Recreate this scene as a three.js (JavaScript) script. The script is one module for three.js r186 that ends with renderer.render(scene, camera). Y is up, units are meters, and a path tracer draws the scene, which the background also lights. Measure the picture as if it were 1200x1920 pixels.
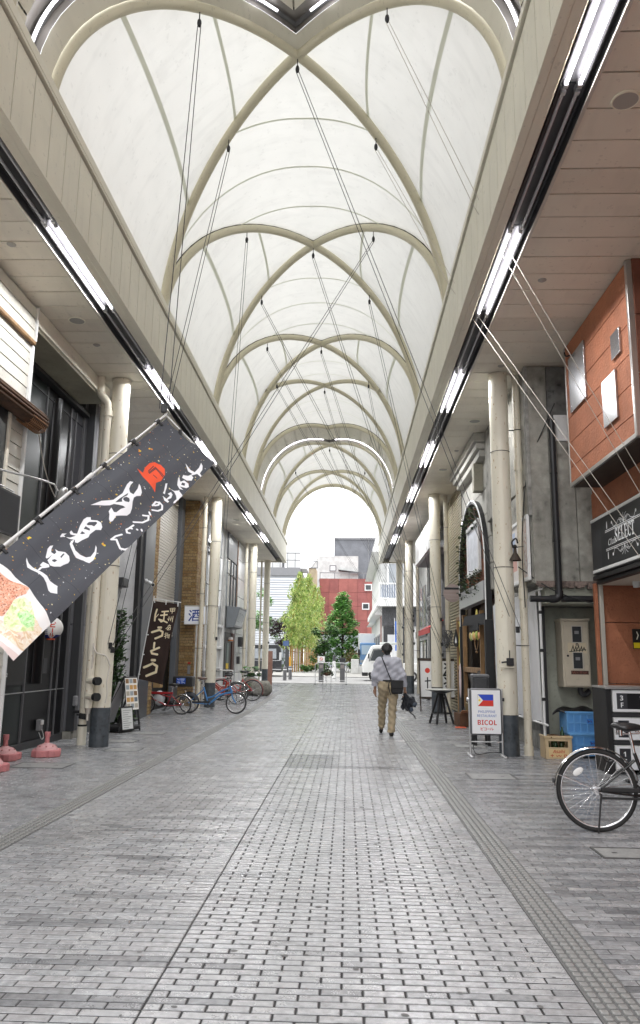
import * as THREE from 'three';
import { mergeGeometries, mergeVertices } from 'three/addons/utils/BufferGeometryUtils.js';
import { RoundedBoxGeometry } from 'three/addons/geometries/RoundedBoxGeometry.js';
import { RectAreaLightUniformsLib } from 'three/addons/lights/RectAreaLightUniformsLib.js';
import { MarchingCubes } from 'three/addons/objects/MarchingCubes.js';

// ---------- camera ----------
const scene = new THREE.Scene();
const camera = new THREE.PerspectiveCamera(67.38, 640 / 1024, 0.1, 600);
camera.position.set(0.77, 1.45, 0);
camera.rotation.order = 'YXZ';
camera.rotation.set(THREE.MathUtils.degToRad(10.82), THREE.MathUtils.degToRad(2.133), THREE.MathUtils.degToRad(0.75));

// ---------- overcast sky and soft sun ----------
{
  const w = 128, h = 64, d = new Float32Array(w * h * 4);
  for (let j = 0; j < h; j++) for (let i = 0; i < w; i++) {
    const el = (j + 0.5) / h * Math.PI - Math.PI / 2, s = Math.sin(el), a = i / w * Math.PI * 2;
    const cl = 0.06 * Math.sin(3 * a + 2.1 * Math.sin(5 * el)) * Math.cos(4 * el + Math.sin(2 * a)) * Math.cos(el);
    let v = s >= 0 ? 1.0 + 0.3 * s + cl : 0.45;
    const o = (j * w + i) * 4;
    d[o] = v * 0.98; d[o + 1] = v * 1.0; d[o + 2] = v * 1.03; d[o + 3] = 1;
  }
  const t = new THREE.DataTexture(d, w, h, THREE.RGBAFormat, THREE.FloatType);
  t.mapping = THREE.EquirectangularReflectionMapping; t.magFilter = THREE.LinearFilter; t.minFilter = THREE.LinearFilter;
  t.wrapS = THREE.RepeatWrapping; t.needsUpdate = true;
  scene.background = t; scene.environment = t;
}
const sun = new THREE.DirectionalLight(new THREE.Color(1, 0.97, 0.92), 1.3);
sun.position.set(-14, 40, -22); sun.target.position.set(0, 0, -25);
sun.castShadow = true; sun.shadow.radius = 30; sun.shadow.mapSize.set(2048, 2048);
Object.assign(sun.shadow.camera, { left: -60, right: 60, top: 70, bottom: -70, near: 1, far: 160 });
scene.add(sun, sun.target);
RectAreaLightUniformsLib.init();
const renderer = new THREE.WebGLRenderer({ antialias: true });
renderer.setSize(640, 1024);
renderer.toneMapping = THREE.LinearToneMapping;
renderer.toneMappingExposure = 2.4;
renderer.shadowMap.enabled = true; renderer.shadowMap.type = THREE.PCFSoftShadowMap;

// ---------- random and noise ----------
function rng(seed) { let s = seed >>> 0; return () => { s = (s + 0x6d2b79f5) | 0; let t = Math.imul(s ^ (s >>> 15), 1 | s); t = (t + Math.imul(t ^ (t >>> 7), 61 | t)) ^ t; return ((t ^ (t >>> 14)) >>> 0) / 4294967296; }; }
const R = rng(77);
const rr = (a, b) => a + (b - a) * R();
function vnoise(n, seed) { // tileable value noise on an n x n lattice
  const r = rng(seed), g = new Float32Array(n * n).map(() => r());
  return (x, y) => {
    x = ((x % n) + n) % n; y = ((y % n) + n) % n;
    const i = Math.floor(x), j = Math.floor(y), fx = x - i, fy = y - j, u = fx * fx * (3 - 2 * fx), v = fy * fy * (3 - 2 * fy);
    const i1 = (i + 1) % n, j1 = (j + 1) % n;
    return (g[j * n + i] * (1 - u) + g[j * n + i1] * u) * (1 - v) + (g[j1 * n + i] * (1 - u) + g[j1 * n + i1] * u) * v;
  };
}
function grainTex(size, seed, fn, srgb = true) { // fn(x, y in 0..1, fbm, r) -> value or [r,g,b] in 0..1
  const ns = [4, 8, 16, 32, 64, 128].map((n, k) => [n, vnoise(n, seed + k * 13)]), r = rng(seed + 999);
  const fbm = (x, y, o0 = 0, o1 = 6, sx = 1, sy = 1) => { let s = 0, a = 0, w = 1; for (let k = o0; k < o1; k++) { const [n, f] = ns[k]; s += w * f(x * n * sx, y * n * sy); a += w; w *= 0.6; } return s / a; };
  const d = new Uint8Array(size * size * 4);
  for (let j = 0; j < size; j++) for (let i = 0; i < size; i++) {
    const v = fn(i / size, j / size, fbm, r), o = (j * size + i) * 4, c = Array.isArray(v) ? v : [v, v, v];
    for (let k = 0; k < 3; k++) d[o + k] = Math.max(0, Math.min(255, c[k] * 255)); d[o + 3] = 255;
  }
  const t = new THREE.DataTexture(d, size, size); t.wrapS = t.wrapT = THREE.RepeatWrapping; t.magFilter = THREE.LinearFilter; t.minFilter = THREE.LinearMipmapLinearFilter; t.generateMipmaps = true;
  if (srgb) t.colorSpace = THREE.SRGBColorSpace; t.needsUpdate = true; return t;
}
const rep = (t, m) => { const c = t.clone(); c.repeat.set(1 / m, 1 / m); c.needsUpdate = true; return c; };
const T = {
  plaster: grainTex(512, 3, (x, y, f, r) => { const a = f(x, y, 0, 3), b = f(x, y, 3, 6); return 0.72 + 0.28 * Math.min(1, 0.35 + 0.75 * a) - 0.10 * (b > 0.62 ? (b - 0.62) * 4 : 0) + (r() - 0.5) * 0.03; }),
  concrete: grainTex(512, 11, (x, y, f, r) => { const a = f(x, y, 0, 4), b = f(x, y, 2, 6), st = f(x, y, 2, 5, 1, 0.125); let v = 0.72 + 0.26 * (a - 0.5) + 0.16 * (st - 0.5) + 0.2 * (b - 0.5) + (r() - 0.5) * 0.05; if (b < 0.3) v -= (0.3 - b) * 0.8; if (r() > 0.997) v -= 0.2; return v; }),
  paint: grainTex(512, 23, (x, y, f, r) => { const a = f(x, y, 0, 3), st = f(x, y, 2, 5, 1, 0.125); const b = f(x, y, 3, 6); return 0.97 - 0.10 * Math.max(0, st - 0.55) - 0.05 * a - (b > 0.76 ? 0.06 : 0) + (r() - 0.5) * 0.012; }),
  scuff: grainTex(512, 29, (x, y, f, r) => { const a = f(x, y, 0, 3), b = f(x, y, 3, 6, 1, 0.5), c = f(x, y, 2, 6, 1, 0.25); let v = 0.97 - 0.06 * a; if (b > 0.785) return [v * 0.80, v * 0.70, v * 0.58]; if (c > 0.74) v -= 0.05; return v + (r() - 0.5) * 0.012; }),
  wood: grainTex(512, 31, (x, y, f, r) => { const a = f(x, y, 1, 6, 1, 0.125); const b = f(x, y, 0, 2); return 0.66 + 0.5 * (a - 0.5) + 0.2 * (b - 0.5) + (r() - 0.5) * 0.04; }),
  ptfe: grainTex(512, 43, (x, y, f, r) => { const a = f(x, y, 0, 3), b = f(x, y, 2, 6); const st = f(x, y, 2, 5, 0.25, 1), sp = f(x, y, 3, 6); return 0.985 - 0.035 * a - 0.03 * Math.max(0, b - 0.5) - 0.08 * Math.max(0, st - 0.55) - (sp > 0.77 ? 0.025 : 0) + (r() - 0.5) * 0.008; }),
  stone: grainTex(1024, 57, (x, y, f, r) => { const a = f(x, y, 0, 3), b = f(x, y, 2, 6), c = f(x, y, 4, 6); let v = 0.86 + 0.06 * (a - 0.5) + 0.14 * (b - 0.5) + 0.14 * (c - 0.5) + (r() - 0.5) * 0.10; return v; }),
  stoneR: grainTex(512, 63, (x, y, f, r) => { const a = f(x, y, 0, 3), b = f(x, y, 2, 6); return 0.50 + 0.30 * (a - 0.5) + 0.35 * (b - 0.5) + (r() - 0.5) * 0.08; }, false),
  fine: grainTex(256, 71, (x, y, f, r) => 0.5 + 0.6 * (f(x, y, 3, 6) - 0.5) + (r() - 0.5) * 0.25, false),
  stucco: grainTex(512, 83, (x, y, f) => { const b = f(x, y, 3, 6, 1, 0.6); return b > 0.5 ? 0.4 + (b - 0.5) * 2 : 0.4 - (0.5 - b); }, false),
  brick: grainTex(256, 97, (x, y, f, r) => 0.78 + 0.4 * (f(x, y, 1, 6) - 0.5) + (r() - 0.5) * 0.12),
};
// ---------- materials ----------
const lin = (r, g, b) => new THREE.Color().setRGB(r, g, b);
function mat(c, rough = 0.6, o = {}) {
  const { tex, size = 1, bump, bumpSize, bumpScale = 0.002, phys, ...rest } = o;
  const m = phys ? new THREE.MeshPhysicalMaterial({ roughness: rough, ...phys, ...rest }) : new THREE.MeshStandardMaterial({ roughness: rough, ...rest });
  m.color.copy(Array.isArray(c) ? lin(...c) : new THREE.Color(c));
  if (tex) m.map = rep(tex, size);
  if (bump) { m.bumpMap = rep(bump, bumpSize ?? size); m.bumpScale = bumpScale; }
  return m;
}
const M = {
  cream: mat([0.82, 0.77, 0.64], 0.42, { tex: T.scuff, size: 1.1 }),
  creamPipe: mat([0.76, 0.70, 0.57], 0.4, { tex: T.scuff, size: 0.8 }),
  archPipe: mat([0.70, 0.65, 0.48], 0.4, { tex: T.paint, size: 1.1 }),
  fascia: mat([0.82, 0.785, 0.65], 0.45, { tex: T.paint, size: 1.7 }),
  soffit: mat([0.80, 0.745, 0.63], 0.5, { tex: T.paint, size: 1.9 }),
  soffitB: mat([0.75, 0.69, 0.58], 0.5, { tex: T.paint, size: 1.5 }),
  trimMetal: mat([0.55, 0.52, 0.46], 0.35, { metalness: 0.3 }),
  alu: mat([0.62, 0.62, 0.62], 0.35, { metalness: 0.85 }),
  chrome: mat([0.75, 0.75, 0.76], 0.16, { metalness: 1 }),
  galv: mat([0.30, 0.30, 0.30], 0.5, { metalness: 0.5 }),
  darkMetal: mat([0.03, 0.03, 0.032], 0.45, { metalness: 0.4 }),
  black: mat([0.012, 0.012, 0.013], 0.5),
  blackGloss: mat([0.006, 0.006, 0.007], 0.3, { phys: { specularIntensity: 0.4 } }),
  rubber: mat([0.018, 0.018, 0.018], 0.75),
  blueGrey: mat([0.115, 0.135, 0.155], 0.5, { tex: T.concrete, size: 0.9 }),
  grey: mat([0.25, 0.25, 0.26], 0.5, { tex: T.paint, size: 1 }),
  midGrey: mat([0.13, 0.13, 0.137], 0.45, { tex: T.paint, size: 1 }),
  charcoal: mat([0.045, 0.046, 0.05], 0.5, { tex: T.paint, size: 1 }),
  white: mat([0.78, 0.78, 0.77], 0.5, { tex: T.paint, size: 1.2 }),
  whitePlain: mat([0.8, 0.8, 0.79], 0.5),
  plasterWhite: mat([0.66, 0.66, 0.64], 0.8, { tex: T.plaster, size: 1.8 }),
  plasterGreen: mat([0.46, 0.47, 0.39], 0.85, { tex: T.plaster, size: 1.5, bump: T.fine, bumpSize: 0.25, bumpScale: 0.003 }),
  concrete: mat([0.56, 0.54, 0.475], 0.9, { tex: T.concrete, size: 2.1, bump: T.fine, bumpSize: 0.3, bumpScale: 0.004 }),
  concreteLight: mat([0.55, 0.54, 0.50], 0.9, { tex: T.concrete, size: 1.6, bump: T.fine, bumpSize: 0.3, bumpScale: 0.004 }),
  membrane: mat([0.90, 0.893, 0.858], 0.95, { tex: T.ptfe, size: 2.3, side: THREE.DoubleSide, phys: { transmission: 0.245, thickness: 0 } }),
  seam: mat([0.74, 0.755, 0.66], 0.95, { side: THREE.DoubleSide, phys: { transmission: 0.30, thickness: 0 } }),
  wood: mat([0.58, 0.33, 0.14], 0.6, { tex: T.wood, size: 0.6, bump: T.wood, bumpSize: 0.6, bumpScale: 0.002 }),
  woodDark: mat([0.10, 0.065, 0.045], 0.65, { tex: T.wood, size: 0.7, bump: T.wood, bumpSize: 0.7, bumpScale: 0.002 }),
  woodGrey: mat([0.16, 0.14, 0.12], 0.75, { tex: T.wood, size: 0.7 }),
  orangeWall: mat([0.46, 0.17, 0.085], 0.75, { tex: T.plaster, size: 1.1, bump: T.stucco, bumpSize: 0.5, bumpScale: 0.006 }),
  glass: mat([0.9, 0.93, 0.93], 0.03, { phys: { transmission: 1, thickness: 0, ior: 1.5 } }),
  glassDark: mat([0.05, 0.055, 0.06], 0.06),
  glassGrey: mat([0.30, 0.32, 0.34], 0.08),
  clothWhite: mat([0.76, 0.76, 0.78], 0.95, { side: THREE.DoubleSide, phys: { transmission: 0.25, thickness: 0 } }),
  rope: mat([0.62, 0.58, 0.52], 0.9),
  ropeDark: mat([0.10, 0.10, 0.10], 0.8),
  cable: mat([0.02, 0.02, 0.02], 0.6),
};
// ---------- geometry helpers ----------
const V = (x, y, z) => new THREE.Vector3(x, y, z);
function muv(g) { // uv in metres by the main direction of each face
  const n = g.index ? g.toNonIndexed() : g, p = n.attributes.position, q = n.attributes.normal, uv = new Float32Array(p.count * 2);
  for (let i = 0; i < p.count; i += 3) {
    let ax = 0, ay = 0, az = 0; for (let k = 0; k < 3; k++) { ax += Math.abs(q.getX(i + k)); ay += Math.abs(q.getY(i + k)); az += Math.abs(q.getZ(i + k)); }
    for (let k = 0; k < 3; k++) {
      const x = p.getX(i + k), y = p.getY(i + k), z = p.getZ(i + k), o = (i + k) * 2;
      if (ay > ax && ay > az) { uv[o] = x; uv[o + 1] = z; } else if (ax > az) { uv[o] = z; uv[o + 1] = y; } else { uv[o] = x; uv[o + 1] = y; }
    }
  }
  n.setAttribute('uv', new THREE.BufferAttribute(uv, 2)); return n;
}
function strip(g) { for (const k of Object.keys(g.attributes)) if (!['position', 'normal', 'uv', 'color'].includes(k)) g.deleteAttribute(k); g.clearGroups(); return g; }
function join(gs) { gs = (Array.isArray(gs) ? gs : [gs]).map((g) => strip(g.index ? g.toNonIndexed() : g)); return gs.length === 1 ? gs[0] : mergeGeometries(gs); }
const bx = (x0, x1, y0, y1, z0, z1) => muv(new THREE.BoxGeometry(Math.abs(x1 - x0), Math.abs(y1 - y0), Math.abs(z1 - z0)).translate((x0 + x1) / 2, (y0 + y1) / 2, (z0 + z1) / 2));
const rb = (x0, x1, y0, y1, z0, z1, r = 0.01, s = 2) => muv(new RoundedBoxGeometry(Math.abs(x1 - x0), Math.abs(y1 - y0), Math.abs(z1 - z0), s, r).translate((x0 + x1) / 2, (y0 + y1) / 2, (z0 + z1) / 2));
function cyl(a, b, r0, r1 = r0, seg = 10, open = false) { // tapered bar from a to b
  const A = V(...a), B = V(...b), d = B.clone().sub(A), L = d.length();
  const g = new THREE.CylinderGeometry(r1, r0, L, seg, 1, open); const uv = g.attributes.uv;
  for (let i = 0; i < uv.count; i++) uv.setXY(i, uv.getX(i) * 6.28 * r0, uv.getY(i) * L);
  return g.translate(0, L / 2, 0).applyQuaternion(new THREE.Quaternion().setFromUnitVectors(V(0, 1, 0), d.normalize())).translate(...a).toNonIndexed();
}
function tube(pts, r, seg = 6, n, closed = false) {
  const c = new THREE.CatmullRomCurve3(pts.map((p) => V(...p)), closed, 'centripetal'), m = n ?? Math.max(8, pts.length * 4);
  const g = new THREE.TubeGeometry(c, m, r, seg, closed), L = c.getLength(), uv = g.attributes.uv;
  for (let i = 0; i < uv.count; i++) uv.setXY(i, uv.getY(i) * 6.28 * r, uv.getX(i) * L);
  return g.toNonIndexed();
}
const torus = (R0, r, a = 8, b = 40) => new THREE.TorusGeometry(R0, r, a, b).toNonIndexed();
const lathe = (pr, seg = 20) => new THREE.LatheGeometry(pr.map(([x, y]) => new THREE.Vector2(x, y)), seg).toNonIndexed();
const sph = (x, y, z, r, w = 12, h = 8) => new THREE.SphereGeometry(r, w, h).translate(x, y, z).toNonIndexed();
function ext(pts, d, bev = 0) { // outline in x, y pushed by d along z
  const g = new THREE.ExtrudeGeometry(new THREE.Shape(pts.map((p) => new THREE.Vector2(...p))), { depth: d, bevelEnabled: bev > 0, bevelSize: bev, bevelThickness: bev, bevelSegments: 1, curveSegments: 8 });
  return muv(g);
}
const mv = (g, x = 0, y = 0, z = 0) => g.translate(x, y, z);
const ry = (g, a) => g.rotateY(a), rx = (g, a) => g.rotateX(a), rz = (g, a) => g.rotateZ(a);
// ---------- objects ----------
const taken = {};
const numbered = (n) => { const k = (taken[n] = (taken[n] ?? -1) + 1); return k ? `${n}_${String(k).padStart(3, '0')}` : n; };
function tag(o, label, category, group) { o.userData.label = label; o.userData.category = category; if (group) o.userData.group = group; return o; }
function thing(name, label, category, p = [0, 0, 0], turn = 0, group) { const o = new THREE.Group(); o.name = numbered(name); o.position.set(...p); o.rotation.y = turn; scene.add(o); return tag(o, label, category, group); }
// a building: geometry is given in world coordinates, the group stands at its base
function house(name, label, category, p) { const o = thing(name, label, category, p); o.userData.off = 1; const w = V(...p); o.worldBase = w; return o; }
function baseOf(parent) { let o = parent; while (o && o !== scene) { if (o.worldBase) return o.worldBase; o = o.parent; } return null; }
function part(name, gs, m, parent) {
  let g = join(gs); const b = baseOf(parent); if (b) { g = g.clone(); g.translate(-b.x, -b.y, -b.z); }
  const o = new THREE.Mesh(g, m); o.name = name; o.castShadow = o.receiveShadow = true; parent.add(o); return o;
}
function solo(name, gs, m, label, category, group) { const o = new THREE.Mesh(join(gs), m); o.name = numbered(name); o.castShadow = o.receiveShadow = true; scene.add(o); return tag(o, label, category, group); }
function struct(name, gs, m) { const o = new THREE.Mesh(join(gs), m); o.name = numbered(name); o.castShadow = o.receiveShadow = true; o.userData.kind = 'structure'; scene.add(o); return o; }
function dup(o, p, turn, label, group) { const c = o.clone(); c.name = numbered(o.name.replace(/_\d{3}$/, '')); c.userData = { ...o.userData }; c.position.set(...p); if (turn !== undefined) c.rotation.y = turn; if (label) c.userData.label = label; if (group) c.userData.group = group; scene.add(c); return c; }
function share(name, mesh, parent, p) { const o = new THREE.Mesh(mesh.geometry ?? mesh, p); o.name = name; o.castShadow = o.receiveShadow = true; parent.add(o); return o; }
// flat print: canvas drawn by fn(ctx, W, H), on a plane w x h metres facing +z
function print(w, h, px, fn, rough = 0.6, o = {}) {
  const c = document.createElement('canvas'); c.width = Math.round(w * px); c.height = Math.round(h * px);
  const x = c.getContext('2d'); fn(x, c.width, c.height);
  const t = new THREE.CanvasTexture(c); t.colorSpace = THREE.SRGBColorSpace; t.anisotropy = 8;
  const m = new THREE.MeshStandardMaterial({ map: t, roughness: rough, ...o }); return [new THREE.PlaneGeometry(w, h), m];
}
function strokes(x, list, sx, sy, ox = 0, oy = 0, k = 1) { x.lineCap = x.lineJoin = 'round'; for (const [w, p] of list) { x.lineWidth = w * k; x.beginPath(); p.forEach(([a, b], i) => (i ? x.lineTo(ox + a * sx, oy + b * sy) : x.moveTo(ox + a * sx, oy + b * sy))); x.stroke(); } }
function poly(x, p, sx, sy) { x.beginPath(); p.forEach(([a, b], i) => (i ? x.lineTo(a * sx, b * sy) : x.moveTo(a * sx, b * sy))); x.closePath(); x.fill(); }
// street level: level in the arcade, rising a little towards the crossing road
const gy = (z) => (z > -22 ? 0 : z < -54 ? 0.43 : (-22 - z) * 0.01345);
// ================= ground, paving =================
{
  const road = mat([0.30, 0.295, 0.29], 0.9, { tex: T.stone, size: 2.5, bump: T.fine, bumpSize: 0.3, bumpScale: 0.004 });
  // ground sheet following the street level
  const zs = [60, -22, -38.9, -46.5, -54, -300], v = [], uv = [], ix = [];
  zs.forEach((z, i) => { for (const x of [-200, 200]) { v.push(x, gy(z) - (z > -39 ? 0.03 : 0), z); uv.push(x, z); } if (i) { const a = i * 2; ix.push(a - 2, a - 1, a, a - 1, a + 1, a); } });
  const g = new THREE.BufferGeometry(); g.setAttribute('position', new THREE.Float32BufferAttribute(v, 3)); g.setAttribute('uv', new THREE.Float32BufferAttribute(uv, 2)); g.setIndex(ix); g.computeVertexNormals();
  struct('road', g, road);
  const slab = (x0, x1, z0, z1, dy, n = 8) => { const p = new THREE.PlaneGeometry(x1 - x0, z0 - z1, 1, n).rotateX(-Math.PI / 2).translate((x0 + x1) / 2, 0, (z0 + z1) / 2), a = p.attributes.position, u = p.attributes.uv; for (let i = 0; i < a.count; i++) { a.setY(i, gy(a.getZ(i)) + dy); u.setXY(i, a.getX(i), a.getZ(i)); } p.computeVertexNormals(); return p.toNonIndexed(); };
  const mortar = mat([0.035, 0.035, 0.036], 0.85, { tex: T.stone, size: 0.7 });
  const pavement = struct('pavement', slab(-5.2, 5.4, 12, -38.9, -0.0032, 24), mortar);
  const paverMat = new THREE.MeshStandardMaterial({ roughness: 0.52, vertexColors: true, map: rep(T.stone, 1.7), roughnessMap: rep(T.stoneR, 2.3), bumpMap: rep(T.fine, 0.21), bumpScale: 0.0012 }); paverMat.name = 'paver';
  const damp = vnoise(32, 4), tone = rng(5);
  const W = 0.189, D = 0.0648, J = 0.0045;
  // one paver as a chamfered slab: top and four bevelled sides
  function paver(out, x0, x1, z0, z1, y, c, b = 0.004) {
    const h = 0.010, P = [[x0, y - b * 0.7, z0], [x1, y - b * 0.7, z0], [x1, y - b * 0.7, z1], [x0, y - b * 0.7, z1], [x0 + b, y, z0 - b], [x1 - b, y, z0 - b], [x1 - b, y, z1 + b], [x0 + b, y, z1 + b], [x0, y - h, z0], [x1, y - h, z0], [x1, y - h, z1], [x0, y - h, z1]];
    const q = (a, b2, c2, d, n) => { for (const k of [a, b2, c2, a, c2, d]) { out.p.push(...P[k]); out.n.push(...n); out.u.push(P[k][0], P[k][2]); out.c.push(...c); } };
    const s = 0.6;
    q(4, 5, 6, 7, [0, 1, 0]); q(0, 1, 5, 4, [0, s, 0.8]); q(1, 2, 6, 5, [0.8, s, 0]); q(2, 3, 7, 6, [0, s, -0.8]); q(3, 0, 4, 7, [-0.8, s, 0]);
  }
  const geo = (o) => { const g = new THREE.BufferGeometry(); g.setAttribute('position', new THREE.Float32BufferAttribute(o.p, 3)); g.setAttribute('normal', new THREE.Float32BufferAttribute(o.n, 3)); g.setAttribute('uv', new THREE.Float32BufferAttribute(o.u, 2)); g.setAttribute('color', new THREE.Float32BufferAttribute(o.c, 3)); return g; };
  const blank = () => ({ p: [], n: [], u: [], c: [] });
  const zones = [[-5.0, -2.045], [-1.825, -0.085], [-0.0775, 1.825], [2.045, 5.2]];
  const far = blank(); let near = 0;
  // laid stretches of darker pavers: [row, x0, x1]
  const dark = []; const rd = rng(41);
  for (let r = 12; r < 620; r += 6 + Math.floor(rd() * 3)) { const xa = -1.15 + rd() * 0.45, L = 0.7 + rd() * 0.9, f = 0.60 + rd() * 0.14; for (let q = 0; q < 2; q++) dark.push([r + q, xa + (rd() - 0.5) * 0.5, xa + L + (rd() - 0.5) * 0.5, f]); if (rd() < 0.5) dark.push([r + 3, rd() * 1.2, 0.5 + rd() * 1.3, 0.74]); }
  for (let r = 0; r < 620; r += 4 + Math.floor(rd() * 2)) { for (let q = 0; q < 2 + (rd() < 0.3 ? 1 : 0); q++) { dark.push([r + q, 2.05 + rd() * 0.3, 3.2 + rd() * 2, 0.62 + rd() * 0.16]); if (rd() < 0.6) dark.push([r + q, -5, -2.4 - rd() * 1.6, 0.72 + rd() * 0.16]); } }
  const byRow = new Map(); for (const d of dark) { if (!byRow.has(d[0])) byRow.set(d[0], []); byRow.get(d[0]).push(d); }
  for (let row = 0; row < 624; row++) {
    const z0 = 1.6 - row * D, z1 = z0 - D + 0.0085;
    for (const [a, b] of zones) { const J = a > -1 && a < 1 ? 0.0042 : 0.0024;
      let x = a - (row % 2 ? W / 2 : 0) - (a < -3 ? 0.05 : 0.02);
      for (; x < b; x += W) {
        let xa = Math.max(a, x + J), xb = Math.min(b, x + W - J); if (xb - xa < 0.06) { if (x < a) continue; if (xb >= b) continue; } if (b - (x + W) < 0.06) xb = b; if (xa === a && x + J < a && x + W - a < 0.06) continue; if (x - a > 0 && x - a < 0.06) xa = a;
        const xm = (xa + xb) / 2, zm = (z0 + z1) / 2;
        let t = 0.46 + 0.08 * (tone() - 0.5) + 0.07 * (damp(xm * 1.3, zm * 1.3) - 0.5);
        for (const d of byRow.get(row) ?? []) if (xm > d[1] && xm < d[2]) t *= d[3];
        if (tone() < 0.05) t *= 0.78;
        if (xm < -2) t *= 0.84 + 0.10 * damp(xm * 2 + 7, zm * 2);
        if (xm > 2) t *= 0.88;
        if (zm < -10.85 && zm > -12.3 && xm > -0.07 && xm < 0.62) t *= 0.36; // repaired patch
        if (zm < -10.85 && zm > -11.1 && xm < 1.6 && xm > 0.6) t *= 0.45;
        const w = (tone() - 0.5) * 0.012, c = [t + w - 0.004, t, t - w * 0.5 + 0.012], y = gy(zm) + (tone() - 0.5) * 0.0018, o = { p: [], n: [], u: [], c: [] };
        const vis = zm < -3.3 && Math.abs(xm - 0.72 + zm * 0.015) < 0.12 + -zm * 0.41;
        if (vis && near < 300) { near++; paver(o, xa, xb, z0, z1, y, c); part('paver', geo(o), paverMat, pavement); } else paver(far, xa, xb, z0, z1, y, c);
      }
    }
  }
  { const q = rng(17), g = []; for (let k = 0; k < 150; k++) { const z = -3.2 - q() * q() * 22, x = -4 + q() * 8, r0 = 0.007 + q() * 0.014; g.push(new THREE.CircleGeometry(r0, 8).scale(1, 0.7 + q() * 0.5, 1).rotateX(-Math.PI / 2).rotateY(q() * 3).translate(x, gy(z) + 0.0016, z).toNonIndexed()); } part('gum_spots', g, mat([0.11, 0.11, 0.11], 0.7), pavement).userData.kind = 'stuff'; }
  part('paver_field', geo(far), paverMat, pavement).userData.kind = 'stuff';
  // tactile guide strips
  const tile = mat([0.15, 0.15, 0.15], 0.5, { tex: T.stone, size: 0.8 }), stud = mat([0.33, 0.33, 0.32], 0.32, { tex: T.stone, size: 0.9 });
  const sg = new RoundedBoxGeometry(0.037, 0.016, 0.040, 2, 0.007), bars = [];
  for (const sx of [-1, 1]) {
    const strip = struct('tactile_strip', slab(sx * 1.935 - 0.108, sx * 1.935 + 0.108, 3, -38.9, -0.0008, 24), tile);
    const rest = []; let n = 0;
    for (let r = 0; r < 220; r++) for (let c = 0; c < 4; c++) {
      const z = -2.2 - r * 0.0565, x = sx * 1.935 + (c - 1.5) * 0.050;
      const seen = sx > 0 ? z < -3.4 : z < -6.2;
      if (z < -14.4) continue;
      if (seen && n < 300) { n++; const m = new THREE.Mesh(sg, stud); m.name = 'tactile_stud'; m.position.set(x, 0, z); m.rotation.y = (R() - 0.5) * 0.08; m.castShadow = m.receiveShadow = true; strip.add(m); } else rest.push(sg.clone().translate(x, 0, z));
    }
    part('tactile_studs', rest, stud, strip).userData.kind = 'stuff';
    for (let c = 0; c < 4; c++) for (let k = 0; k < 6; k++) { const a = -14.5 - k * 4.06, b = a - 4.03, x = sx * 1.935 + (c - 1.5) * 0.050; const p = new RoundedBoxGeometry(0.028, 0.012, 4.03, 1, 0.004).rotateX(Math.atan2(gy(b) - gy(a), 4.03)).translate(x, (gy(a) + gy(b)) / 2, (a + b) / 2); part('tactile_bar', p, stud, strip); }
  }
  // manhole and inspection covers let into the paving
  const iron = mat([0.12, 0.12, 0.12], 0.5, { tex: T.stone, size: 0.5, metalness: 0.3 });
  const covers = [[2.98, -6.42, 0.5, 0.3, 'square steel inspection cover beside the black bicycle'], [2.62, -10.35, 0.55, 0.5, 'paved inspection cover in front of the beer crate'], [2.9, -13.9, 0.5, 0.45, 'small inspection cover behind the restaurant stand sign'], [-3.2, -13.75, 0.6, 0.4, 'rectangular cover beside the column with capped pipe stubs'], [-2.75, -12.5, 0.5, 0.4, 'narrow cover next to the tactile strip by the black shopfront'], [-3.05, -15.2, 0.62, 0.4, 'rectangular cover in front of the menu easel'], [-3.3, -10.6, 0.7, 0.45, 'rectangular cover before the pink flag bases']];
  for (const [x, z, w, d, l] of covers) {
    const t = thing('inspection_cover', l, 'manhole cover', [x, 0, z], 0, 'covers let into the paving');
    part('cover_plate', rb(-w / 2, w / 2, -0.01, 0.003, -d / 2, d / 2, 0.003, 1), mat([0.36, 0.36, 0.355], 0.5, { tex: T.stone, size: 0.8 }), t);
    part('cover_frame', [bx(-w / 2 - 0.02, w / 2 + 0.02, -0.01, 0.005, d / 2, d / 2 + 0.02), bx(-w / 2 - 0.02, w / 2 + 0.02, -0.01, 0.005, -d / 2 - 0.02, -d / 2), bx(-w / 2 - 0.02, -w / 2, -0.01, 0.0049, -d / 2, d / 2), bx(w / 2, w / 2 + 0.02, -0.01, 0.0049, -d / 2, d / 2)], iron, t);
    part('lift_slot', [bx(-w * 0.3, -w * 0.22, 0, 0.0045, -0.012, 0.012), bx(w * 0.22, w * 0.3, 0, 0.0045, -0.012, 0.012)], M.black, t);
  }
  // road beyond the arcade: kerb line, markings
  const kerb = struct('kerb', [bx(-12, 12, gy(-39) - 0.1, gy(-39) + 0.012, -39.1, -38.9)], M.concreteLight);
  const mark = mat([0.72, 0.72, 0.70], 0.8, { tex: T.plaster, size: 0.8 });
  const rs = (x0, x1, z0, z1) => { const p = slab(x0, x1, z0, z1, 0.006, 6); return p; };
  struct('road_marking', [rs(-30, 30, -40.3, -40.5), rs(-30, 30, -47.0, -47.2)], mark);
  const light = mat([0.40, 0.39, 0.37], 0.85, { tex: T.stone, size: 1.9 });
  struct('far_pavement', [slab(-30, 40, -48.0, -60, 0.03, 8)], light);
}
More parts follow.
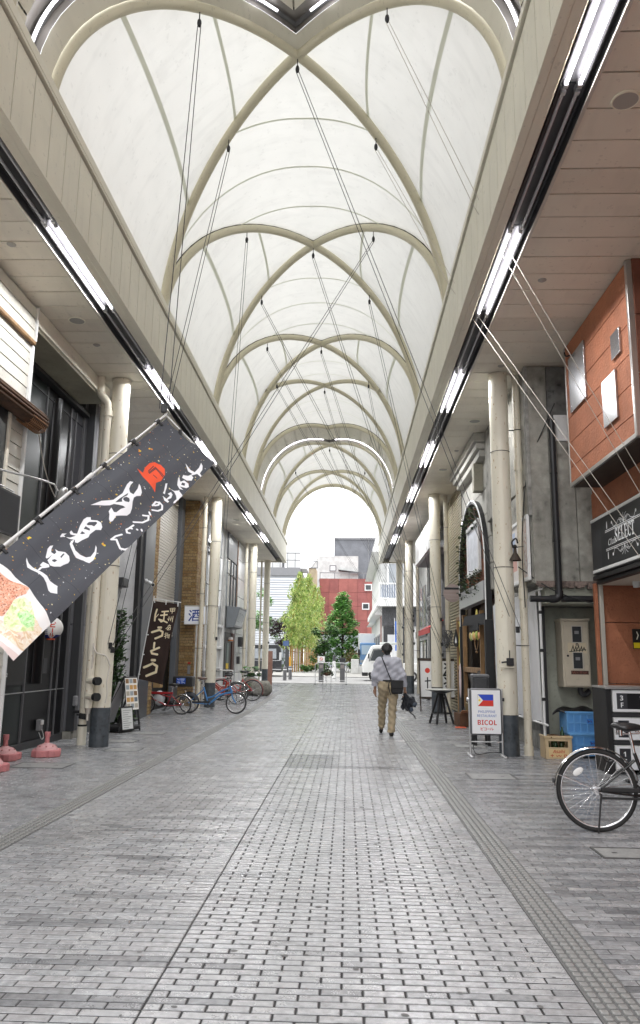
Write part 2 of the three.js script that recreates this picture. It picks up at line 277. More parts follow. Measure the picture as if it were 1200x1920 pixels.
// ================= arcade canopies, columns, lamps, vault =================
const Z_END = -38.7, PIT = 0.427;
for (const s of [-1, 1]) {
  const sideName = s < 0 ? 'over the black shopfront and brick pier' : 'over the orange wall and concrete house';
  const c = house('arcade_canopy', `cream panelled canopy ${sideName}`, 'canopy', [s * 3.3, 6.2, Z_END]);
  const X = (a, b) => (s < 0 ? [-b, -a] : [a, b]);
  // fascia and soffit panels, one mesh each with an open joint between
  const n = Math.floor((9 - Z_END) / PIT);
  for (let k = 0; k < n; k++) {
    const z1 = Z_END + 0.15 + k * PIT, z0 = z1 + PIT - 0.017;
    if (z1 > 2) continue;
    part('fascia_panel', rb(...X(2.33, 2.36), 6.225, 7.10, z1, z0, 0.004, 1), M.fascia, c);
    part('soffit_panel', rb(...X(2.86, 4.98), 6.28 + (k % 3) * 0.0015, 6.30, z1, z0, 0.004, 1), k % 4 === 1 ? M.soffitB : M.soffit, c);
  }
  const zz = [Z_END, 2.4];
  part('fascia_backing', bx(...X(2.375, 2.41), 6.255, 7.3, ...zz), M.galv, c);
  part('soffit_backing', bx(...X(2.88, 5.0), 6.325, 6.35, ...zz), M.galv, c);
  part('lower_edge', [rb(...X(2.315, 2.40), 6.195, 6.222, ...zz, 0.006), rb(...X(2.402, 2.50), 6.2, 6.225, ...zz, 0.004)], M.fascia, c);
  part('edge_soffit', [bx(...X(2.37, 2.515), 6.226, 6.25, ...zz)], M.soffit, c);
  part('channel', [bx(...X(2.505, 2.515), 6.252, 6.44, ...zz), bx(...X(2.845, 2.855), 6.27, 6.44, ...zz), bx(...X(2.505, 2.855), 6.442, 6.46, ...zz)], M.midGrey, c);
  part('channel_lip', [bx(...X(2.825, 2.858), 6.262, 6.279, ...zz)], M.trimMetal, c);
  part('gutter', [rb(...X(2.30, 2.40), 7.13, 7.17, ...zz, 0.008), rb(...X(2.31, 2.345), 7.195, 7.215, ...zz, 0.006), rb(...X(2.335, 2.50), 7.24, 7.36, ...zz, 0.01)], M.fascia, c);
  part('gutter_back', [bx(...X(2.42, 2.44), 7.1, 7.24, ...zz)], M.galv, c);
  part('canopy_deck', [bx(...X(2.42, 5.1), 7.05, 7.2, ...zz)], M.grey, c);
  part('end_plate', [bx(...X(2.34, 5.0), 6.23, 7.16, Z_END - 0.02, Z_END - 0.004)], M.fascia, c);
}
// round speakers and small sprinkler roses in the soffits
{
  const disc = mat([0.34, 0.33, 0.30], 0.6), ring = M.fascia;
  const sp = (x, z, r) => { const t = thing('soffit_speaker', x < 0 ? `round grey speaker grille in the soffit by the ${z > -14 ? 'black shopfront' : z > -23 ? 'rolling shutter' : 'glazed house'}` : `round grey speaker grille in the soffit by the ${z > -9 ? 'orange box' : z > -16 ? 'concrete house' : 'arched facade'}`, 'speaker', [x, 6.279, z], 0, 'round soffit speakers'); part('grille', cyl([0, -0.012, 0], [0, 0.002, 0], r * 0.88, r * 0.88, 24), disc, t); part('rim', mv(rx(torus(r * 0.94, 0.012, 6, 28), Math.PI / 2), 0, -0.004, 0), ring, t); };
  for (const [x, z] of [[3.17, -6.0], [-3.22, -10.4], [3.35, -15.2], [-3.3, -20.2], [3.2, -19.3], [-3.2, -26.8]]) sp(x, z, 0.12);
  for (const [x, z] of [[3.25, -9.25], [-3.28, -8.3], [-3.22, -11.3], [3.3, -12.2], [3.3, -17.5]]) { const t = thing('sprinkler_rose', `small grey ceiling rose in the soffit ${x < 0 ? (z > -9 ? 'by the white boarded house' : 'before the black shopfront') : z > -10 ? 'before the orange box' : z > -14 ? 'above the round column by the concrete house' : 'by the arched facade'}`, 'sprinkler', [x, 6.279, z], 0, 'small soffit roses'); part('plate', lathe([[0, -0.02], [0.03, -0.02], [0.055, -0.004], [0.055, 0.002]], 18), disc, t); }
}
// ---- columns with downpipes ----
{
  function column(x, z, label) {
    const t = thing('arcade_column', label, 'column', [x, gy(z), z], 0, 'round arcade columns'), top = 6.27 - gy(z), h0 = z > -15 ? 0.62 : 0.7;
    const shaft = part('shaft', cyl([0, h0, 0], [0, top, 0], 0.155, 0.155, 32), M.cream, t);
    part('seam_bead', [bx(-0.006, 0.006, h0, top - 1.4, 0.151, 0.161)], M.cream, shaft);
    part('painted_base', cyl([0, 0, 0], [0, h0 + 0.002, 0], 0.158, 0.157, 32), M.blueGrey, t);
    for (const y of [2.95, 4.9]) part('clamp_band', mv(rx(torus(0.158, 0.006, 6, 30), Math.PI / 2), 0, y, 0), M.darkMetal, t);
    part('collar', cyl([0, top - 0.03, 0], [0, top, 0], 0.17, 0.17, 28), M.creamPipe, t);
    return t;
  }
  function pipe(x, z, label, y0 = 0, r = 0.062) {
    const t = thing('downpipe', label, 'downpipe', [x, gy(z), z], 0, 'cream rainwater downpipes'), top = 6.27 - gy(z);
    part('pipe', cyl([0, y0, 0], [0, top, 0], r, r, 20), M.creamPipe, t);
    for (const y of [0.0, 2.45, 4.6]) part('socket', cyl([0, y, 0], [0, y + (y ? 0.18 : 0.14), 0], r + 0.012, r + 0.012, 20), M.creamPipe, t);
    for (const y of [1.7, 3.3, 5.3]) part('bracket', [mv(rx(torus(r + 0.006, 0.006, 6, 20), Math.PI / 2), 0, y, 0), bx(-0.16, -0.06, y - 0.008, y + 0.008, -0.01, 0.01)], M.darkMetal, t);
    return t;
  }
  column(3.32, -12.62, 'cream round column with dark grey foot beside the beer crate');
  column(-3.27, -12.87, 'cream round column with two black capped pipe stubs beside the black shopfront');
  column(3.32, -22.4, 'cream round column with dark foot behind the round table on the paving');
  column(-3.27, -23.1, 'cream round column behind the blue bicycle and white rail');
  column(3.30, -31.6, 'cream round column with dark foot next to the walking man');
  column(-3.27, -32.7, 'cream round column beside the lettered garden stones');
  column(3.32, -38.0, 'last cream column by the white truck, at the end of the arcade');
  column(-3.27, -38.4, 'last cream column by the black van, at the end of the arcade');
  pipe(3.63, -12.66, 'cream downpipe standing next to the beer crate');
  pipe(3.66, -22.5, 'cream downpipe beside the column behind the round table, tangled with rope');
  pipe(3.64, -31.7, 'cream downpipe beside the column next to the walking man');
  pipe(3.62, -38.0, 'cream downpipe beside the last column by the white truck');
  pipe(-3.58, -22.9, 'cream downpipe beside the lit sign on the brick pier');
  pipe(-3.55, -32.5, 'cream downpipe behind the lettered garden stones');
  pipe(-3.55, -38.3, 'thin cream downpipe beside the last column by the black van', 0, 0.045);
  { // the pair of pipes in front of the column by the black shop: one with an offset bend and two capped stubs
    const t = thing('downpipe', 'cream downpipe with an offset bend at the top and two black capped stubs', 'downpipe', [-3.44, 0, -12.70], 0, 'cream rainwater downpipes');
    part('pipe', [tube([[-0.14, 6.27, 0], [-0.14, 6.02, 0], [-0.12, 5.95, 0], [0.0, 5.78, 0], [0.01, 5.7, 0], [0.01, 5.3, 0]], 0.068, 18, 30), cyl([0.01, 0.62, 0], [0.01, 5.32, 0], 0.068, 0.068, 20)], M.cream, t);
    part('elbow_socket', [cyl([-0.14, 6.0, 0], [-0.14, 6.08, 0], 0.08, 0.08, 18), cyl([0.012, 5.55, 0], [0.012, 5.65, 0], 0.08, 0.08, 18)], M.cream, t);
    for (const y of [0.80, 1.05]) { const st = part('stub', cyl([0.01, y, 0.02], [0.16, y, 0.14], 0.06, 0.06, 16), M.cream, t); part('cap', cyl([0.15, y, 0.132], [0.215, y, 0.184], 0.066, 0.066, 18), M.rubber, st); }
    part('drain_tip', [cyl([0.01, 0.52, 0], [0.01, 0.64, 0], 0.03, 0.06, 16), cyl([0.01, 0.42, 0], [0.01, 0.52, 0], 0.022, 0.022, 12)], M.trimMetal, t);
    const u = thing('downpipe', 'slim cream downpipe with tarred tape round its foot, by the grey metal pier', 'downpipe', [-3.62, 0, -13.05], 0, 'cream rainwater downpipes');
    part('pipe', cyl([0, 0.05, 0], [0, 6.05, 0], 0.062, 0.062, 20), M.creamPipe, u);
    part('foot_socket', cyl([0, 0, 0], [0, 0.30, 0], 0.075, 0.075, 20), M.cream, u);
    for (const y of [2.3, 4.4]) part('socket', cyl([0, y, 0], [0, y + 0.16, 0], 0.072, 0.072, 18), M.creamPipe, u);
    part('tape', [rz(cyl([0, 0, 0], [0, 0.09, 0], 0.085, 0.08, 18), -0.15).translate(0.01, 0.42, 0), cyl([0, 0.30, 0], [0, 0.33, 0], 0.078, 0.078, 18)], M.rubber, u);
  }
}
// ---- fluorescent fixtures: a row in each channel, every second one lit ----
{
  const lit = new THREE.MeshStandardMaterial({ color: 0xffffff, emissive: new THREE.Color(0.97, 0.93, 1.0), emissiveIntensity: 2.6, roughness: 0.4 });
  const off = mat([0.50, 0.50, 0.52], 0.2), cap = M.alu;
  const L = 2.2, body = join([bx(-0.10, 0.10, 0.10, 0.15, -L / 2, L / 2), bx(-0.105, -0.098, 0.05, 0.12, -L / 2, L / 2), bx(0.098, 0.105, 0.05, 0.12, -L / 2, L / 2)]);
  const tubeG = cyl([0, 0, -L / 2 + 0.05], [0, 0, L / 2 - 0.05], 0.0165, 0.0165, 10), holder = join([bx(-0.02, 0.02, -0.022, 0.12, L / 2 - 0.05, L / 2 - 0.005), bx(-0.02, 0.02, -0.022, 0.12, -L / 2 + 0.005, -L / 2 + 0.05)]);
  const bodyM = mat([0.28, 0.28, 0.29], 0.35, { metalness: 0.5 }), darkBody = mat([0.10, 0.10, 0.105], 0.4, { metalness: 0.5 });
  for (const s of [-1, 1]) for (let k = -2; k < 14; k++) {
    const z = (s < 0 ? -9.0 : -9.2) + 4.4 - k * 2.225, on = ((k % 2) + 2) % 2 === 0; if (z < Z_END + 1.2) continue;
    const where = s < 0 ? (z > -3 ? 'over the foot of the large flag pole' : z > -6 ? 'by the window of the boarded house' : z > -9.9 ? 'at the corner of the boarded house' : z > -12 ? 'before the near half of the black shopfront' : z > -14 ? 'beside the column with capped pipe stubs' : z > -16.4 ? 'above the menu easel' : z > -19 ? 'above the brown flag' : z > -21 ? 'before the rolling shutter' : z > -23.2 ? 'beside the liquor lightbox' : z > -25.5 ? 'beside the brick pier' : z > -27.6 ? 'before the glazed house' : z > -29.8 ? 'above the silver tapered sign' : z > -32 ? 'beside the sash windows' : z > -34 ? 'by the column at the garden stones' : z > -36 ? 'before the white tiled house' : 'by the last column near the van') : (z > -3.4 ? 'over the doorway side of the orange wall' : z > -6.2 ? 'on the near side of the orange box' : z > -8.4 ? 'level with the near end of the orange box' : z > -10.6 ? 'before the steel plates of the orange box' : z > -12.8 ? 'before the concrete house corner' : z > -15 ? 'just past the column by the beer crate' : z > -17.2 ? 'before the moulded cornice' : z > -19.4 ? 'before the black arch' : z > -21.6 ? 'before the dark window of the slatted house' : z > -24 ? 'by the column behind the round table' : z > -26.2 ? 'at the near end of the white board canopy' : z > -28.4 ? 'before the middle of the white board canopy' : z > -30.6 ? 'at the far end of the white board canopy' : z > -32.8 ? 'by the column next to the walking man' : z > -35 ? 'before the pale end house' : 'by the last column near the truck');
    const t = thing('fluorescent_fixture', `${on ? 'lit' : 'unlit'} twin tube lamp in the soffit ${where}`, 'lamp', [s * 2.68, 6.285, z], 0, `${on ? 'lit' : 'unlit'} tube lamps ${s < 0 ? 'along the black shop side' : 'along the orange wall side'}`);
    share('reflector', body, t, on ? bodyM : darkBody);
    for (const dx of [-0.06, 0.06]) { const b = share('tube', tubeG, t, on ? lit : off); b.position.set(dx, 0.045, 0); const h = share('holder', holder, b, cap); h.position.set(0, 0, 0); }
    if (on) { const l = new THREE.RectAreaLight(new THREE.Color(0.97, 0.98, 1), 115, 0.05, L - 0.1); l.position.set(s * 2.68, 6.30, z); l.lookAt(s * 2.68, 0, z); l.castShadow = true; scene.add(l); }
  }
}
// ---- translucent vault on diagonal pipe arches ----
const VA = 2.45, VB = 3.0, VY = 7.05;
const vy = (x, r = 0) => VY + (VB + r) * Math.sqrt(Math.max(0, 1 - (x / (VA + r)) ** 2));
{
  // half arch from foot (side s, z0) to crown (x 0, zm); radial offset r, shift dz
  const half = (s, z0, zm, r = 0, dz = 0, n = 16, k0 = 0) => { const p = []; for (let k = 0; k <= n; k++) { const th = (k0 + (1 - k0) * k / n) * Math.PI / 2, x = s * (VA + r) * Math.cos(th), fr = 1 - Math.abs(x) / (VA + r); p.push([x, VY + (VB + r) * Math.sin(th), z0 + (zm - z0) * fr + dz]); } return p; };
  const pipeG = (p, r = 0.076) => { const c = new THREE.CatmullRomCurve3(p.map((q) => V(...q))); const g = new THREE.TubeGeometry(c, 36, r, 12), L = c.getLength(), uv = g.attributes.uv; for (let i = 0; i < uv.count; i++) uv.setXY(i, uv.getY(i) * 0.5, uv.getX(i) * L); return g.toNonIndexed(); };
  const gask = mat([0.03, 0.03, 0.03], 0.7);
  const arch = (v, s, z0, zm, k0) => { const a = part('arch_pipe', pipeG(half(s, z0, zm, 0, 0, 16, k0)), M.archPipe, v); part('gasket', pipeG(half(s, z0, zm, 0.085, (zm < z0 ? 1 : -1) * 0.045, 16, k0), 0.030), gask, a); };
  // sheet over u in [0,1] (x from xa to xb), z from f0(x) to f1(x), pressed inwards by sag
  function sheet(xa, xb, f0, f1, sag, nu = 18, nv = 14, sagf) {
    const p = [], uv = [], ix = [];
    for (let i = 0; i <= nu; i++) for (let j = 0; j <= nv; j++) {
      const ta = Math.asin(Math.max(-1, Math.min(1, xa / VA))), tb = Math.asin(Math.max(-1, Math.min(1, xb / VA))), th = ta + (tb - ta) * i / nu;
      const x = VA * Math.sin(th), a = f0(x), b = f1(x), t = j / nv, z = a + (b - a) * t;
      const w = Math.min(1, Math.abs(b - a) / 5.2), d = sag * 4 * t * (1 - t) * w * (sagf ? sagf(x) : 1) - 0.07, nx = Math.sin(th) / VA, ny = Math.cos(th) / VB, l = Math.hypot(nx, ny);
      p.push(x - d * nx / l, VY + VB * Math.cos(th) - d * ny / l, z); uv.push(th * 2.7, z);
    }
    for (let i = 0; i < nu; i++) for (let j = 0; j < nv; j++) { const a = i * (nv + 1) + j, b = a + nv + 1; ix.push(a, b, a + 1, b, b + 1, a + 1); }
    const g = new THREE.BufferGeometry(); g.setAttribute('position', new THREE.Float32BufferAttribute(p, 3)); g.setAttribute('uv', new THREE.Float32BufferAttribute(uv, 2)); g.setIndex(ix); g.computeVertexNormals(); return g;
  }
  const fr = (x) => 1 - Math.min(1, Math.abs(x) / VA);
  const nearZ = (z0, zm) => (x) => z0 + (zm - z0) * fr(x);
  // welded seams: narrow bands lying 6 mm under the sheet
  function seamLong(panel, s, k, z0, z1, sag) { const zm = (z0 + z1) / 2, x = s * VA * k, w = 0.022; const g = sheet(x - w, x + w, nearZ(z0, zm), nearZ(z1, zm), sag, 1, 14, (q) => Math.sin(Math.PI * Math.min(1, Math.abs(q) / VA)) * 0.9 + 0.1); const q = g.attributes.position; for (let i = 0; i < q.count; i++) q.setXYZ(i, q.getX(i) - s * 0.006, q.getY(i) - 0.009, q.getZ(i)); part('seam', g, M.seam, panel); }
  function side(v, s, z0, z1) {
    const zm = (z0 + z1) / 2, sag = 0.30, sf = (q) => Math.sin(Math.PI * Math.min(1, Math.abs(q) / VA)) * 0.9 + 0.1;
    const p = part('membrane_panel', sheet(s < 0 ? -VA : 0, s < 0 ? 0 : VA, nearZ(z0, zm), nearZ(z1, zm), sag, 24, 14, sf), M.membrane, v);
    for (const k of [0.78, 0.42]) seamLong(p, s, k, z0, z1, sag);
  }
  function cross(v, zf0, zf1, seams, sag = 0.10) { // diamond between two crossings, zf0(x) near edge, zf1(x) far edge
    const p = part('membrane_panel', sheet(-VA, VA, zf0, zf1, sag, 32, 12), M.membrane, v);
    for (const zs of seams) { // band across at constant z, as wide as the panel there
      let xm = VA; for (let x = 0; x <= VA; x += 0.02) { const a = zf0(x), b = zf1(x); if (zs > Math.max(a, b) || zs < Math.min(a, b)) { continue; } xm = Math.max(0, 0); }
      const inside = []; for (let x = 0; x <= VA + 1e-6; x += 0.02) { const a = zf0(x), b = zf1(x); if (zs < Math.max(a, b) - 0.02 && zs > Math.min(a, b) + 0.02) inside.push(x); }
      if (inside.length < 3) continue; const x0 = inside[0], x1 = inside[inside.length - 1];
      for (const seg of x0 < 0.05 ? [[-x1, x1]] : [[-x1, -x0], [x0, x1]]) {
        const n = 24, P = [], uv = [], ix = [], w = 0.02;
        for (let i = 0; i <= n; i++) { const x = seg[0] + (seg[1] - seg[0]) * i / n, a = zf0(x), b = zf1(x), t = (zs - a) / (b - a), d = sag * 4 * t * (1 - t) * Math.min(1, Math.abs(b - a) / 5.2) - 0.07 + 0.008, th = Math.asin(x / VA), nx = Math.sin(th) / VA, ny = Math.cos(th) / VB, l = Math.hypot(nx, ny); for (const e of [-w, w]) { P.push(x - d * nx / l, VY + VB * Math.cos(th) - d * ny / l, zs + e); uv.push(x, e); } if (i) { const q = i * 2; ix.push(q - 2, q - 1, q, q - 1, q + 1, q); } }
        const g = new THREE.BufferGeometry(); g.setAttribute('position', new THREE.Float32BufferAttribute(P, 3)); g.setAttribute('uv', new THREE.Float32BufferAttribute(uv, 2)); g.setIndex(ix); g.computeVertexNormals(); part('seam', g, M.seam, p);
      }
    }
  }
  const bay = (v, z0, z1) => { const zm = (z0 + z1) / 2; for (const s of [-1, 1]) { side(v, s, z0, z1); arch(v, s, z0, zm); arch(v, s, z1, zm); } };
  // ribbon between two lobed curves
  function ribbon(z0, zm, dA, rA, dB, rB, n = 18, k0 = 0, k1 = 1) {
    const out = [];
    for (const s of [-1, 1]) {
      const P = [], uv = [], ix = []; let L = 0, last;
      for (let k = 0; k <= n; k++) for (const [dz, r] of [[dA, rA], [dB, rB]]) {
        const th = (k0 + (k1 - k0) * k / n) * Math.PI / 2, x = s * (VA + r) * Math.cos(th), f = 1 - Math.abs(x) / (VA + r), q = [x, VY + (VB + r) * Math.sin(th), z0 + (zm - z0) * f + dz];
        if (dz === dA && r === rA) { if (last) L += Math.hypot(q[0] - last[0], q[1] - last[1], q[2] - last[2]); last = q; uv.push(L, 0); } else uv.push(L, 0.3); P.push(...q);
      }
      for (let k = 0; k < n; k++) { const a = k * 2; s < 0 ? ix.push(a, a + 1, a + 2, a + 1, a + 3, a + 2) : ix.push(a, a + 2, a + 1, a + 1, a + 2, a + 3); }
      const g = new THREE.BufferGeometry(); g.setAttribute('position', new THREE.Float32BufferAttribute(P, 3)); g.setAttribute('uv', new THREE.Float32BufferAttribute(uv, 2)); g.setIndex(ix); g.computeVertexNormals(); out.push(g.toNonIndexed());
    }
    return out;
  }
  const S1 = [-7.1, -12.25, -17.55, -22.6];
  const c1 = [0, 1, 2].map((i) => (S1[i] + S1[i + 1]) / 2);
  const S2 = [-27.95, -32.7, -37.5], c2 = [0, 1].map((i) => (S2[i] + S2[i + 1]) / 2);
  // main section
  const v1 = house('arcade_vault', 'white translucent membrane vault on crossing cream pipe arches above the flag and walking man', 'roof', [0, VY, S1[0]]);
  for (let i = 0; i < 3; i++) bay(v1, S1[i], S1[i + 1]);
  for (const i of [1, 2]) cross(v1, nearZ(S1[i], c1[i - 1]), nearZ(S1[i], c1[i]), [S1[i] + 1.25, S1[i] + 0.05, S1[i] - 1.2]);
  const xz = -23.35, endFoot = S2[0] + 2.35, endCrown = c2[0] + 2.35;   // short bay before the joint
  cross(v1, nearZ(S1[3], c1[2]), nearZ(endFoot, endCrown), [-21.4, -22.4, -24.7, -25.9], 0.06);
  for (const s of [-1, 1]) { arch(v1, s, -20.9, xz, 0.52); arch(v1, s, -25.4, xz); arch(v1, s, endFoot, endCrown); }
  // nearer section, seen only at its far edge
  const v0 = house('arcade_vault', 'white membrane vault on cream pipe arches on the near side of the first lit joint', 'roof', [0, VY, -6]);
  const n0 = S1[0] + 1.08, n0c = c1[0] + 1.08;
  for (const s of [-1, 1]) { arch(v0, s, n0, n0c); arch(v0, s, n0, -3.2); arch(v0, s, -0.6, -3.2); arch(v0, s, -0.6, 2.0); }
  { const p = part('membrane_panel', sheet(-VA, VA, () => 2.4, nearZ(n0, n0c), 0.0, 32, 16), M.membrane, v0); }
  // far section
  const v2 = house('arcade_vault', 'white membrane vault on cream pipe arches beyond the second lit joint, open to the road', 'roof', [0, VY, S2[0]]);
  for (let i = 0; i < 2; i++) bay(v2, S2[i], S2[i + 1]);
  cross(v2, nearZ(S2[1], c2[0]), nearZ(S2[1], c2[1]), [S2[1] + 1.1, S2[1] + 0.05, S2[1] - 1.1]);
  cross(v2, nearZ(S2[2], c2[1]), () => S2[2] - 0.25, [-36.2], 0.05);
  for (const s of [-1, 1]) part('end_arch', pipeG(half(s, S2[2] - 0.25, S2[2] - 0.25), 0.10), M.archPipe, v2);
  // lit expansion joints
  const lampM = new THREE.MeshStandardMaterial({ color: 0xffffff, emissive: new THREE.Color(0.95, 0.93, 1), emissiveIntensity: 2.4, roughness: 0.4 });
  for (const [z0, zm, l] of [[S1[0], c1[0], 'lobed cream joint girder with dark lit channel over the near vault edge'], [S2[0], c2[0], 'lobed cream joint girder with dark lit channel far down the vault']]) {
    const j = house('joint_girder', l, 'roof joint', [0, VY, z0]);
    const far = z0 < -20;
    part('lower_band', ribbon(z0, zm, 0.10, -0.02, 0.40, -0.02), M.fascia, j);
    part('dark_channel', [...ribbon(z0, zm, 0.402, -0.018, 0.402, 0.10), ...ribbon(z0, zm, 0.40, 0.10, 0.80, 0.12), ...ribbon(z0, zm, 0.40, 0.09, 0.44, 0.16), ...ribbon(z0, zm, 0.80, -0.02, 0.80, 0.12)], mat([0.26, 0.245, 0.22], 0.4, { side: THREE.DoubleSide, metalness: 0.3 }), j);
    part('bolt_rail', ribbon(z0, zm, 0.42, 0.06, 0.52, 0.06), mat([0.16, 0.16, 0.16], 0.45, { metalness: 0.4 }), j);
    for (let k = 0; k < 9; k++) part('side_panel', ribbon(z0, zm, 0.80, -0.03, far ? 2.24 : 1.0, 0.0, 3, k / 9 + 0.003, (k + 1) / 9 - 0.003), M.fascia, j);
    part('panel_backing', ribbon(z0, zm, 0.80, 0.03, far ? 2.3 : 1.08, 0.04), M.fascia, j);
    for (const s of [-1, 1]) {
      const p = half(s, z0, zm, 0.012, 0.54, 16, 0.06); part('curved_lamp', pipeG(p.slice(0, -1), 0.017), lampM, j);
      for (let k = 2; k < 15; k += 4) { const l = new THREE.PointLight(new THREE.Color(0.95, 0.93, 1), 0.03, 0, 2); const q = p[k]; l.position.set(q[0] * 0.975, q[1] - 0.06, q[2]); l.castShadow = true; l.shadow.radius = 2; scene.add(l); }
    }
  }
  // ---- bunting lines: pulley on an arch, doubled line to a cleat ----
  const pulleyM = M.darkMetal;
  function line(from, to, label, m = M.ropeDark, r = 0.0055, gap = 0.05, mid) {
    const t = house('pulley_line', label, 'rope', from);
    part('pulley', [cyl([from[0], from[1] + 0.05, from[2]], [from[0], from[1] - 0.10, from[2]], 0.008, 0.008, 6), mv(new THREE.SphereGeometry(0.042, 10, 8).scale(0.7, 1.5, 0.7).toNonIndexed(), from[0], from[1] - 0.14, from[2])], pulleyM, t);
    const a = [from[0], from[1] - 0.18, from[2]];
    for (const k of [-1, 1]) { const o = (p, q) => [p[0] + k * q, p[1], p[2]]; part('line', [cyl(o(a, 0.02), o(mid ?? to, gap), r, r, 5), ...(mid ? [cyl(o(mid, gap), o(to, gap * 1.5), r, r, 5)] : [])], m, t); }
    if (!mid) part('cleat', [rb(to[0] - 0.03, to[0] + 0.03, to[1] - 0.05, to[1] + 0.05, to[2] - 0.02, to[2] + 0.02, 0.01)], M.darkMetal, t);
  }
  const on = (s, z0, zm, f) => { const x = s * VA * (1 - f); return [x, vy(x) - 0.1, z0 + (zm - z0) * f]; };
  const G = 'lines';
  line(on(-1, S1[0], c1[0], 0.52), [-1.25, 4.12, -7.98], 'doubled line from the first arch down to the tip of the large dark flag');
  line(on(-1, S1[1], c1[0], 0.52), [-3.14, 1.62, -12.75], 'doubled line from the first far arch to the column with capped pipe stubs');
  line(on(1, S1[1], c1[1], 0.50), [-3.10, 1.55, -12.74], 'line crossing under the vault from the second arch to the column with capped stubs');
  line(on(1, S1[0], c1[0], 0.50), [4.50, 3.30, -9.3], 'pale doubled line over the canopy edge down to the black sign by the orange box', M.rope, 0.0045, 0.05, [2.3, 6.9, -8.5]);
  line(on(1, S1[1], c1[0], 0.52), [4.60, 2.75, -9.9], 'pale doubled line over the canopy edge past the round column to the orange entrance', M.rope, 0.0045, 0.05, [2.3, 6.9, -10.6]);
  line([0, vy(0) - 0.1, c1[0]], [3.50, 1.95, -12.55], 'doubled line from the first crossing to the downpipe beside the beer crate');
  line([0, vy(0) - 0.1, c1[1]], [3.48, 1.6, -22.3], 'doubled line from the second crossing to the column behind the round table');
  line([0, vy(0) - 0.1, c1[2]], [3.46, 2.1, -31.5], 'doubled line from the third crossing to the column next to the walking man');
  line(on(-1, S1[2], c1[1], 0.5), [3.46, 1.9, -22.3], 'long line from the second arch across to the downpipe with tangled rope');
  line(on(1, S1[2], c1[1], 0.5), [3.45, 2.6, -22.28], 'line from the second far arch to the column behind the round table');
  line(on(-1, S1[1], c1[1], 0.5), [-3.12, 2.0, -23.0], 'line from the second near arch to the column behind the blue bicycle');
  line(on(-1, S1[3], c1[2], 0.45), [3.45, 2.6, -31.5], 'line from the third arch over to the column next to the walking man');
  line(on(1, S1[3], c1[2], 0.45), [3.45, 3.0, -31.45], 'line from the third far arch to the column next to the walking man');
  line(on(-1, S1[2], c1[2], 0.45), [3.44, 3.2, -31.4], 'long line from the third near arch across to the far column');
  line([0, vy(0) - 0.1, c2[0]], [3.44, 3.0, -37.9], 'line from the first crossing of the far vault to the last column by the truck');
  line(on(-1, S2[1], c2[0], 0.4), [3.44, 2.2, -37.9], 'line from the far vault across to the last column by the truck');
  line(on(1, S2[1], c2[0], 0.4), [-3.1, 2.2, -38.3], 'line from the far vault to the last column by the van');
  line([0, vy(0) - 0.1, xz], [3.44, 1.7, -37.9], 'line from the short bay crossing to the last column by the truck');
}
// ================= buildings along the black shop side (x < 0) =================
const TOP = 6.27;
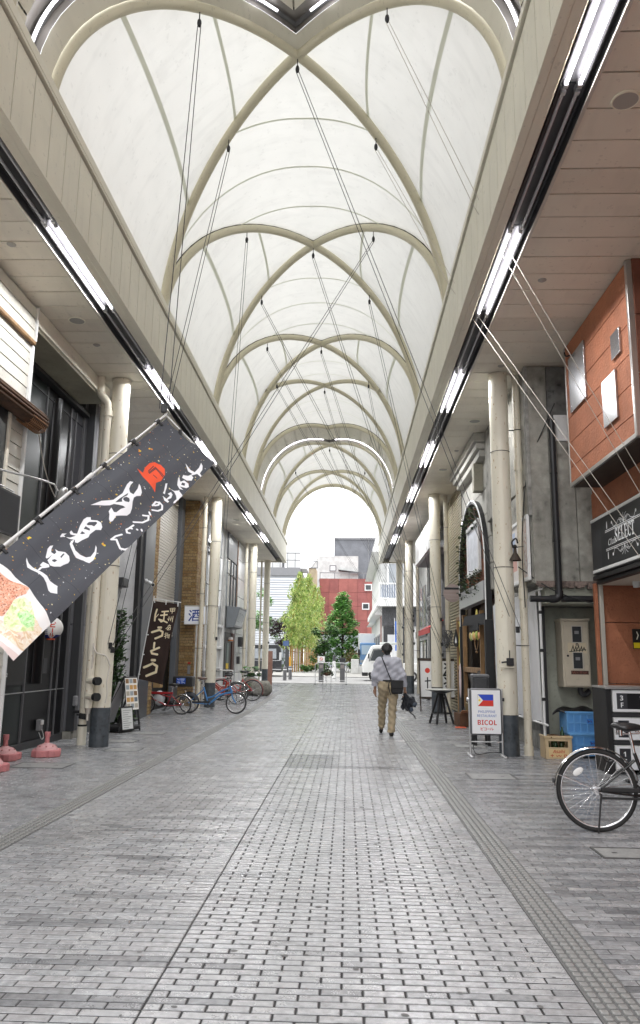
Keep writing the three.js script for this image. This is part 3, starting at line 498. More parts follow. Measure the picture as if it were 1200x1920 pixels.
// ---- white boarded house ----
{
  const b = house('boarded_house', 'cream weatherboarded house with wicker blind next to the black shopfront', 'house', [-4.6, 0, -6]);
  part('wall', [bx(-8, -3.70, 0, TOP, -9.88, 2.4)], M.woodDark, b);
  const boardM = [mat([0.66, 0.64, 0.57], 0.65, { tex: T.paint, size: 0.8 }), mat([0.62, 0.60, 0.53], 0.65, { tex: T.paint, size: 0.9 }), mat([0.69, 0.67, 0.60], 0.65, { tex: T.plaster, size: 1.2 })];
  for (let k = 0; k < 34; k++) { const y = 0.45 + k * 0.171; if (y + 0.17 > TOP) break; const up = y > 5.7, x = up ? -3.63 : -3.66; const g = bx(-0.03, 0, 0, 0.163, -9.93 + (up ? -0.02 : 0), -2); rz(g, 0.06); part('board', mv(g, x, y, 0), boardM[k % 3], b); }
  part('belt_trim', rb(-3.66, -3.60, 5.70, 5.75, -9.96, -2, 0.008), M.wood, b);
  part('corner_trim', [rb(-3.70, -3.625, 0.3, 5.69, -9.99, -9.935, 0.01), rb(-3.70, -3.60, 5.76, TOP, -9.985, -9.955, 0.008)], M.white, b);
  const w = part('window', bx(-3.70, -3.625, 3.1, 4.55, -9.36, -8.0), M.glassDark, b);
  part('window_frame', [rb(-3.69, -3.60, 3.05, 4.6, -9.43, -9.36, 0.01), rb(-3.69, -3.60, 3.0, 3.05, -9.43, -8, 0.01)], M.soffit, w);
  // wicker roll blind above the window
  const t = thing('wicker_blind', 'rolled brown wicker blind hanging on the boarded house', 'blind', [-3.50, 4.62, -10.1], 0);
  const wick = mat([0.20, 0.095, 0.045], 0.8, { tex: T.wood, size: 0.3 });
  const slats = []; for (let k = 0; k < 9; k++) { const a = -0.5 + k * 0.42; slats.push(cyl([Math.cos(a) * 0.13 - 0.03, Math.sin(a) * 0.13, 0], [Math.cos(a) * 0.13 - 0.03, Math.sin(a) * 0.13, 4], 0.022, 0.022, 6)); }
  part('rolled_slats', [cyl([-0.03, 0, 0.01], [-0.03, 0, 4], 0.118, 0.118, 18), ...slats], wick, t);
  const net = []; for (let k = 0; k < 10; k++) { const z = 0.02 + k * 0.05; net.push(tube([[-0.16, -0.02, z], [-0.08, -0.15, z], [0.06, -0.14, z], [0.11, 0, z]], 0.006, 5, 10)); } for (let k = 0; k < 6; k++) { const a = Math.PI + 0.3 + k * 0.5; net.push(cyl([Math.cos(a) * 0.145 - 0.03, Math.sin(a) * 0.15, 0], [Math.cos(a) * 0.145 - 0.03, Math.sin(a) * 0.15, 0.5], 0.006, 0.006, 5)); }
  part('woven_end', net, mat([0.34, 0.18, 0.09], 0.8), t);
  // dark hanging sign with brush lettering
  const s = thing('hanging_sign', 'dark hanging sign with pale brush lettering on the boarded house', 'sign', [-3.56, 2.95, -9.80], 0);
  part('board', rb(-0.045, 0, 0, 0.56, 0, 1.3, 0.008), M.charcoal, s);
  const [pg, pm] = print(1.2, 0.5, 220, (x, W, H) => { x.fillStyle = '#2c2d30'; x.fillRect(0, 0, W, H); x.strokeStyle = '#d8d8d4'; strokes(x, [[5, [[20, 30], [30, 60]]], [5, [[14, 62], [34, 44]]], [6, [[26, 20], [20, 80]]], [5, [[48, 26], [60, 30], [52, 58], [64, 74]]], [6, [[76, 22], [74, 78]]], [5, [[86, 40], [102, 36], [92, 76]]]], 1, 1, W * 0.06, 10, 1); }, 0.7);
  const f = part('lettering', mv(ry(pg, Math.PI / 2), 0.003, 0.28, 0.65), pm, s);
  part('bracket', [cyl([-0.05, 0.60, 0.1], [-0.05, 0.60, 1.2], 0.012, 0.012, 8), cyl([-0.02, 0.55, 0.15], [-0.05, 0.6, 0.15], 0.006, 0.006, 6)], M.alu, s);
  // spotlight on an arm
  const l = thing('spotlight', 'silver spotlight on a thin arm in front of the boarded house', 'lamp', [-3.62, 3.68, -9.3], 0);
  part('arm', [tube([[0, 0, 0.6], [0.15, 0.03, 0], [0.30, 0.05, -0.4], [0.40, 0.05, -0.75]], 0.014, 8), cyl([0.40, 0.05, -0.75], [0.43, -0.03, -0.80], 0.012, 0.012, 8)], M.alu, l);
  part('lamp_head', mv(rz(rx(lathe([[0, -0.12], [0.055, -0.115], [0.06, -0.02], [0.058, 0.06], [0.04, 0.10], [0, 0.115]], 20), 0.5), -0.7), 0.47, -0.06, -0.86), M.alu, l);
  const l2 = thing('spotlight', 'small silver spotlight below the dark hanging sign', 'lamp', [-3.60, 2.75, -9.85]);
  part('lamp_head', rz(lathe([[0, -0.08], [0.05, -0.075], [0.055, 0.03], [0.03, 0.07], [0, 0.075]], 18), -0.9).translate(0.10, 0.03, 0), M.alu, l2);
  part('arm', [tube([[0, 0.08, 0], [0.05, 0.1, 0], [0.09, 0.06, 0]], 0.009, 6), cyl([0, 0.08, 0], [0.01, 0.08, 0], 0.03, 0.03, 12)], M.alu, l2);
}
// ---- black shopfront ----
{
  const b = house('black_shopfront', 'glossy black shopfront with thin steel mullions behind the pink flag bases', 'shop', [-4.8, 0, -12]);
  part('wall', bx(-8, -4.42, 0, TOP, -13.86, -9.98), M.black, b);
  for (const [z0, z1] of [[-12.08, -9.99], [-13.2, -12.14], [-13.46, -13.24], [-13.84, -13.5]]) for (const [y0, y1] of [[0.12, 0.86], [0.885, 3.3], [3.32, 5.92]]) part('glass_panel', rb(-4.43, -4.28, y0, y1, z0, z1, 0.006), z0 < -13.3 && y0 > 3 ? mat([0.03, 0.03, 0.034], 0.28) : z1 > -12 ? mat([0.008, 0.013, 0.013], 0.28, { phys: { specularIntensity: 0.5 } }) : M.blackGloss, b);
  for (const z of [-12.11, -13.22, -13.48]) part('mullion', rb(-4.30, -4.255, 0.05, 5.88, z - 0.014, z + 0.014, 0.005), M.midGrey, b);
  part('head_frame', [rb(-4.3, -4.15, 5.90, 5.97, -13.86, -9.99, 0.006), rb(-4.32, -4.262, 5.70, 5.72, -13.84, -9.99, 0.004)], M.black, b);
  part('transom', [bx(-4.282, -4.262, 0.868, 0.882, -13.84, -9.99)], M.alu, b);
  part('plinth', bx(-4.44, -4.24, 0, 0.11, -13.86, -9.99), M.charcoal, b);
  // boxed beam above
  part('beam', [rb(-4.5, -3.66, 5.98, TOP, -13.3, -9.99, 0.01)], mat([0.36, 0.34, 0.25], 0.6, { tex: T.plaster, size: 1.4 }), b);
  part('beam_edge', [rb(-3.70, -3.62, 6.02, TOP, -13.32, -9.99, 0.008)], M.soffit, b);
  const col = part('curved_pane', rx(new THREE.CylinderGeometry(0.16, 0.16, 4.8, 18, 1).toNonIndexed(), 0).translate(-4.34, 3.4, -12.55), M.blackGloss, b);
  // small fittings on the door
  const sw = part('switch_plate', rb(-4.285, -4.262, 1.15, 1.40, -12.98, -12.80, 0.004), M.charcoal, b);
  // socket box with lead
  const o = thing('socket_box', 'small grey socket box with a white lead on the black shopfront', 'socket', [-4.22, 0.25, -12.75]);
  part('box', rb(-0.04, 0.03, 0, 0.17, -0.06, 0.06, 0.008), M.grey, o); part('cover', rb(0.03, 0.05, 0.09, 0.16, -0.045, 0.045, 0.006), M.white, o);
  part('lead', tube([[0.03, 0.02, -0.02], [0.05, -0.1, -0.07], [0.06, -0.14, 0.02], [0.05, -0.02, 0.14]], 0.006, 6), M.white, o);
  // beer lantern
  const la = thing('paper_lantern', 'round white blue and red paper lantern hanging before the black shopfront', 'lantern', [-4.19, 1.90, -12.85]);
  const [lg, lm] = print(1, 0.5, 512, (x, W, H) => {
    x.fillStyle = '#f3f1ee'; x.fillRect(0, 0, W, H); x.fillStyle = '#1d2a78'; x.fillRect(0, H * 0.72, W * 0.5, H); x.fillStyle = '#d8472c'; x.fillRect(W * 0.5, H * 0.70, W * 0.5, H); x.fillRect(0, 0, W, H * 0.1);
    for (const k of [0.2, 0.26, 0.32]) { x.fillRect(W * 0.55, H * k, W * 0.14, 5); x.fillRect(W * 0.05, H * k, W * 0.1, 5); } for (const k of [0.56, 0.61, 0.66]) { x.fillStyle = '#d8472c'; x.fillRect(W * 0.55, H * k, W * 0.15, 5); x.fillStyle = '#1d2a78'; x.fillRect(W * 0.08, H * k, W * 0.14, 5); }
    for (const ox of [0.27, 0.77]) { x.fillStyle = '#f6f4f0'; x.beginPath(); x.ellipse(W * ox, H * 0.62, W * 0.07, H * 0.30, 0, 0, 7); x.fill(); x.strokeStyle = '#cf3d24'; strokes(x, [[8, [[0, 0], [0, 30], [28, 30]]], [8, [[0, 14], [26, 9]]], [6, [[30, -8], [35, 2]]], [8, [[14, 44], [14, 72]]], [8, [[2, 82], [-4, 110]]], [8, [[18, 82], [18, 110], [32, 100]]]], 1, 1, W * ox - 14, H * 0.36); }
  }, 0.7);
  part('paper_shade', new THREE.SphereGeometry(0.19, 24, 16).scale(1, 0.95, 1).rotateY(0.35).toNonIndexed(), lm, la);
  part('rings', [cyl([0, -0.20, 0], [0, -0.17, 0], 0.07, 0.07, 16), cyl([0, 0.17, 0], [0, 0.2, 0], 0.07, 0.07, 16), cyl([0, 0.2, 0], [0, 0.34, 0], 0.004, 0.004, 5)], mat([0.55, 0.09, 0.04], 0.6), la);
  part('hook', [cyl([0, 0.34, 0], [-0.3, 0.36, 0], 0.006, 0.006, 6)], M.darkMetal, la);
  // cable across the shopfront
  solo('loose_cable', [tube([[-3.55, 4.62, -10.1], [-3.75, 4.25, -10.9], [-3.95, 3.98, -11.9], [-4.1, 3.85, -13.2], [-3.85, 3.7, -14.0]], 0.009, 6, 30)], M.rope, 'thin pale cable sagging across the black shopfront from the wicker blind', 'cable');
  // framed notice low at the near edge
  const n = thing('notice_board', 'black framed notice with a white phone number line by the large flag', 'sign', [-4.22, 1.0, -11.6]);
  part('frame', rb(-0.03, 0.01, 0, 1.0, -0.35, 1.2, 0.006), M.black, n);
  const [ng, nm] = print(1.4, 0.9, 180, (x, W, H) => { x.fillStyle = '#141415'; x.fillRect(0, 0, W, H); x.fillStyle = '#e2e2e2'; x.font = 'bold 15px sans-serif'; x.fillText('Tel:070-4460-4022', W * 0.12, H - 14); }, 0.5);
  part('notice_print', mv(ry(ng, Math.PI / 2), 0.013, 0.5, 0.425), nm, n);
}
// ---- grey metal pier and window strip ----
{
  const b = house('grey_metal_pier', 'grey sheet metal pier with posted notices beside the slim downpipe', 'building', [-4.8, 0, -14.4]);
  part('wall', bx(-8, -4.25, 0, TOP, -15.6, -13.87), M.midGrey, b);
  const panelM = mat([0.20, 0.20, 0.215], 0.4, { tex: T.paint, size: 0.8, metalness: 0.2 });
  for (const [y0, y1] of [[0.14, 2.0], [2.01, 4.0], [4.01, TOP]]) part('metal_panel', rb(-4.26, -4.12, y0, y1, -14.55, -13.9, 0.008), panelM, b);
  part('metal_edge', [rb(-4.2, -4.05, 0.14, TOP, -14.04, -13.88, 0.008)], M.charcoal, b);
  part('foot', bx(-4.27, -4.1, 0, 0.13, -14.6, -13.87), M.concrete, b);
  const win = part('window_strip', bx(-4.2, -4.0, 2.0, TOP, -15.5, -14.6), mat([0.42, 0.44, 0.47], 0.25, { tex: T.plaster, size: 0.6 }), b);
  const fr = [rb(-4.1, -3.97, 2, TOP, -14.66, -14.58, 0.01), rb(-4.1, -3.97, 2, TOP, -15.52, -15.46, 0.01)]; for (let k = 0; k < 8; k++) fr.push(rb(-4.1, -3.98, 2.3 + k * 0.52, 2.33 + k * 0.52, -15.46, -14.66, 0.006));
  part('window_frame', fr, M.white, win);
  const pn = part('posted_notice', rb(-4.13, -4.105, 1.15, 1.52, -14.50, -14.28, 0.004), M.alu, b);
  const [pg, pm] = print(0.10, 0.26, 400, (x, W, H) => { x.fillStyle = '#7d7d80'; x.fillRect(0, 0, W, H); x.fillStyle = '#eeeeee'; for (let k = 0; k < 3; k++) { x.fillRect(6, 6 + k * 34, W - 12, 26); x.fillStyle = k === 0 ? '#c9432f' : '#55555a'; x.fillRect(12, 14 + k * 34, W - 24, 9); x.fillStyle = '#eeeeee'; } }, 0.6);
  part('sticker', mv(ry(pg, Math.PI / 2), -4.116, 0.98, -14.38), pm, b);
  const h = thing('door_handle', 'dark lever handle and grey lock box at the edge of the metal pier', 'handle', [-4.05, 0.45, -13.85]);
  part('lock_box', rb(-0.03, 0.04, 0.12, 0.30, -0.05, 0.05, 0.02), M.grey, h); part('lever', [rb(-0.02, 0.20, 0.0, 0.05, -0.02, 0.03, 0.01), rb(0.05, 0.26, -0.04, -0.01, 0, 0.03, 0.008)], M.darkMetal, h);
}
// ---- white wall with ivy, grey clad wall ----
const leafGeo = (() => { const s = new THREE.Shape(); s.moveTo(0, 0); s.quadraticCurveTo(0.5, 0.15, 0.35, 0.6); s.quadraticCurveTo(0.2, 0.85, 0, 1); s.quadraticCurveTo(-0.2, 0.85, -0.35, 0.6); s.quadraticCurveTo(-0.5, 0.15, 0, 0); const g = new THREE.ShapeGeometry(s, 2); const p = g.attributes.position; for (let i = 0; i < p.count; i++) p.setZ(i, 0.25 * Math.abs(p.getX(i)) - 0.2 * p.getY(i) ** 2); g.computeVertexNormals(); return g; })();
// leaves at given points: [x, y, z, size], merged with colour per leaf
function leaves(list, cols, r, up = 0.2, out = [1, 0, 0], geo = leafGeo) {
  const src = geo.toNonIndexed(), sp = src.attributes.position, sn = src.attributes.normal, n = sp.count, P = new Float32Array(list.length * n * 3), N = new Float32Array(list.length * n * 3), C = new Float32Array(list.length * n * 3), U = new Float32Array(list.length * n * 2);
  const m = new THREE.Matrix4(), q = new THREE.Quaternion(), e = new THREE.Euler(), v = V(0, 0, 0), nm = new THREE.Matrix3();
  list.forEach(([x, y, z, s, d], k) => {
    const o = d ?? out, yaw = Math.atan2(o[0], o[2]) + (r() - 0.5) * 1.8; e.set(-1.9 + (r() - 0.5) * 1.3 + up, yaw, (r() - 0.5) * 2.2, 'YXZ'); q.setFromEuler(e); m.compose(V(x, y, z), q, V(s, s, s)); nm.getNormalMatrix(m);
    const c = cols[Math.floor(r() * cols.length)], b = 0.75 + 0.5 * r();
    for (let i = 0; i < n; i++) { v.fromBufferAttribute(sp, i).applyMatrix4(m); const o3 = (k * n + i) * 3; P[o3] = v.x; P[o3 + 1] = v.y; P[o3 + 2] = v.z; v.fromBufferAttribute(sn, i).applyMatrix3(nm).normalize(); N[o3] = v.x; N[o3 + 1] = v.y; N[o3 + 2] = v.z; C[o3] = c[0] * b; C[o3 + 1] = c[1] * b; C[o3 + 2] = c[2] * b; }
  });
  const g = new THREE.BufferGeometry(); g.setAttribute('position', new THREE.BufferAttribute(P, 3)); g.setAttribute('normal', new THREE.BufferAttribute(N, 3)); g.setAttribute('uv', new THREE.BufferAttribute(U, 2)); g.setAttribute('color', new THREE.BufferAttribute(C, 3)); return g;
}
const leafMat = new THREE.MeshPhysicalMaterial({ color: 0xffffff, vertexColors: true, roughness: 0.6, side: THREE.DoubleSide, transmission: 0.3, thickness: 0 });
const leafMatDull = new THREE.MeshStandardMaterial({ color: 0xffffff, vertexColors: true, roughness: 0.55, side: THREE.DoubleSide });
{
  const b = house('white_house', 'pale house wall overgrown with ivy behind the menu easel', 'building', [-4.9, 0, -17]);
  part('wall', bx(-8, -4.28, 0, TOP, -18.2, -15.61), mat([0.50, 0.50, 0.51], 0.85, { tex: T.plaster, size: 1.6 }), b);
  part('pier_edge', [bx(-4.29, -4.18, 0, TOP, -18.32, -18.05)], M.black, b);
  part('wall_lamp', [rb(-4.3, -4.12, 2.95, 3.15, -17.0, -16.6, 0.02)], M.charcoal, b);
  const iv = thing('ivy_plant', 'dark green ivy climbing the pale wall behind the menu easel', 'plant', [-4.0, 0, -16.6]);
  const r = rng(12), L = []; for (let k = 0; k < 900; k++) { const y = 0.05 + 2.4 * Math.pow(r(), 0.85), w = 0.45 * (1 - 0.45 * (y / 2.4)); L.push([-0.22 + r() * 0.2 + (r() < 0.2 ? 0.06 : 0), y, (r() - 0.5) * 2 * w, 0.07 + r() * 0.07]); }
  for (let k = 0; k < 160; k++) L.push([-0.02 + r() * 0.35, 0.05 + r() * 0.35, 0.3 + (r() - 0.5) * 0.7, 0.09 + r() * 0.09]);
  part('foliage', leaves(L, [[0.035, 0.075, 0.022], [0.05, 0.11, 0.03], [0.03, 0.055, 0.02], [0.075, 0.14, 0.045]], r), leafMatDull, iv);
  part('stems', [0, 1, 2, 3].map((k) => tube([[-0.2, 0, -0.2 + k * 0.15], [-0.22, 0.8, -0.25 + k * 0.13], [-0.2, 1.5, -0.1 + k * 0.08], [-0.22, 2.2, -0.15 + k * 0.1]], 0.012, 5)), M.woodDark, iv);
  const g = house('grey_clad_house', 'grey metal clad house front with a small white camera beside the brown flag', 'building', [-4.9, 0, -18.9]);
  part('wall', bx(-8, -4.22, 0, TOP, -19.38, -18.33), M.midGrey, g);
  part('cladding', [rb(-4.23, -4.14, 0, TOP, -18.84, -18.35, 0.006), rb(-4.23, -4.16, 0, TOP, -19.36, -18.86, 0.006)], mat([0.105, 0.11, 0.12], 0.35, { tex: T.paint, size: 0.9, metalness: 0.3 }), g);
  const cam = thing('security_camera', 'small white security camera on the grey clad house', 'camera', [-4.13, 3.2, -18.5]);
  part('mount', [cyl([-0.01, 0.06, 0], [0.03, 0.06, 0], 0.05, 0.05, 14), cyl([0.03, 0.06, 0], [0.10, 0.02, 0.02], 0.018, 0.018, 8)], M.white, cam); part('body', [cyl([0.06, 0.03, -0.05], [0.20, -0.05, 0.10], 0.045, 0.05, 14)], M.white, cam); part('lens', cyl([0.198, -0.049, 0.098], [0.206, -0.054, 0.107], 0.035, 0.035, 12), M.glassDark, cam);
}
// ---- brick house with rolling shutter ----
{
  const b = house('brick_house', 'yellow brick house with corrugated rolling shutter beside the brown flag', 'building', [-4.9, 0, -22]);
  part('wall', [bx(-8, -4.62, 0, TOP, -25.2, -19.4), bx(-4.63, -4.27, 0, TOP, -20.02, -19.42), bx(-4.63, -3.90, 0, TOP, -24.9, -23.42)], mat([0.10, 0.085, 0.06], 0.9), b);
  const bm = [[0.55, 0.37, 0.16], [0.48, 0.30, 0.12], [0.60, 0.42, 0.20], [0.42, 0.25, 0.11], [0.52, 0.35, 0.17]].map((c) => mat(c, 0.8, { tex: T.brick, size: 0.21, bump: T.fine, bumpSize: 0.1, bumpScale: 0.003 }));
  const pick = rng(19);
  // the bricks that show largest are separate pieces, the rest are joined
  const rest = []; let n = 0; const put = (g, single) => { if (single && n < 290) { n++; part('brick', g, bm[Math.floor(pick() * 5)], b); } else rest[Math.floor(pick() * 5)] = [...(rest[0] ? [] : [])]; };
  const loose = [[], [], [], [], []];
  const H = 0.088, J = 0.012;
  for (let r = 0; r < 71; r++) {
    const y = 0.02 + r * H, o = r % 2 ? 0.11 : 0, see = true;
    // pier, face to the viewer (z = -23.4)
    for (let k = -1; k < 4; k++) { const x0 = Math.max(-4.6, -4.6 + o + k * 0.235), x1 = Math.min(-3.9, -4.6 + o + (k + 1) * 0.235 - J); if (x1 - x0 < 0.03) continue; const d = pick() * 0.006, g = bx(x0, x1, y, y + H - J, -23.45, -23.40 + d), i = Math.floor(pick() * 5); if (n < 290 && x1 > -4.45) { n++; part('brick', g, bm[i], b); } else loose[i].push(g); }
    // pier, face to the street (x = -3.86)
    for (let k = -1; k < 7; k++) { const z1 = Math.min(-23.40, -23.40 + o - k * 0.235), z0 = Math.max(-24.88, -23.40 + o - (k + 1) * 0.235 + J); if (z1 - z0 < 0.03) continue; loose[Math.floor(pick() * 5)].push(bx(-3.92, -3.865 + pick() * 0.006, y, y + H - J, z0, z1)); }
    // near jamb, face to the street
    for (let k = -1; k < 3; k++) { const z1 = Math.min(-19.42, -19.42 + o - k * 0.235), z0 = Math.max(-20.0, -19.42 + o - (k + 1) * 0.235 + J); if (z1 - z0 < 0.03) continue; loose[Math.floor(pick() * 5)].push(bx(-4.29, -4.23 + pick() * 0.006, y, y + H - J, z0, z1)); }
  }
  loose.forEach((g, i) => { if (g.length) part('brickwork', g, bm[i], b).userData.kind = 'stuff'; });
  // rolling shutter: corrugated slats
  const sh = part('shutter_box', bx(-4.6, -4.5, 1.9, 2.0, -22.9, -20.05), M.charcoal, b);
  const shm = mat([0.60, 0.565, 0.50], 0.4, { tex: T.paint, size: 0.9, metalness: 0.25 });
  for (let k = 0; k < 52; k++) { const y = 2.02 + k * 0.082; const g = rb(-4.46, -4.41, y, y + 0.072, -22.9, -20.04, 0.018, 2); part('shutter_slat', g, shm, b); }
  part('shutter_guide', [rb(-4.47, -4.30, 0, TOP, -23.38, -22.92, 0.01)], mat([0.13, 0.14, 0.155], 0.4, { tex: T.paint, size: 1 }), b);
  part('doorway', bx(-4.61, -4.58, 0, 1.9, -22.9, -20.05), M.black, b);
  part('doorstep_goods', [rb(-4.5, -4.3, 0.62, 0.85, -21.5, -21.2, 0.01)], mat([0.40, 0.26, 0.12], 0.8), b);
  const sw = part('alarm_box', [rb(-4.02, -3.94, 0.95, 1.2, -23.42, -23.36, 0.006)], M.grey, b); part('alarm_lamp', rb(-4.02, -3.94, 1.25, 1.30, -23.40, -23.37, 0.006), mat([0.5, 0.03, 0.02], 0.5), b);
  // projecting lightbox with the character for liquor
  const s = thing('lightbox_sign', 'white lightbox with a blue liquor character on the brick pier', 'sign', [-3.75, 2.40, -23.05]);
  part('case', rb(-0.36, 0.30, 0, 0.56, -0.09, 0.09, 0.012), M.trimMetal, s);
  const sake = [[10, [[12, 14], [22, 24]]], [10, [[6, 40], [16, 50]]], [11, [[8, 92], [26, 64]]], [10, [[34, 14], [98, 10]]], [10, [[40, 34], [36, 92]]], [10, [[38, 36], [94, 32], [96, 92]]], [8, [[56, 14], [54, 48], [46, 60]]], [8, [[74, 14], [74, 50], [88, 54]]], [8, [[42, 68], [92, 66]]], [9, [[36, 90], [96, 88]]]];
  const [pg, pm] = print(0.62, 0.52, 400, (x, W, H) => { x.fillStyle = '#e9ecf2'; x.fillRect(0, 0, W, H); x.strokeStyle = '#1b3a8c'; strokes(x, sake, 1.45, 1.5, W * 0.18, H * 0.14, 1.5); }, 0.5);
  part('sign_face', mv(pg, -0.03, 0.28, 0.093), pm, s);
  const [pg2, pm2] = print(0.16, 0.52, 100, (x, W, H) => { x.fillStyle = '#dfe2e8'; x.fillRect(0, 0, W, H); }, 0.5);
  part('sign_side', mv(ry(pg2, Math.PI / 2), 0.303, 0.28, 0), pm2, s);
  part('bracket', [cyl([-0.36, 0.1, 0], [-0.5, 0.1, -0.3], 0.012, 0.012, 6), cyl([0.02, 0, 0], [0.02, -2.4, 0], 0.028, 0.028, 12)], M.white, s);
  part('sign_ledge', [rb(-0.36, 0.33, 0.56, 0.575, -0.10, 0.10, 0.004)], M.trimMetal, s);
}
// ---- white glazed house, window house, tiled house ----
{
  const b = house('glazed_house', 'white panelled house with tall reflecting glass behind the blue bicycle', 'building', [-4.9, 0, -27]);
  part('wall', bx(-8, -3.92, 0, TOP, -28.9, -25.0), M.plasterWhite, b);
  for (let k = 0; k < 4; k++) for (let j = 0; j < 3; j++) part('glass_panel', rb(-3.93, -3.86, 2.65 + j * 1.2, 3.81 + j * 1.2, -25.9 - k * 0.74, -25.2 - k * 0.74, 0.006), mat([0.52, 0.54, 0.56], 0.08), b);
  part('door_glass', [bx(-3.93, -3.87, 0.35, 2.5, -26.9, -25.3)], M.glassDark, b);
  for (const y of [0.3, 1.0, 1.75, 2.52]) part('transom', rb(-3.93, -3.83, y, y + 0.09, -28.8, -25.02, 0.008), M.white, b);
  for (const z of [-25.1, -26.95, -28.6]) part('jamb', rb(-3.93, -3.82, 0, 2.6, z - 0.06, z + 0.06, 0.008), M.white, b);
  part('wall_bar', [bx(-3.86, -3.80, 5.15, 5.2, -27, -25.1), bx(-3.86, -3.80, 4.85, 4.9, -27, -25.1)], M.charcoal, b);
  const c = house('window_house', 'grey house with tall sash windows above a silver sign and dark doorway', 'building', [-4.9, 0, -30.3]);
  part('wall', bx(-8, -3.85, 0, TOP, -31.65, -28.92), M.plasterWhite, c);
  part('upper_panel', rb(-3.86, -3.78, 5.2, 6.2, -31.3, -29.0, 0.01), mat([0.16, 0.165, 0.175], 0.4, { tex: T.paint, size: 1 }), c);
  for (let k = 0; k < 3; k++) { const w = part('window', bx(-3.86, -3.80, 3.35, 5.15, -29.75 - k * 0.75, -29.08 - k * 0.75), M.glassGrey, c); part('window_frame', [bx(-3.85, -3.77, 3.3, 5.2, -29.80 - k * 0.75, -29.74 - k * 0.75), bx(-3.85, -3.775, 4.6, 4.64, -29.74 - k * 0.75, -29.08 - k * 0.75)], M.charcoal, w); }
  part('rust_post', bx(-3.86, -3.76, 3.0, 6.2, -31.5, -31.36), mat([0.23, 0.14, 0.09], 0.8, { tex: T.plaster, size: 0.6 }), c);
  part('doorway', bx(-3.86, -3.82, 0.15, 2.4, -31.3, -29.1), M.black, c);
  const dr = part('poster', bx(-3.825, -3.80, 1.25, 2.0, -30.0, -29.5), mat([0.12, 0.16, 0.15], 0.5), c); part('poster_yellow', bx(-3.822, -3.797, 0.95, 1.24, -30.0, -29.5), mat([0.72, 0.5, 0.03], 0.6), c);
  part('door_leaf', bx(-3.84, -3.78, 0.9, 2.4, -31.3, -30.7), mat([0.16, 0.06, 0.035], 0.6, { tex: T.wood, size: 0.6 }), c);
  const ln = thing('hanging_lantern', 'small white and orange lantern in the dark doorway', 'lantern', [-3.7, 2.05, -29.7]); part('shade', lathe([[0.03, 0.18], [0.09, 0.15], [0.10, 0.02], [0.04, 0]], 16), M.white, ln); part('band', lathe([[0.101, 0.02], [0.102, 0.07]], 16), mat([0.6, 0.18, 0.03], 0.6), ln); part('cord', cyl([0, 0.18, 0], [0, 0.5, 0], 0.005, 0.005, 5), M.black, ln);
  // tapered silver sign
  const s = thing('tapered_sign', 'silver tapered sign box with faded lettering above the dark doorway', 'sign', [-3.80, 2.55, -29.1]);
  part('case', [ry(ext([[0, 0], [0.30, 0.05], [0.50, 0.78], [0, 0.82]], 2.1), 0).translate(0, 0, -2.1)], mat([0.23, 0.25, 0.27], 0.4, { metalness: 0.3, tex: T.paint, size: 0.6 }), s);
  const [pg, pm] = print(1.9, 0.62, 200, (x, W, H) => { x.fillStyle = '#c3c7ca'; x.fillRect(0, 0, W, H); x.strokeStyle = '#6d7376'; strokes(x, [[8, [[20, 30], [20, 90]]], [8, [[50, 24], [48, 96]]], [8, [[80, 30], [110, 30], [80, 90], [112, 92]]], [10, [[150, 20], [150, 100]]], [8, [[190, 36], [230, 30], [200, 96]]], [9, [[270, 60], [300, 30], [330, 60], [300, 92], [270, 60]]]], 1, 1); }, 0.35);
  part('sign_face', mv(ry(rx(pg, 0.267), Math.PI / 2), 0.407, 0.412, -1.05), pm, s);
  const d = house('tiled_house', 'white tiled house at the end of the row by the lettered garden stones', 'building', [-4.9, 0, -35]);
  part('wall', bx(-8, -3.82, 0, TOP, -38.2, -31.67), mat([0.5, 0.5, 0.5], 0.7), d);
  const tm = [mat([0.66, 0.67, 0.66], 0.2, { tex: T.paint, size: 1 }), mat([0.60, 0.61, 0.61], 0.2, { tex: T.paint, size: 1 })];
  for (let k = 0; k < 8; k++) for (let j = 0; j < 8; j++) part('tile', rb(-3.83, -3.77, 0.1 + j * 0.77, 0.85 + j * 0.77, -32.5 - k * 0.8, -31.72 - k * 0.8, 0.006), tm[(k + j * 3) % 2], d);
  part('meter', [rb(-3.8, -3.62, 1.9, 2.3, -32.6, -32.2, 0.01), rb(-3.8, -3.66, 1.2, 1.5, -32.2, -31.95, 0.01)], M.charcoal, d);
  const wl = thing('wall_lamp', 'grey dome wall lamp on the white tiled house', 'lamp', [-3.76, 3.35, -32.1]); part('dome', new THREE.SphereGeometry(0.14, 16, 10, 0, 6.3, 0, 1.6).rotateZ(-0.5).toNonIndexed(), M.charcoal, wl); part('backplate', rb(-0.02, 0.02, -0.1, 0.1, -0.08, 0.08, 0.008), M.grey, wl);
}
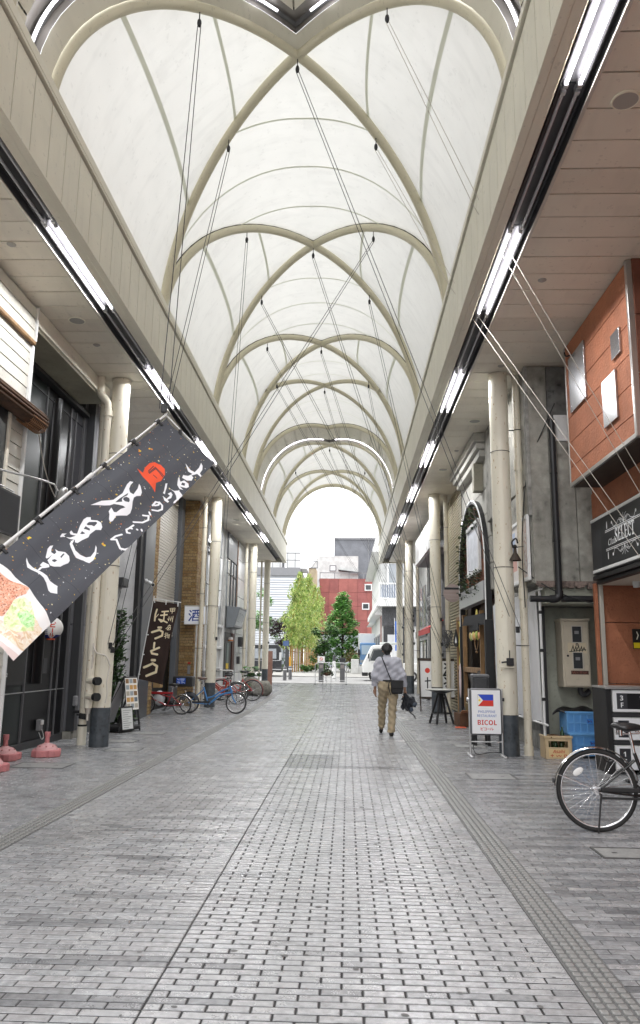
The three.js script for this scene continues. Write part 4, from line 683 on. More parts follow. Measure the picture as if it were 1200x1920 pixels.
// ================= buildings along the orange wall side (x > 0) =================
// ---- orange rendered building with projecting box ----
{
  const b = house('orange_building', 'orange rendered building with a projecting box and a recessed entrance', 'building', [5.5, 0, -9]);
  part('wall', [bx(4.62, 9, 3.62, TOP, -12.0, 2.4), bx(4.62, 9, 0, 3.62, -6.3, 2.4)], M.orangeWall, b);
  part('entrance_side_wall', [bx(4.72, 9, 0, 1.13, -12.25, -12.05), bx(4.72, 9, 1.142, 2.05, -12.25, -12.05), bx(4.72, 9, 2.062, 3.0, -12.25, -12.05), bx(4.72, 9, 3.0, 3.62, -12.25, -12.05)], M.orangeWall, b);
  part('entrance_back_wall', bx(7.8, 8.0, 0, 3.6, -12.0, -6.4), M.orangeWall, b);
  part('entrance_ceiling', bx(4.66, 8, 2.62, 2.70, -12.0, -6.4), M.soffit, b);
  part('corner_strip', [rb(4.58, 4.63, 0, 2.65, -12.1, -12.02, 0.006)], M.orangeWall, b);
  part('corner_post', rb(4.64, 4.70, 0, 2.66, -12.04, -11.98, 0.006), M.trimMetal, b);
  // projecting box with rendered boards and edge trims
  const x = 4.14; const rows = [4.10, 4.34, 4.72, 5.10, 5.48, 5.86, TOP];
  for (let k = 0; k < rows.length - 1; k++) part('render_board', rb(x, x + 0.06, rows[k] + 0.004, rows[k + 1] - 0.004, -11.44, -8.76, 0.006), M.orangeWall, b);
  part('box_core', bx(x + 0.05, 4.62, 4.09, TOP, -11.43, -8.77), M.black, b);
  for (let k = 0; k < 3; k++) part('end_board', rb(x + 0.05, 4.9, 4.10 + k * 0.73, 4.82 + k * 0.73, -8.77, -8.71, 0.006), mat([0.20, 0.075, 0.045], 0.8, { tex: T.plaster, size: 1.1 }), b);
  part('box_underside', bx(x + 0.02, 4.61, 4.03, 4.085, -11.40, -8.80), M.woodDark, b);
  part('edge_trim', [rb(x - 0.02, x + 0.07, 4.05, TOP, -8.79, -8.73, 0.008), rb(x - 0.015, x + 0.06, 4.04, 4.10, -11.46, -8.74, 0.008), rb(x - 0.012, x + 0.05, 4.1, TOP, -11.48, -11.44, 0.008)], mat([0.45, 0.44, 0.42], 0.3, { metalness: 0.7 }), b);
  part('far_end_board', bx(x + 0.01, 4.62, 4.1, TOP, -11.47, -11.44), M.orangeWall, b);
  const mir = mat([0.50, 0.50, 0.52], 0.26, { metalness: 0.9 });
  for (const [z0, z1, y0, y1] of [[-11.2, -10.45, 5.12, 5.98], [-9.36, -9.06, 5.22, 5.55], [-9.78, -9.28, 4.45, 5.08]]) { const m = part('steel_plate', rb(x - 0.035, x - 0.005, y0, y1, z0, z1, 0.005), mir, b); }
  part('band_above_sign', [rb(4.585, 4.63, 3.64, 4.04, -11.95, -6.4, 0.006)], M.orangeWall, b);
  // hook
  part('hook', tube([[x, 6.02, -11.1], [x - 0.09, 6.0, -11.1], [x - 0.11, 6.06, -11.1]], 0.012, 6), M.darkMetal, b);
  // lintel sign
  const s = thing('club_sign', 'black club sign with white ornament over the orange entrance', 'sign', [4.60, 2.76, -11.9]);
  part('board', rb(-0.06, 0.04, 0, 0.86, 0, 5.4, 0.01), M.charcoal, s);
  part('edge_rail', [rb(-0.075, -0.05, 0.80, 0.845, 0.02, 5.4, 0.006), rb(-0.075, -0.05, 0.02, 0.065, 0.02, 5.4, 0.006)], M.whitePlain, s);
  part('under_rail', [rb(-0.07, 0.1, -0.08, -0.02, 0, 5.4, 0.006), rb(-0.02, 0.12, -0.14, -0.09, 0, 5.4, 0.006)], M.darkMetal, s);
  const [pg, pm] = print(1.5, 0.70, 520, (c, W, H) => {
    c.fillStyle = '#2c2e30'; c.fillRect(0, 0, W, H); c.fillStyle = c.strokeStyle = '#eef0f0';
    c.save(); c.translate(W * 0.30, H * 0.60); c.scale(0.82, 1.5); c.font = 'bold 92px serif'; c.fillText('SELECT', 0, 0); c.restore();
    c.save(); c.translate(W * 0.145, H * 0.61); c.font = 'italic 62px serif'; c.fillText('Club', 0, 0); c.restore();
    c.lineWidth = 5; for (const y of [0.285, 0.315, 0.675, 0.705]) { c.beginPath(); c.moveTo(W * 0.10, H * y); c.lineTo(W * 0.86, H * y); c.stroke(); }
    for (const f of [1, -1]) { const y0 = f > 0 ? H * 0.28 : H * 0.71, q = (x, y) => [W * x, y0 - f * H * y];
      c.lineWidth = 4; const cv = (a) => { c.beginPath(); a.forEach((p, i) => (i ? c.quadraticCurveTo(...q(p[0], p[1]), ...q(p[2], p[3])) : c.moveTo(...q(...p)))); c.stroke(); };
      for (const d of [-1, 1]) { cv([[0.48, 0], [0.48 + d * 0.01, 0.14, 0.48 + d * 0.06, 0.18]]); cv([[0.48, 0], [0.48 + d * 0.03, 0.12, 0.48 + d * 0.09, 0.12]]); cv([[0.48 + d * 0.05, 0.02], [0.48 + d * 0.09, 0.16, 0.48 + d * 0.12, 0.06], [0.48 + d * 0.14, 0.01, 0.48 + d * 0.20, 0.01]]); cv([[0.48 + d * 0.05, 0.02], [0.48 + d * 0.02, 0.08, 0.48 + d * 0.07, 0.09]]); cv([[0.48 + d * 0.20, 0.01], [0.48 + d * 0.21, 0.05, 0.48 + d * 0.23, 0.12]]); c.beginPath(); c.ellipse(...q(0.48 + d * 0.235, 0.11), 10, 12, 0, 0, 7); c.fill(); c.beginPath(); c.ellipse(...q(0.48 + d * 0.34, 0.10), 7, 30, 0, 0, 7); c.fill(); }
      cv([[0.48, 0], [0.48, 0.1, 0.48, 0.20]]); }
  }, 0.5);
  part('lettering', mv(ry(pg.scale(1.33, 1, 1), -Math.PI / 2), -0.064, 0.43, 1.45), pm, s);
  // small black and yellow plaque in the entrance
  const p = thing('wall_plaque', 'small black plaque with yellow strip on the orange entrance wall', 'sign', [5.12, 1.66, -12.04]);
  part('plate', rb(0, 0.42, 0, 0.30, 0, 0.012, 0.004), M.black, p);
  const [qg, qm] = print(0.40, 0.28, 400, (c, W, H) => { c.fillStyle = '#17160f'; c.fillRect(0, 0, W, H); c.fillStyle = '#e8cf20'; c.fillRect(0, H * 0.70, W, H * 0.3); c.strokeStyle = '#e9e4d0'; for (let k = 0; k < 4; k++) { c.lineWidth = 6; c.beginPath(); c.moveTo(22 + k * 34, 12); c.lineTo(30 + k * 34, 34); c.lineTo(20 + k * 34, 60); c.stroke(); } c.strokeStyle = '#b98f1c'; c.beginPath(); c.arc(W * 0.5, H * 0.36, 20, 0, 7); c.stroke(); }, 0.5);
  part('plaque_print', mv(qg, 0.21, 0.15, 0.014), qm, p);
  // entrance ceiling spots
  for (const [sx, sz] of [[5.0, -11.4], [5.2, -10.9]]) { const l = thing('ceiling_spot', 'small white ceiling spot in the orange entrance', 'lamp', [sx, 2.62, sz], 0, 'spots in the orange entrance'); part('can', lathe([[0, -0.09], [0.05, -0.085], [0.06, 0]], 16), M.white, l); }
}
// ---- concrete house ----
{
  const b = house('concrete_house', 'weathered concrete house with spalled overhang beside the meter box', 'building', [5, 0, -14]);
  part('wall', [bx(3.90, 9, 2.62, TOP, -16.0, -12.24), bx(4.05, 9, 0, 2.62, -16.0, -13.3)], M.concreteLight, b);
  for (const [x0, x1] of [[3.72, 4.02], [4.03, 4.42], [4.43, 5.0]]) part('end_slab', rb(x0, x1, 2.66 + (x0 > 4.4 ? 0.03 : 0), x0 > 3.9 && x0 < 4.2 ? 5.15 : TOP, -12.26, -12.20, 0.006), M.concrete, b);
  part('end_slab', rb(4.03, 4.42, 5.16, TOP, -12.26, -12.215, 0.006), mat([0.30, 0.30, 0.285], 0.9, { tex: T.concrete, size: 1.7 }), b);
  // chipped lower edge: irregular lumps of broken render
  const chip = []; const r = rng(8); for (let k = 0; k < 26; k++) { const x = 3.74 + k * 0.042, h = 0.02 + r() * 0.06; chip.push(bx(x, x + 0.05 + r() * 0.03, 2.66 - h, 2.70, -12.25 - r() * 0.02, -12.19 + r() * 0.01)); }
  part('spalled_edge', chip, mat([0.47, 0.36, 0.31], 0.95, { tex: T.concrete, size: 0.5, bump: T.fine, bumpSize: 0.1, bumpScale: 0.01 }), b);
  part('street_slab', [rb(3.68, 3.92, 4.3, TOP, -15.98, -12.28, 0.01), rb(3.70, 3.92, 2.68, 4.29, -14.2, -12.28, 0.01)], M.concrete, b);
  part('corner_edge', rb(3.665, 3.72, 3.75, TOP, -12.33, -12.19, 0.01), M.concreteLight, b);
  part('lower_wall', [bx(4.02, 5.0, 0, 2.35, -13.3, -13.24), bx(3.9, 5, 2.36, 2.62, -13.0, -12.3)], M.plasterGreen, b);
  part('recess_return', bx(4.0, 4.05, 0, 2.6, -13.4, -13.0), M.charcoal, b);
  part('white_board', rb(4.12, 4.6, 4.98, 5.42, -12.195, -12.17, 0.005), M.white, b);
  // framed picture facing the street
  const p = thing('street_poster', 'wood framed faded poster on the concrete house behind the downpipe', 'poster', [3.66, 2.72, -13.95]);
  part('frame', [rb(-0.03, 0.02, 0, 1.06, 0, 0.06, 0.008), rb(-0.03, 0.02, 0, 1.06, 1.64, 1.70, 0.008), rb(-0.03, 0.02, 0, 0.06, 0.06, 1.64, 0.008), rb(-0.03, 0.02, 1.0, 1.06, 0.06, 1.64, 0.008)], M.white, p);
  const [pg, pm] = print(1.6, 0.96, 200, (c, W, H) => { c.fillStyle = '#d9d4d0'; c.fillRect(0, 0, W, H); const q = rng(4); c.strokeStyle = '#b98f86'; for (let k = 0; k < 150; k++) { c.lineWidth = 2 + q() * 2; const x = W * 0.6 + q() * W * 0.4, y = q() * H; c.beginPath(); c.moveTo(x, y); c.lineTo(x + (q() - 0.5) * 18, y + (q() - 0.5) * 26); c.stroke(); } c.fillStyle = '#b2c0d8'; c.fillRect(W * 0.1, H * 0.1, W * 0.35, H * 0.5); c.fillStyle = '#d6a59a'; c.fillRect(W * 0.1, H * 0.6, W * 0.4, H * 0.2); c.fillStyle = '#a25230'; c.fillRect(W * 0.94, 0, W * 0.06, H); }, 0.6);
  part('poster_print', mv(ry(pg, -Math.PI / 2), -0.012, 0.53, 0.85), pm, p);
  // black waste pipe with elbow, running along the overhang
  const w = thing('waste_pipe', 'black waste pipe bending along the concrete overhang', 'pipe', [4.06, 2.42, -12.1]);
  part('upright', cyl([0, 0.10, 0], [0, 2.9, 0], 0.052, 0.052, 16), M.darkMetal, w); part('elbow', tube([[0, 0.12, 0], [-0.005, 0.04, 0], [-0.05, -0.005, 0], [-0.14, -0.01, 0]], 0.062, 14, 16), M.darkMetal, w); part('run', [cyl([-0.12, -0.01, 0], [-0.45, -0.01, 0], 0.05, 0.05, 14), cyl([0.05, 0.0, -0.06], [0.85, 0.0, -0.06], 0.05, 0.05, 14)], M.darkMetal, w); for (const y of [0.9, 2.0]) part('clip', [mv(rx(torus(0.055, 0.008, 6, 18), Math.PI / 2), 0, y, 0), bx(-0.01, 0.01, y - 0.02, y + 0.02, -0.12, -0.05)], M.darkMetal, w);
  // cables
  const cb = []; for (let k = 0; k < 6; k++) cb.push(tube([[4.86 + k * 0.02, 2.36, -12.15], [4.80 + k * 0.025, 2.2, -12.16], [4.83 + k * 0.025, 1.6, -12.18], [4.84 + k * 0.03, 1.25, -12.17], [4.98 + k * 0.03, 0.95, -12.12]], 0.012, 6, 24));
  solo('cable_bundle', cb, M.charcoal, 'bundle of dark cables hanging beside the cream meter box', 'cable');
  solo('loose_cable', [tube([[3.52, 2.95, -12.45], [3.9, 2.6, -12.15], [4.3, 2.42, -12.1], [4.75, 2.35, -12.1], [4.9, 2.5, -12.1]], 0.009, 6, 30), tube([[3.62, 2.3, -12.5], [3.6, 3.4, -12.45], [3.72, 4.6, -12.3], [3.95, 5.2, -12.15], [4.13, 5.6, -12.12]], 0.009, 6, 30)], M.cable, 'black cable looping from the round column along the concrete overhang', 'cable');
  // meter box
  const m = thing('meter_box', 'cream metal meter box with two windows and graffiti on the green wall', 'meter box', [4.48, 1.05, -12.9]);
  const mm = mat([0.62, 0.55, 0.43], 0.5, { tex: T.paint, size: 0.6 });
  part('case', rb(-0.22, 0.22, 0, 1.08, -0.28, 0.10, 0.012), mm, m);
  part('door', rb(-0.19, 0.20, 0.02, 1.05, 0.10, 0.118, 0.008), mm, m);
  part('lid', rb(-0.235, 0.235, 1.06, 1.10, -0.28, 0.13, 0.008), mm, m);
  for (const y of [0.72, 0.30]) { const wn = part('window', rb(-0.055, 0.09, y, y + 0.25, 0.117, 0.124, 0.004), M.glassDark, m); part('window_rim', [bx(-0.07, -0.055, y - 0.015, y + 0.265, 0.117, 0.128), bx(0.09, 0.105, y - 0.015, y + 0.265, 0.117, 0.128), bx(-0.055, 0.09, y - 0.015, y, 0.117, 0.1279), bx(-0.055, 0.09, y + 0.25, y + 0.265, 0.117, 0.1279)], M.trimMetal, wn); part('dial', bx(-0.02, 0.05, y + 0.13, y + 0.18, 0.1235, 0.126), M.grey, wn); }
  part('lock', cyl([-0.14, 0.5, 0.117], [-0.14, 0.5, 0.126], 0.018, 0.018, 12), M.darkMetal, m);
  const [gg, gm] = print(0.30, 0.17, 400, (c, W, H) => { c.fillStyle = '#cfc2a6'; c.fillRect(0, 0, W, H); c.strokeStyle = '#33312e'; c.lineWidth = 5; c.lineCap = 'round'; c.beginPath(); const pt = [[20, 58], [34, 20], [40, 56], [52, 24], [56, 50], [70, 18], [74, 54], [88, 26], [92, 52], [104, 30], [112, 50]]; pt.forEach(([a, d], i) => (i ? c.lineTo(a, d) : c.moveTo(a, d))); c.stroke(); c.beginPath(); c.moveTo(10, 58); c.lineTo(114, 44); c.stroke(); c.beginPath(); c.arc(60, 10, 6, 0, 7); c.stroke(); }, 0.6);
  part('graffiti', mv(gg, 0.015, 0.625, 0.1195), gm, m);
  const [hg, hm] = print(0.28, 0.06, 400, (c, W, H) => { c.fillStyle = '#4a2c24'; c.fillRect(0, 0, W, H); c.strokeStyle = '#7a4a3c'; strokes(c, [[4, [[8, 6], [14, 18], [22, 6], [28, 18]]], [4, [[36, 8], [44, 16]]], [4, [[62, 7], [62, 18]]], [4, [[56, 7], [70, 7]]], [4, [[78, 12], [88, 16], [98, 8]]]], 1, 1); }, 0.6);
  part('sticker', mv(hg, 0.04, 0.235, 0.1195), hm, m);
  part('conduit', [tube([[0.1, 0, -0.1], [0.1, -0.08, -0.1], [0.16, -0.12, -0.1], [0.25, -0.06, -0.14]], 0.045, 12)], M.charcoal, m);
}
// ---- white cloth screen on a pipe frame along the footway ----
{
  const t = thing('cloth_screen', 'white cloth screen hung on a pipe frame behind the round column', 'screen', [3.78, 0, -14.3]);
  const w = 3.6, h0 = 0.52, h1 = 2.56, n = 60, P = new THREE.PlaneGeometry(w, h1 - h0, n, 14).rotateY(-Math.PI / 2).translate(0, (h0 + h1) / 2, 0), a = P.attributes.position;
  for (let i = 0; i < a.count; i++) { const z = a.getZ(i), y = a.getY(i); a.setX(i, 0.035 * Math.sin(z * 9 + 0.4 * Math.sin(y * 2)) + 0.02 * Math.sin(z * 21 + y) + 0.03 * (2.6 - y)); } P.computeVertexNormals();
  part('cloth', P, M.clothWhite, t);
  part('frame', [cyl([0.06, 0, 1.86], [0.06, 2.62, 1.86], 0.022, 0.022, 10), cyl([0.06, 0, -1.86], [0.06, 2.62, -1.86], 0.022, 0.022, 10), cyl([0.05, 2.58, -2.0], [0.05, 2.58, 2.05], 0.018, 0.018, 8), cyl([0.05, 0.5, -2.0], [0.05, 0.5, 2.08], 0.018, 0.018, 8)], M.white, t);
  for (const y of [0.85, 1.6, 2.2]) part('clip', rb(0.03, 0.09, y, y + 0.05, 1.83, 1.89, 0.01), M.darkMetal, t);
}
// ---- grey stucco house with black arch ----
{
  const b = house('arch_house', 'grey stucco house with moulded cornice and an ivy hung black arch', 'building', [5, 0, -18]);
  const st = mat([0.47, 0.455, 0.41], 0.85, { tex: T.plaster, size: 1.3 });
  part('wall', [bx(3.80, 9, 2.9, TOP, -20.0, -16.02), bx(4.2, 9, 0, 2.9, -20.0, -16.02)], M.concrete, b);
  for (let j = 0; j < 6; j++) for (let k = 0; k < 4; k++) part('stucco_block', rb(3.76, 3.82, 2.92 + j * 0.56, 3.465 + j * 0.56, -16.03 - (k + 1) * 0.99 + (j % 2 ? 0.0 : 0.3) > -16.3 ? -16.3 : -16.03 - (k + 1) * 0.98, -16.045 - k * 0.98, 0.008), st, b);
  part('cornice', [rb(3.45, 3.80, 6.08, TOP, -19.9, -16.0, 0.01), rb(3.52, 3.80, 5.95, 6.075, -19.8, -16.1, 0.01), rb(3.60, 3.80, 5.80, 5.945, -19.7, -16.2, 0.01)], st, b);
  part('corbel', [rb(3.56, 3.78, 5.15, 5.79, -17.0, -16.75, 0.02)], mat([0.33, 0.31, 0.24], 0.8, { tex: T.plaster, size: 1 }), b);
  // black arch: half ellipse frame, proud of the wall
  const arch = (a, h, y0) => { const p = []; for (let k = 0; k <= 24; k++) { const th = Math.PI * k / 24; p.push([Math.cos(th) * a, y0 + Math.sin(th) * h]); } return p; };
  const z0 = -18.05, A = 1.85, sh = new THREE.Shape(); sh.moveTo(A, 2.3); arch(A, 1.7, 3.45).forEach(([x, y]) => sh.lineTo(x, y)); sh.lineTo(-A, 2.3); sh.lineTo(-A + 0.07, 2.3); arch(A - 0.07, 1.63, 3.45).reverse().forEach(([x, y]) => sh.lineTo(x, y)); sh.lineTo(A - 0.07, 2.3); sh.closePath();
  const eg = new THREE.ExtrudeGeometry(sh, { depth: 0.13, bevelEnabled: false, curveSegments: 6 });
  part('arch_frame', mv(ry(muv(eg), -Math.PI / 2), 3.78, 0, z0), M.black, b);
  const es = new THREE.Shape(); es.moveTo(A + 0.02, 2.3); arch(A + 0.02, 1.72, 3.45).forEach(([x, y]) => es.lineTo(x, y)); es.lineTo(-A - 0.02, 2.3); es.lineTo(-A + 0.01, 2.3); arch(A - 0.01, 1.69, 3.45).reverse().forEach(([x, y]) => es.lineTo(x, y)); es.lineTo(A - 0.01, 2.3); es.closePath();
  part('arch_edge', mv(ry(muv(new THREE.ExtrudeGeometry(es, { depth: 0.02, bevelEnabled: false })), -Math.PI / 2), 3.658, 0, z0), M.whitePlain, b);
  // brick infill inside the arch, each brick a piece
  const bm = [[0.36, 0.125, 0.06], [0.42, 0.16, 0.075], [0.31, 0.10, 0.05]].map((c) => mat(c, 0.8, { tex: T.brick, size: 0.2 })); const pk = rng(3); let nb = 0; const loose = [[], [], []];
  for (let r = 0; r < 24; r++) { const y = 3.15 + r * 0.08; for (let k = -10; k < 10; k++) { const z = k * 0.2 + (r % 2 ? 0.1 : 0), zz = Math.max(Math.abs(z), Math.abs(z + 0.19)); if (y > 3.45 ? (zz / 1.74) ** 2 + ((y + 0.07 - 3.45) / 1.6) ** 2 > 1 : zz > 1.74) continue; const g = bx(3.74, 3.77 + pk() * -0.006, y, y + 0.068, z0 + z, z0 + z + 0.188), i = Math.floor(pk() * 3); if (nb < 250) { nb++; part('brick', g, bm[i], b); } else loose[i].push(g); } }
  loose.forEach((g, i) => g.length && (part('brickwork', g, bm[i], b).userData.kind = 'stuff'));
  const w = part('window', bx(3.70, 3.735, 3.5, 4.5, -18.65, -17.15), mat([0.72, 0.74, 0.80], 0.5, { tex: T.plaster, size: 0.5 }), b);
  part('window_frame', [rb(3.66, 3.735, 4.5, 4.60, -18.74, -17.06, 0.01), rb(3.66, 3.735, 3.40, 3.5, -18.74, -17.06, 0.01), rb(3.67, 3.735, 3.5, 4.5, -18.74, -18.65, 0.008), rb(3.67, 3.735, 3.5, 4.5, -17.15, -17.06, 0.008)], M.white, w);
  part('hood', [bx(3.62, 3.8, 2.72, 3.12, -19.8, -16.3)], mat([0.45, 0.45, 0.46], 0.35, { tex: T.paint, size: 0.8, metalness: 0.4 }), b);
  part('doorway', bx(4.12, 4.2, 0, 2.9, -19.4, -16.3), M.woodDark, b);
  part('arch_leg', rb(3.62, 3.8, 0, 2.3, -16.32, -16.2, 0.01), M.black, b); part('arch_leg', rb(3.62, 3.8, 0, 2.3, -19.9, -19.78, 0.01), M.black, b);
  // dark timber boards of the porch, single planks
  const pm = [[0.26, 0.11, 0.06], [0.18, 0.084, 0.05], [0.34, 0.15, 0.076]].map((c) => mat(c, 0.6, { tex: T.wood, size: 0.5 }));
  for (let r = 0; r < 19; r++) for (let k = 0; k < 3; k++) { const o = (r % 3) * 0.12; part('plank', rb(3.98, 4.03 - pk() * 0.01, 1.28 + r * 0.085, 1.36 + r * 0.085, -18.9 + k * 0.62 + o - 0.1, -18.9 + (k + 1) * 0.62 + o - 0.11, 0.004, 1), pm[Math.floor(pk() * 3)], b); }
  // ivy on the arch
  const iv = thing('ivy_garland', 'artificial ivy garland hanging inside the black arch', 'plant', [3.55, 3.0, -18.0]); const r = rng(21), L = [];
  for (let k = 0; k < 280; k++) { const th = 0.9 + r() * 2.1, q = 0.74 + r() * 0.24; L.push([0.0 + r() * 0.16, 0.45 + Math.sin(th) * 1.6 * q, -0.05 + Math.cos(th) * 1.75 * q * -1 * -1, 0.06 + r() * 0.06]); } for (let k = 0; k < 190; k++) L.push([-0.04 + r() * 0.16, 0.45 - r() * 0.55, -1.3 + r() * 2.6, 0.06 + r() * 0.06]); for (let k = 0; k < 130; k++) L.push([0.0 + r() * 0.16, 0.1 + r() * 1.2, -1.6 + r() * 0.35, 0.07 + r() * 0.06]);
  part('foliage', leaves(L, [[0.02, 0.04, 0.016], [0.03, 0.06, 0.02], [0.06, 0.09, 0.03], [0.10, 0.11, 0.05]], r, 0.2, [-1, 0, 0.3]), leafMatDull, iv);
  part('vine', tube([[0.1, 0, -1.65], [0.1, 0.6, -1.6], [0.1, 1.4, -1.1], [0.1, 1.9, 0], [0.1, 1.4, 1.1], [0.1, 0.6, 1.6]], 0.012, 5), M.woodDark, iv);
  // timber stall porch with rails
  const s = thing('timber_porch', 'orange timber porch frame with dark boards under the black arch', 'porch', [3.72, 0, -18.7]);
  for (const z of [-2.05, -0.95, 1.55]) part('post', rb(-0.05, 0.05, 0, 2.55, z - 0.05, z + 0.05, 0.008), M.wood, s);
  part('rail', [rb(-0.045, 0.045, 1.18, 1.30, -0.9, 1.5, 0.008)], M.wood, s); part('rail', [rb(-0.045, 0.045, 2.48, 2.58, -2.1, -0.9, 0.008)], M.wood, s); part('rail', [rb(-0.045, 0.045, 1.22, 1.32, -2.0, -1.0, 0.008)], M.wood, s);
  for (const d of [-1, 1]) part('cross_brace', rx(rb(-0.03, 0.03, -0.06, 0.06, -1.3, 1.3, 0.008), d * 0.4).translate(d * 0.065, 0.68, 0.3), M.woodGrey, s);
  part('lower_board', rb(-0.03, 0.03, 0.1, 1.18, -2.0, -1.0, 0.006), M.woodGrey, s);
  part('skirt', rb(-0.03, 0.03, 0.05, 0.2, -0.9, 1.5, 0.006), M.wood, s);
  // yellow ribbons
  const yr = thing('yellow_ribbons', 'bunch of yellow ribbons hanging in the timber porch', 'ribbon', [3.70, 0.9, -20.15]); const yg = []; for (let k = 0; k < 9; k++) yg.push(tube([[rr(-0.03, 0.03), 1.55, -0.25 + k * 0.07], [rr(-0.06, 0.04), 1.0, -0.18 + k * 0.05], [rr(-0.05, 0.05), 0.45, -0.1 + k * 0.03], [rr(-0.06, 0.03), rr(-0.3, 0.1), -0.06 + k * 0.04]], 0.016, 5, 16)); part('ribbon', yg, mat([0.55, 0.47, 0.09], 0.8), yr);
  const tr = thing('teardrop_sign', 'black teardrop sign on the timber porch post', 'sign', [3.64, 1.95, -20.6]); part('drop', ry(ext([[0, 0.32], [0.09, 0.08], [0.11, -0.04], [0.06, -0.13], [0, -0.15], [-0.06, -0.13], [-0.11, -0.04], [-0.09, 0.08]], 0.02), -Math.PI / 2 + 0.5), M.black, tr); part('mark', ry(ext([[0, 0.12], [0.04, -0.02], [0, -0.06], [-0.04, -0.02]], 0.01), -Math.PI / 2 + 0.5).translate(-0.01, 0, 0.012), M.white, tr);
  // mobile of shells under a fringed awning
  const mo = thing('shell_mobile', 'grey fringed awning with hanging yellow and orange shell charms', 'ornament', [3.60, 2.22, -17.1]);
  part('awning', [ry(ext([[-0.55, 0], [0.5, 0], [0.42, 0.24], [-0.45, 0.2]], 0.05), -Math.PI / 2 + 0.35)], M.charcoal, mo); const fg = []; for (let k = 0; k < 15; k++) fg.push(cyl([-0.05, 0.02, -0.48 + k * 0.068], [-0.05, -0.12, -0.48 + k * 0.068], 0.02, 0.02, 6)); part('fringe', fg, M.charcoal, mo);
  const sc = [[0.62, 0.42, 0.16], [0.55, 0.52, 0.12], [0.36, 0.45, 0.10], [0.62, 0.30, 0.14], [0.66, 0.55, 0.35]]; for (let k = 0; k < 14; k++) part('shell_charm', mv(new THREE.SphereGeometry(0.045, 8, 8).scale(0.7, 1.7, 0.9).toNonIndexed(), -0.07 + (k % 2) * 0.04, -0.22 - (k % 3) * 0.02, -0.46 + k * 0.07), mat(sc[k % 5], 0.5), mo);
  part('charm_top', [cyl([0, 0.2, 0.05], [0, 0.34, 0.05], 0.035, 0.012, 8)], mat([0.6, 0.5, 0.12], 0.5), mo); part('hoop', [mv(ry(torus(0.25, 0.012, 6, 24), Math.PI / 2), -0.02, -0.28, 0.05), sph(-0.02, -0.58, 0.05, 0.03)], M.wood, mo);
  // wooden bracket sign further on
  const bs = thing('bracket_sign', 'round painted sign on a black bracket beside the tan slatted wall', 'sign', [3.72, 3.3, -20.2]); part('bracket', cyl([0, 0, 0], [-0.42, 0, 0], 0.03, 0.03, 8), M.black, bs); part('disc', ry(cyl([0, 0, -0.015], [0, 0, 0.015], 0.24, 0.24, 24), 0).translate(-0.18, -0.1, -0.25), mat([0.42, 0.33, 0.30], 0.7, { tex: T.plaster, size: 0.3 }), bs);
}
// ---- tan slatted house, dark shops with white canopy, end house ----
{
  const b = house('slatted_house', 'tan house front of thin horizontal slats beyond the black arch', 'building', [5, 0, -22.3]);
  part('wall', bx(3.95, 9, 0, TOP, -24.2, -20.02), M.woodDark, b); const sm = mat([0.36, 0.31, 0.20], 0.6, { tex: T.paint, size: 0.8 });
  for (let k = 0; k < 74; k++) part('slat', bx(3.86, 3.93, 0.05 + k * 0.084, 0.105 + k * 0.084, -24.15, -20.6), sm, b);
  part('dark_window', bx(3.84, 3.95, 4.1, 6.1, -20.6, -20.1), M.glassDark, b); part('window_sill', bx(3.8, 3.95, 4.0, 4.09, -20.62, -20.08), M.grey, b);
  const c = house('canopy_shop', 'dark shop with a sloping white board canopy and red awning', 'building', [5, 0, -28]);
  part('wall', bx(4.3, 9, 0, TOP, -32.3, -24.22), M.charcoal, c);
  for (let k = 0; k < 4; k++) part('canopy_board', rb(3.42, 3.5, 5.05 + k * 0.235, 5.28 + k * 0.235, -30.0, -24.3, 0.006), M.white, c);
  part('canopy_soffit', bx(3.5, 4.3, 5.0, 5.05, -30.0, -24.3), M.grey, c);
  for (const z of [-25.0, -26.2, -27.4, -28.6, -30.2]) part('shop_jamb', rb(3.95, 4.3, 0, 5.0, z - 0.07, z + 0.07, 0.008), M.grey, c);
  for (const z of [-25.6, -26.8, -28.0]) { part('shop_glass', bx(4.15, 4.2, 0.4, 2.5, z - 0.5, z + 0.5), M.glassDark, c); part('upper_glass', bx(4.15, 4.2, 2.9, 4.9, z - 0.5, z + 0.5), M.glassGrey, c); }
  part('red_awning', [rz(bx(-0.45, 0.1, 0, 0.03, -30, -26.0), 0.5).translate(3.9, 2.72, 0), bx(3.5, 3.52, 2.35, 2.5, -30, -26.0)], mat([0.52, 0.05, 0.045], 0.7), c);
  const [sg, sm2] = print(2.2, 0.55, 160, (x, W, H) => { x.fillStyle = '#1a1a1b'; x.fillRect(0, 0, W, H); x.strokeStyle = '#e6e6e4'; strokes(x, [[9, [[30, 14], [30, 70]]], [9, [[54, 18], [84, 18], [54, 66], [88, 68]]], [9, [[120, 14], [112, 70]]], [8, [[104, 36], [136, 32]]], [9, [[170, 20], [200, 20], [200, 66], [170, 66], [170, 20]]], [8, [[236, 16], [256, 70]]], [8, [[276, 14], [244, 68]]]], 1, 1); }, 0.6);
  part('black_signboard', bx(3.86, 3.93, 3.35, 3.95, -30.2, -27.9), M.black, c); part('sign_lettering', mv(ry(sg, -Math.PI / 2), 3.855, 3.65, -29.05), sm2, c);
  const d = house('end_house', 'pale house at the end of the row beside the last column', 'building', [5, 0, -35]);
  part('wall', bx(4.1, 9, 0, TOP, -37.2, -32.32), M.plasterWhite, d); for (const z of [-33.2, -34.6, -36]) { part('window', bx(4.06, 4.11, 2.9, 4.6, z - 0.5, z + 0.5), M.glassGrey, d); part('door_glass', bx(4.05, 4.11, 0.2, 2.3, z - 0.5, z + 0.5), M.glassDark, d); }
  part('band', bx(4.02, 4.1, 2.45, 2.75, -37.2, -32.4), M.midGrey, d);
}
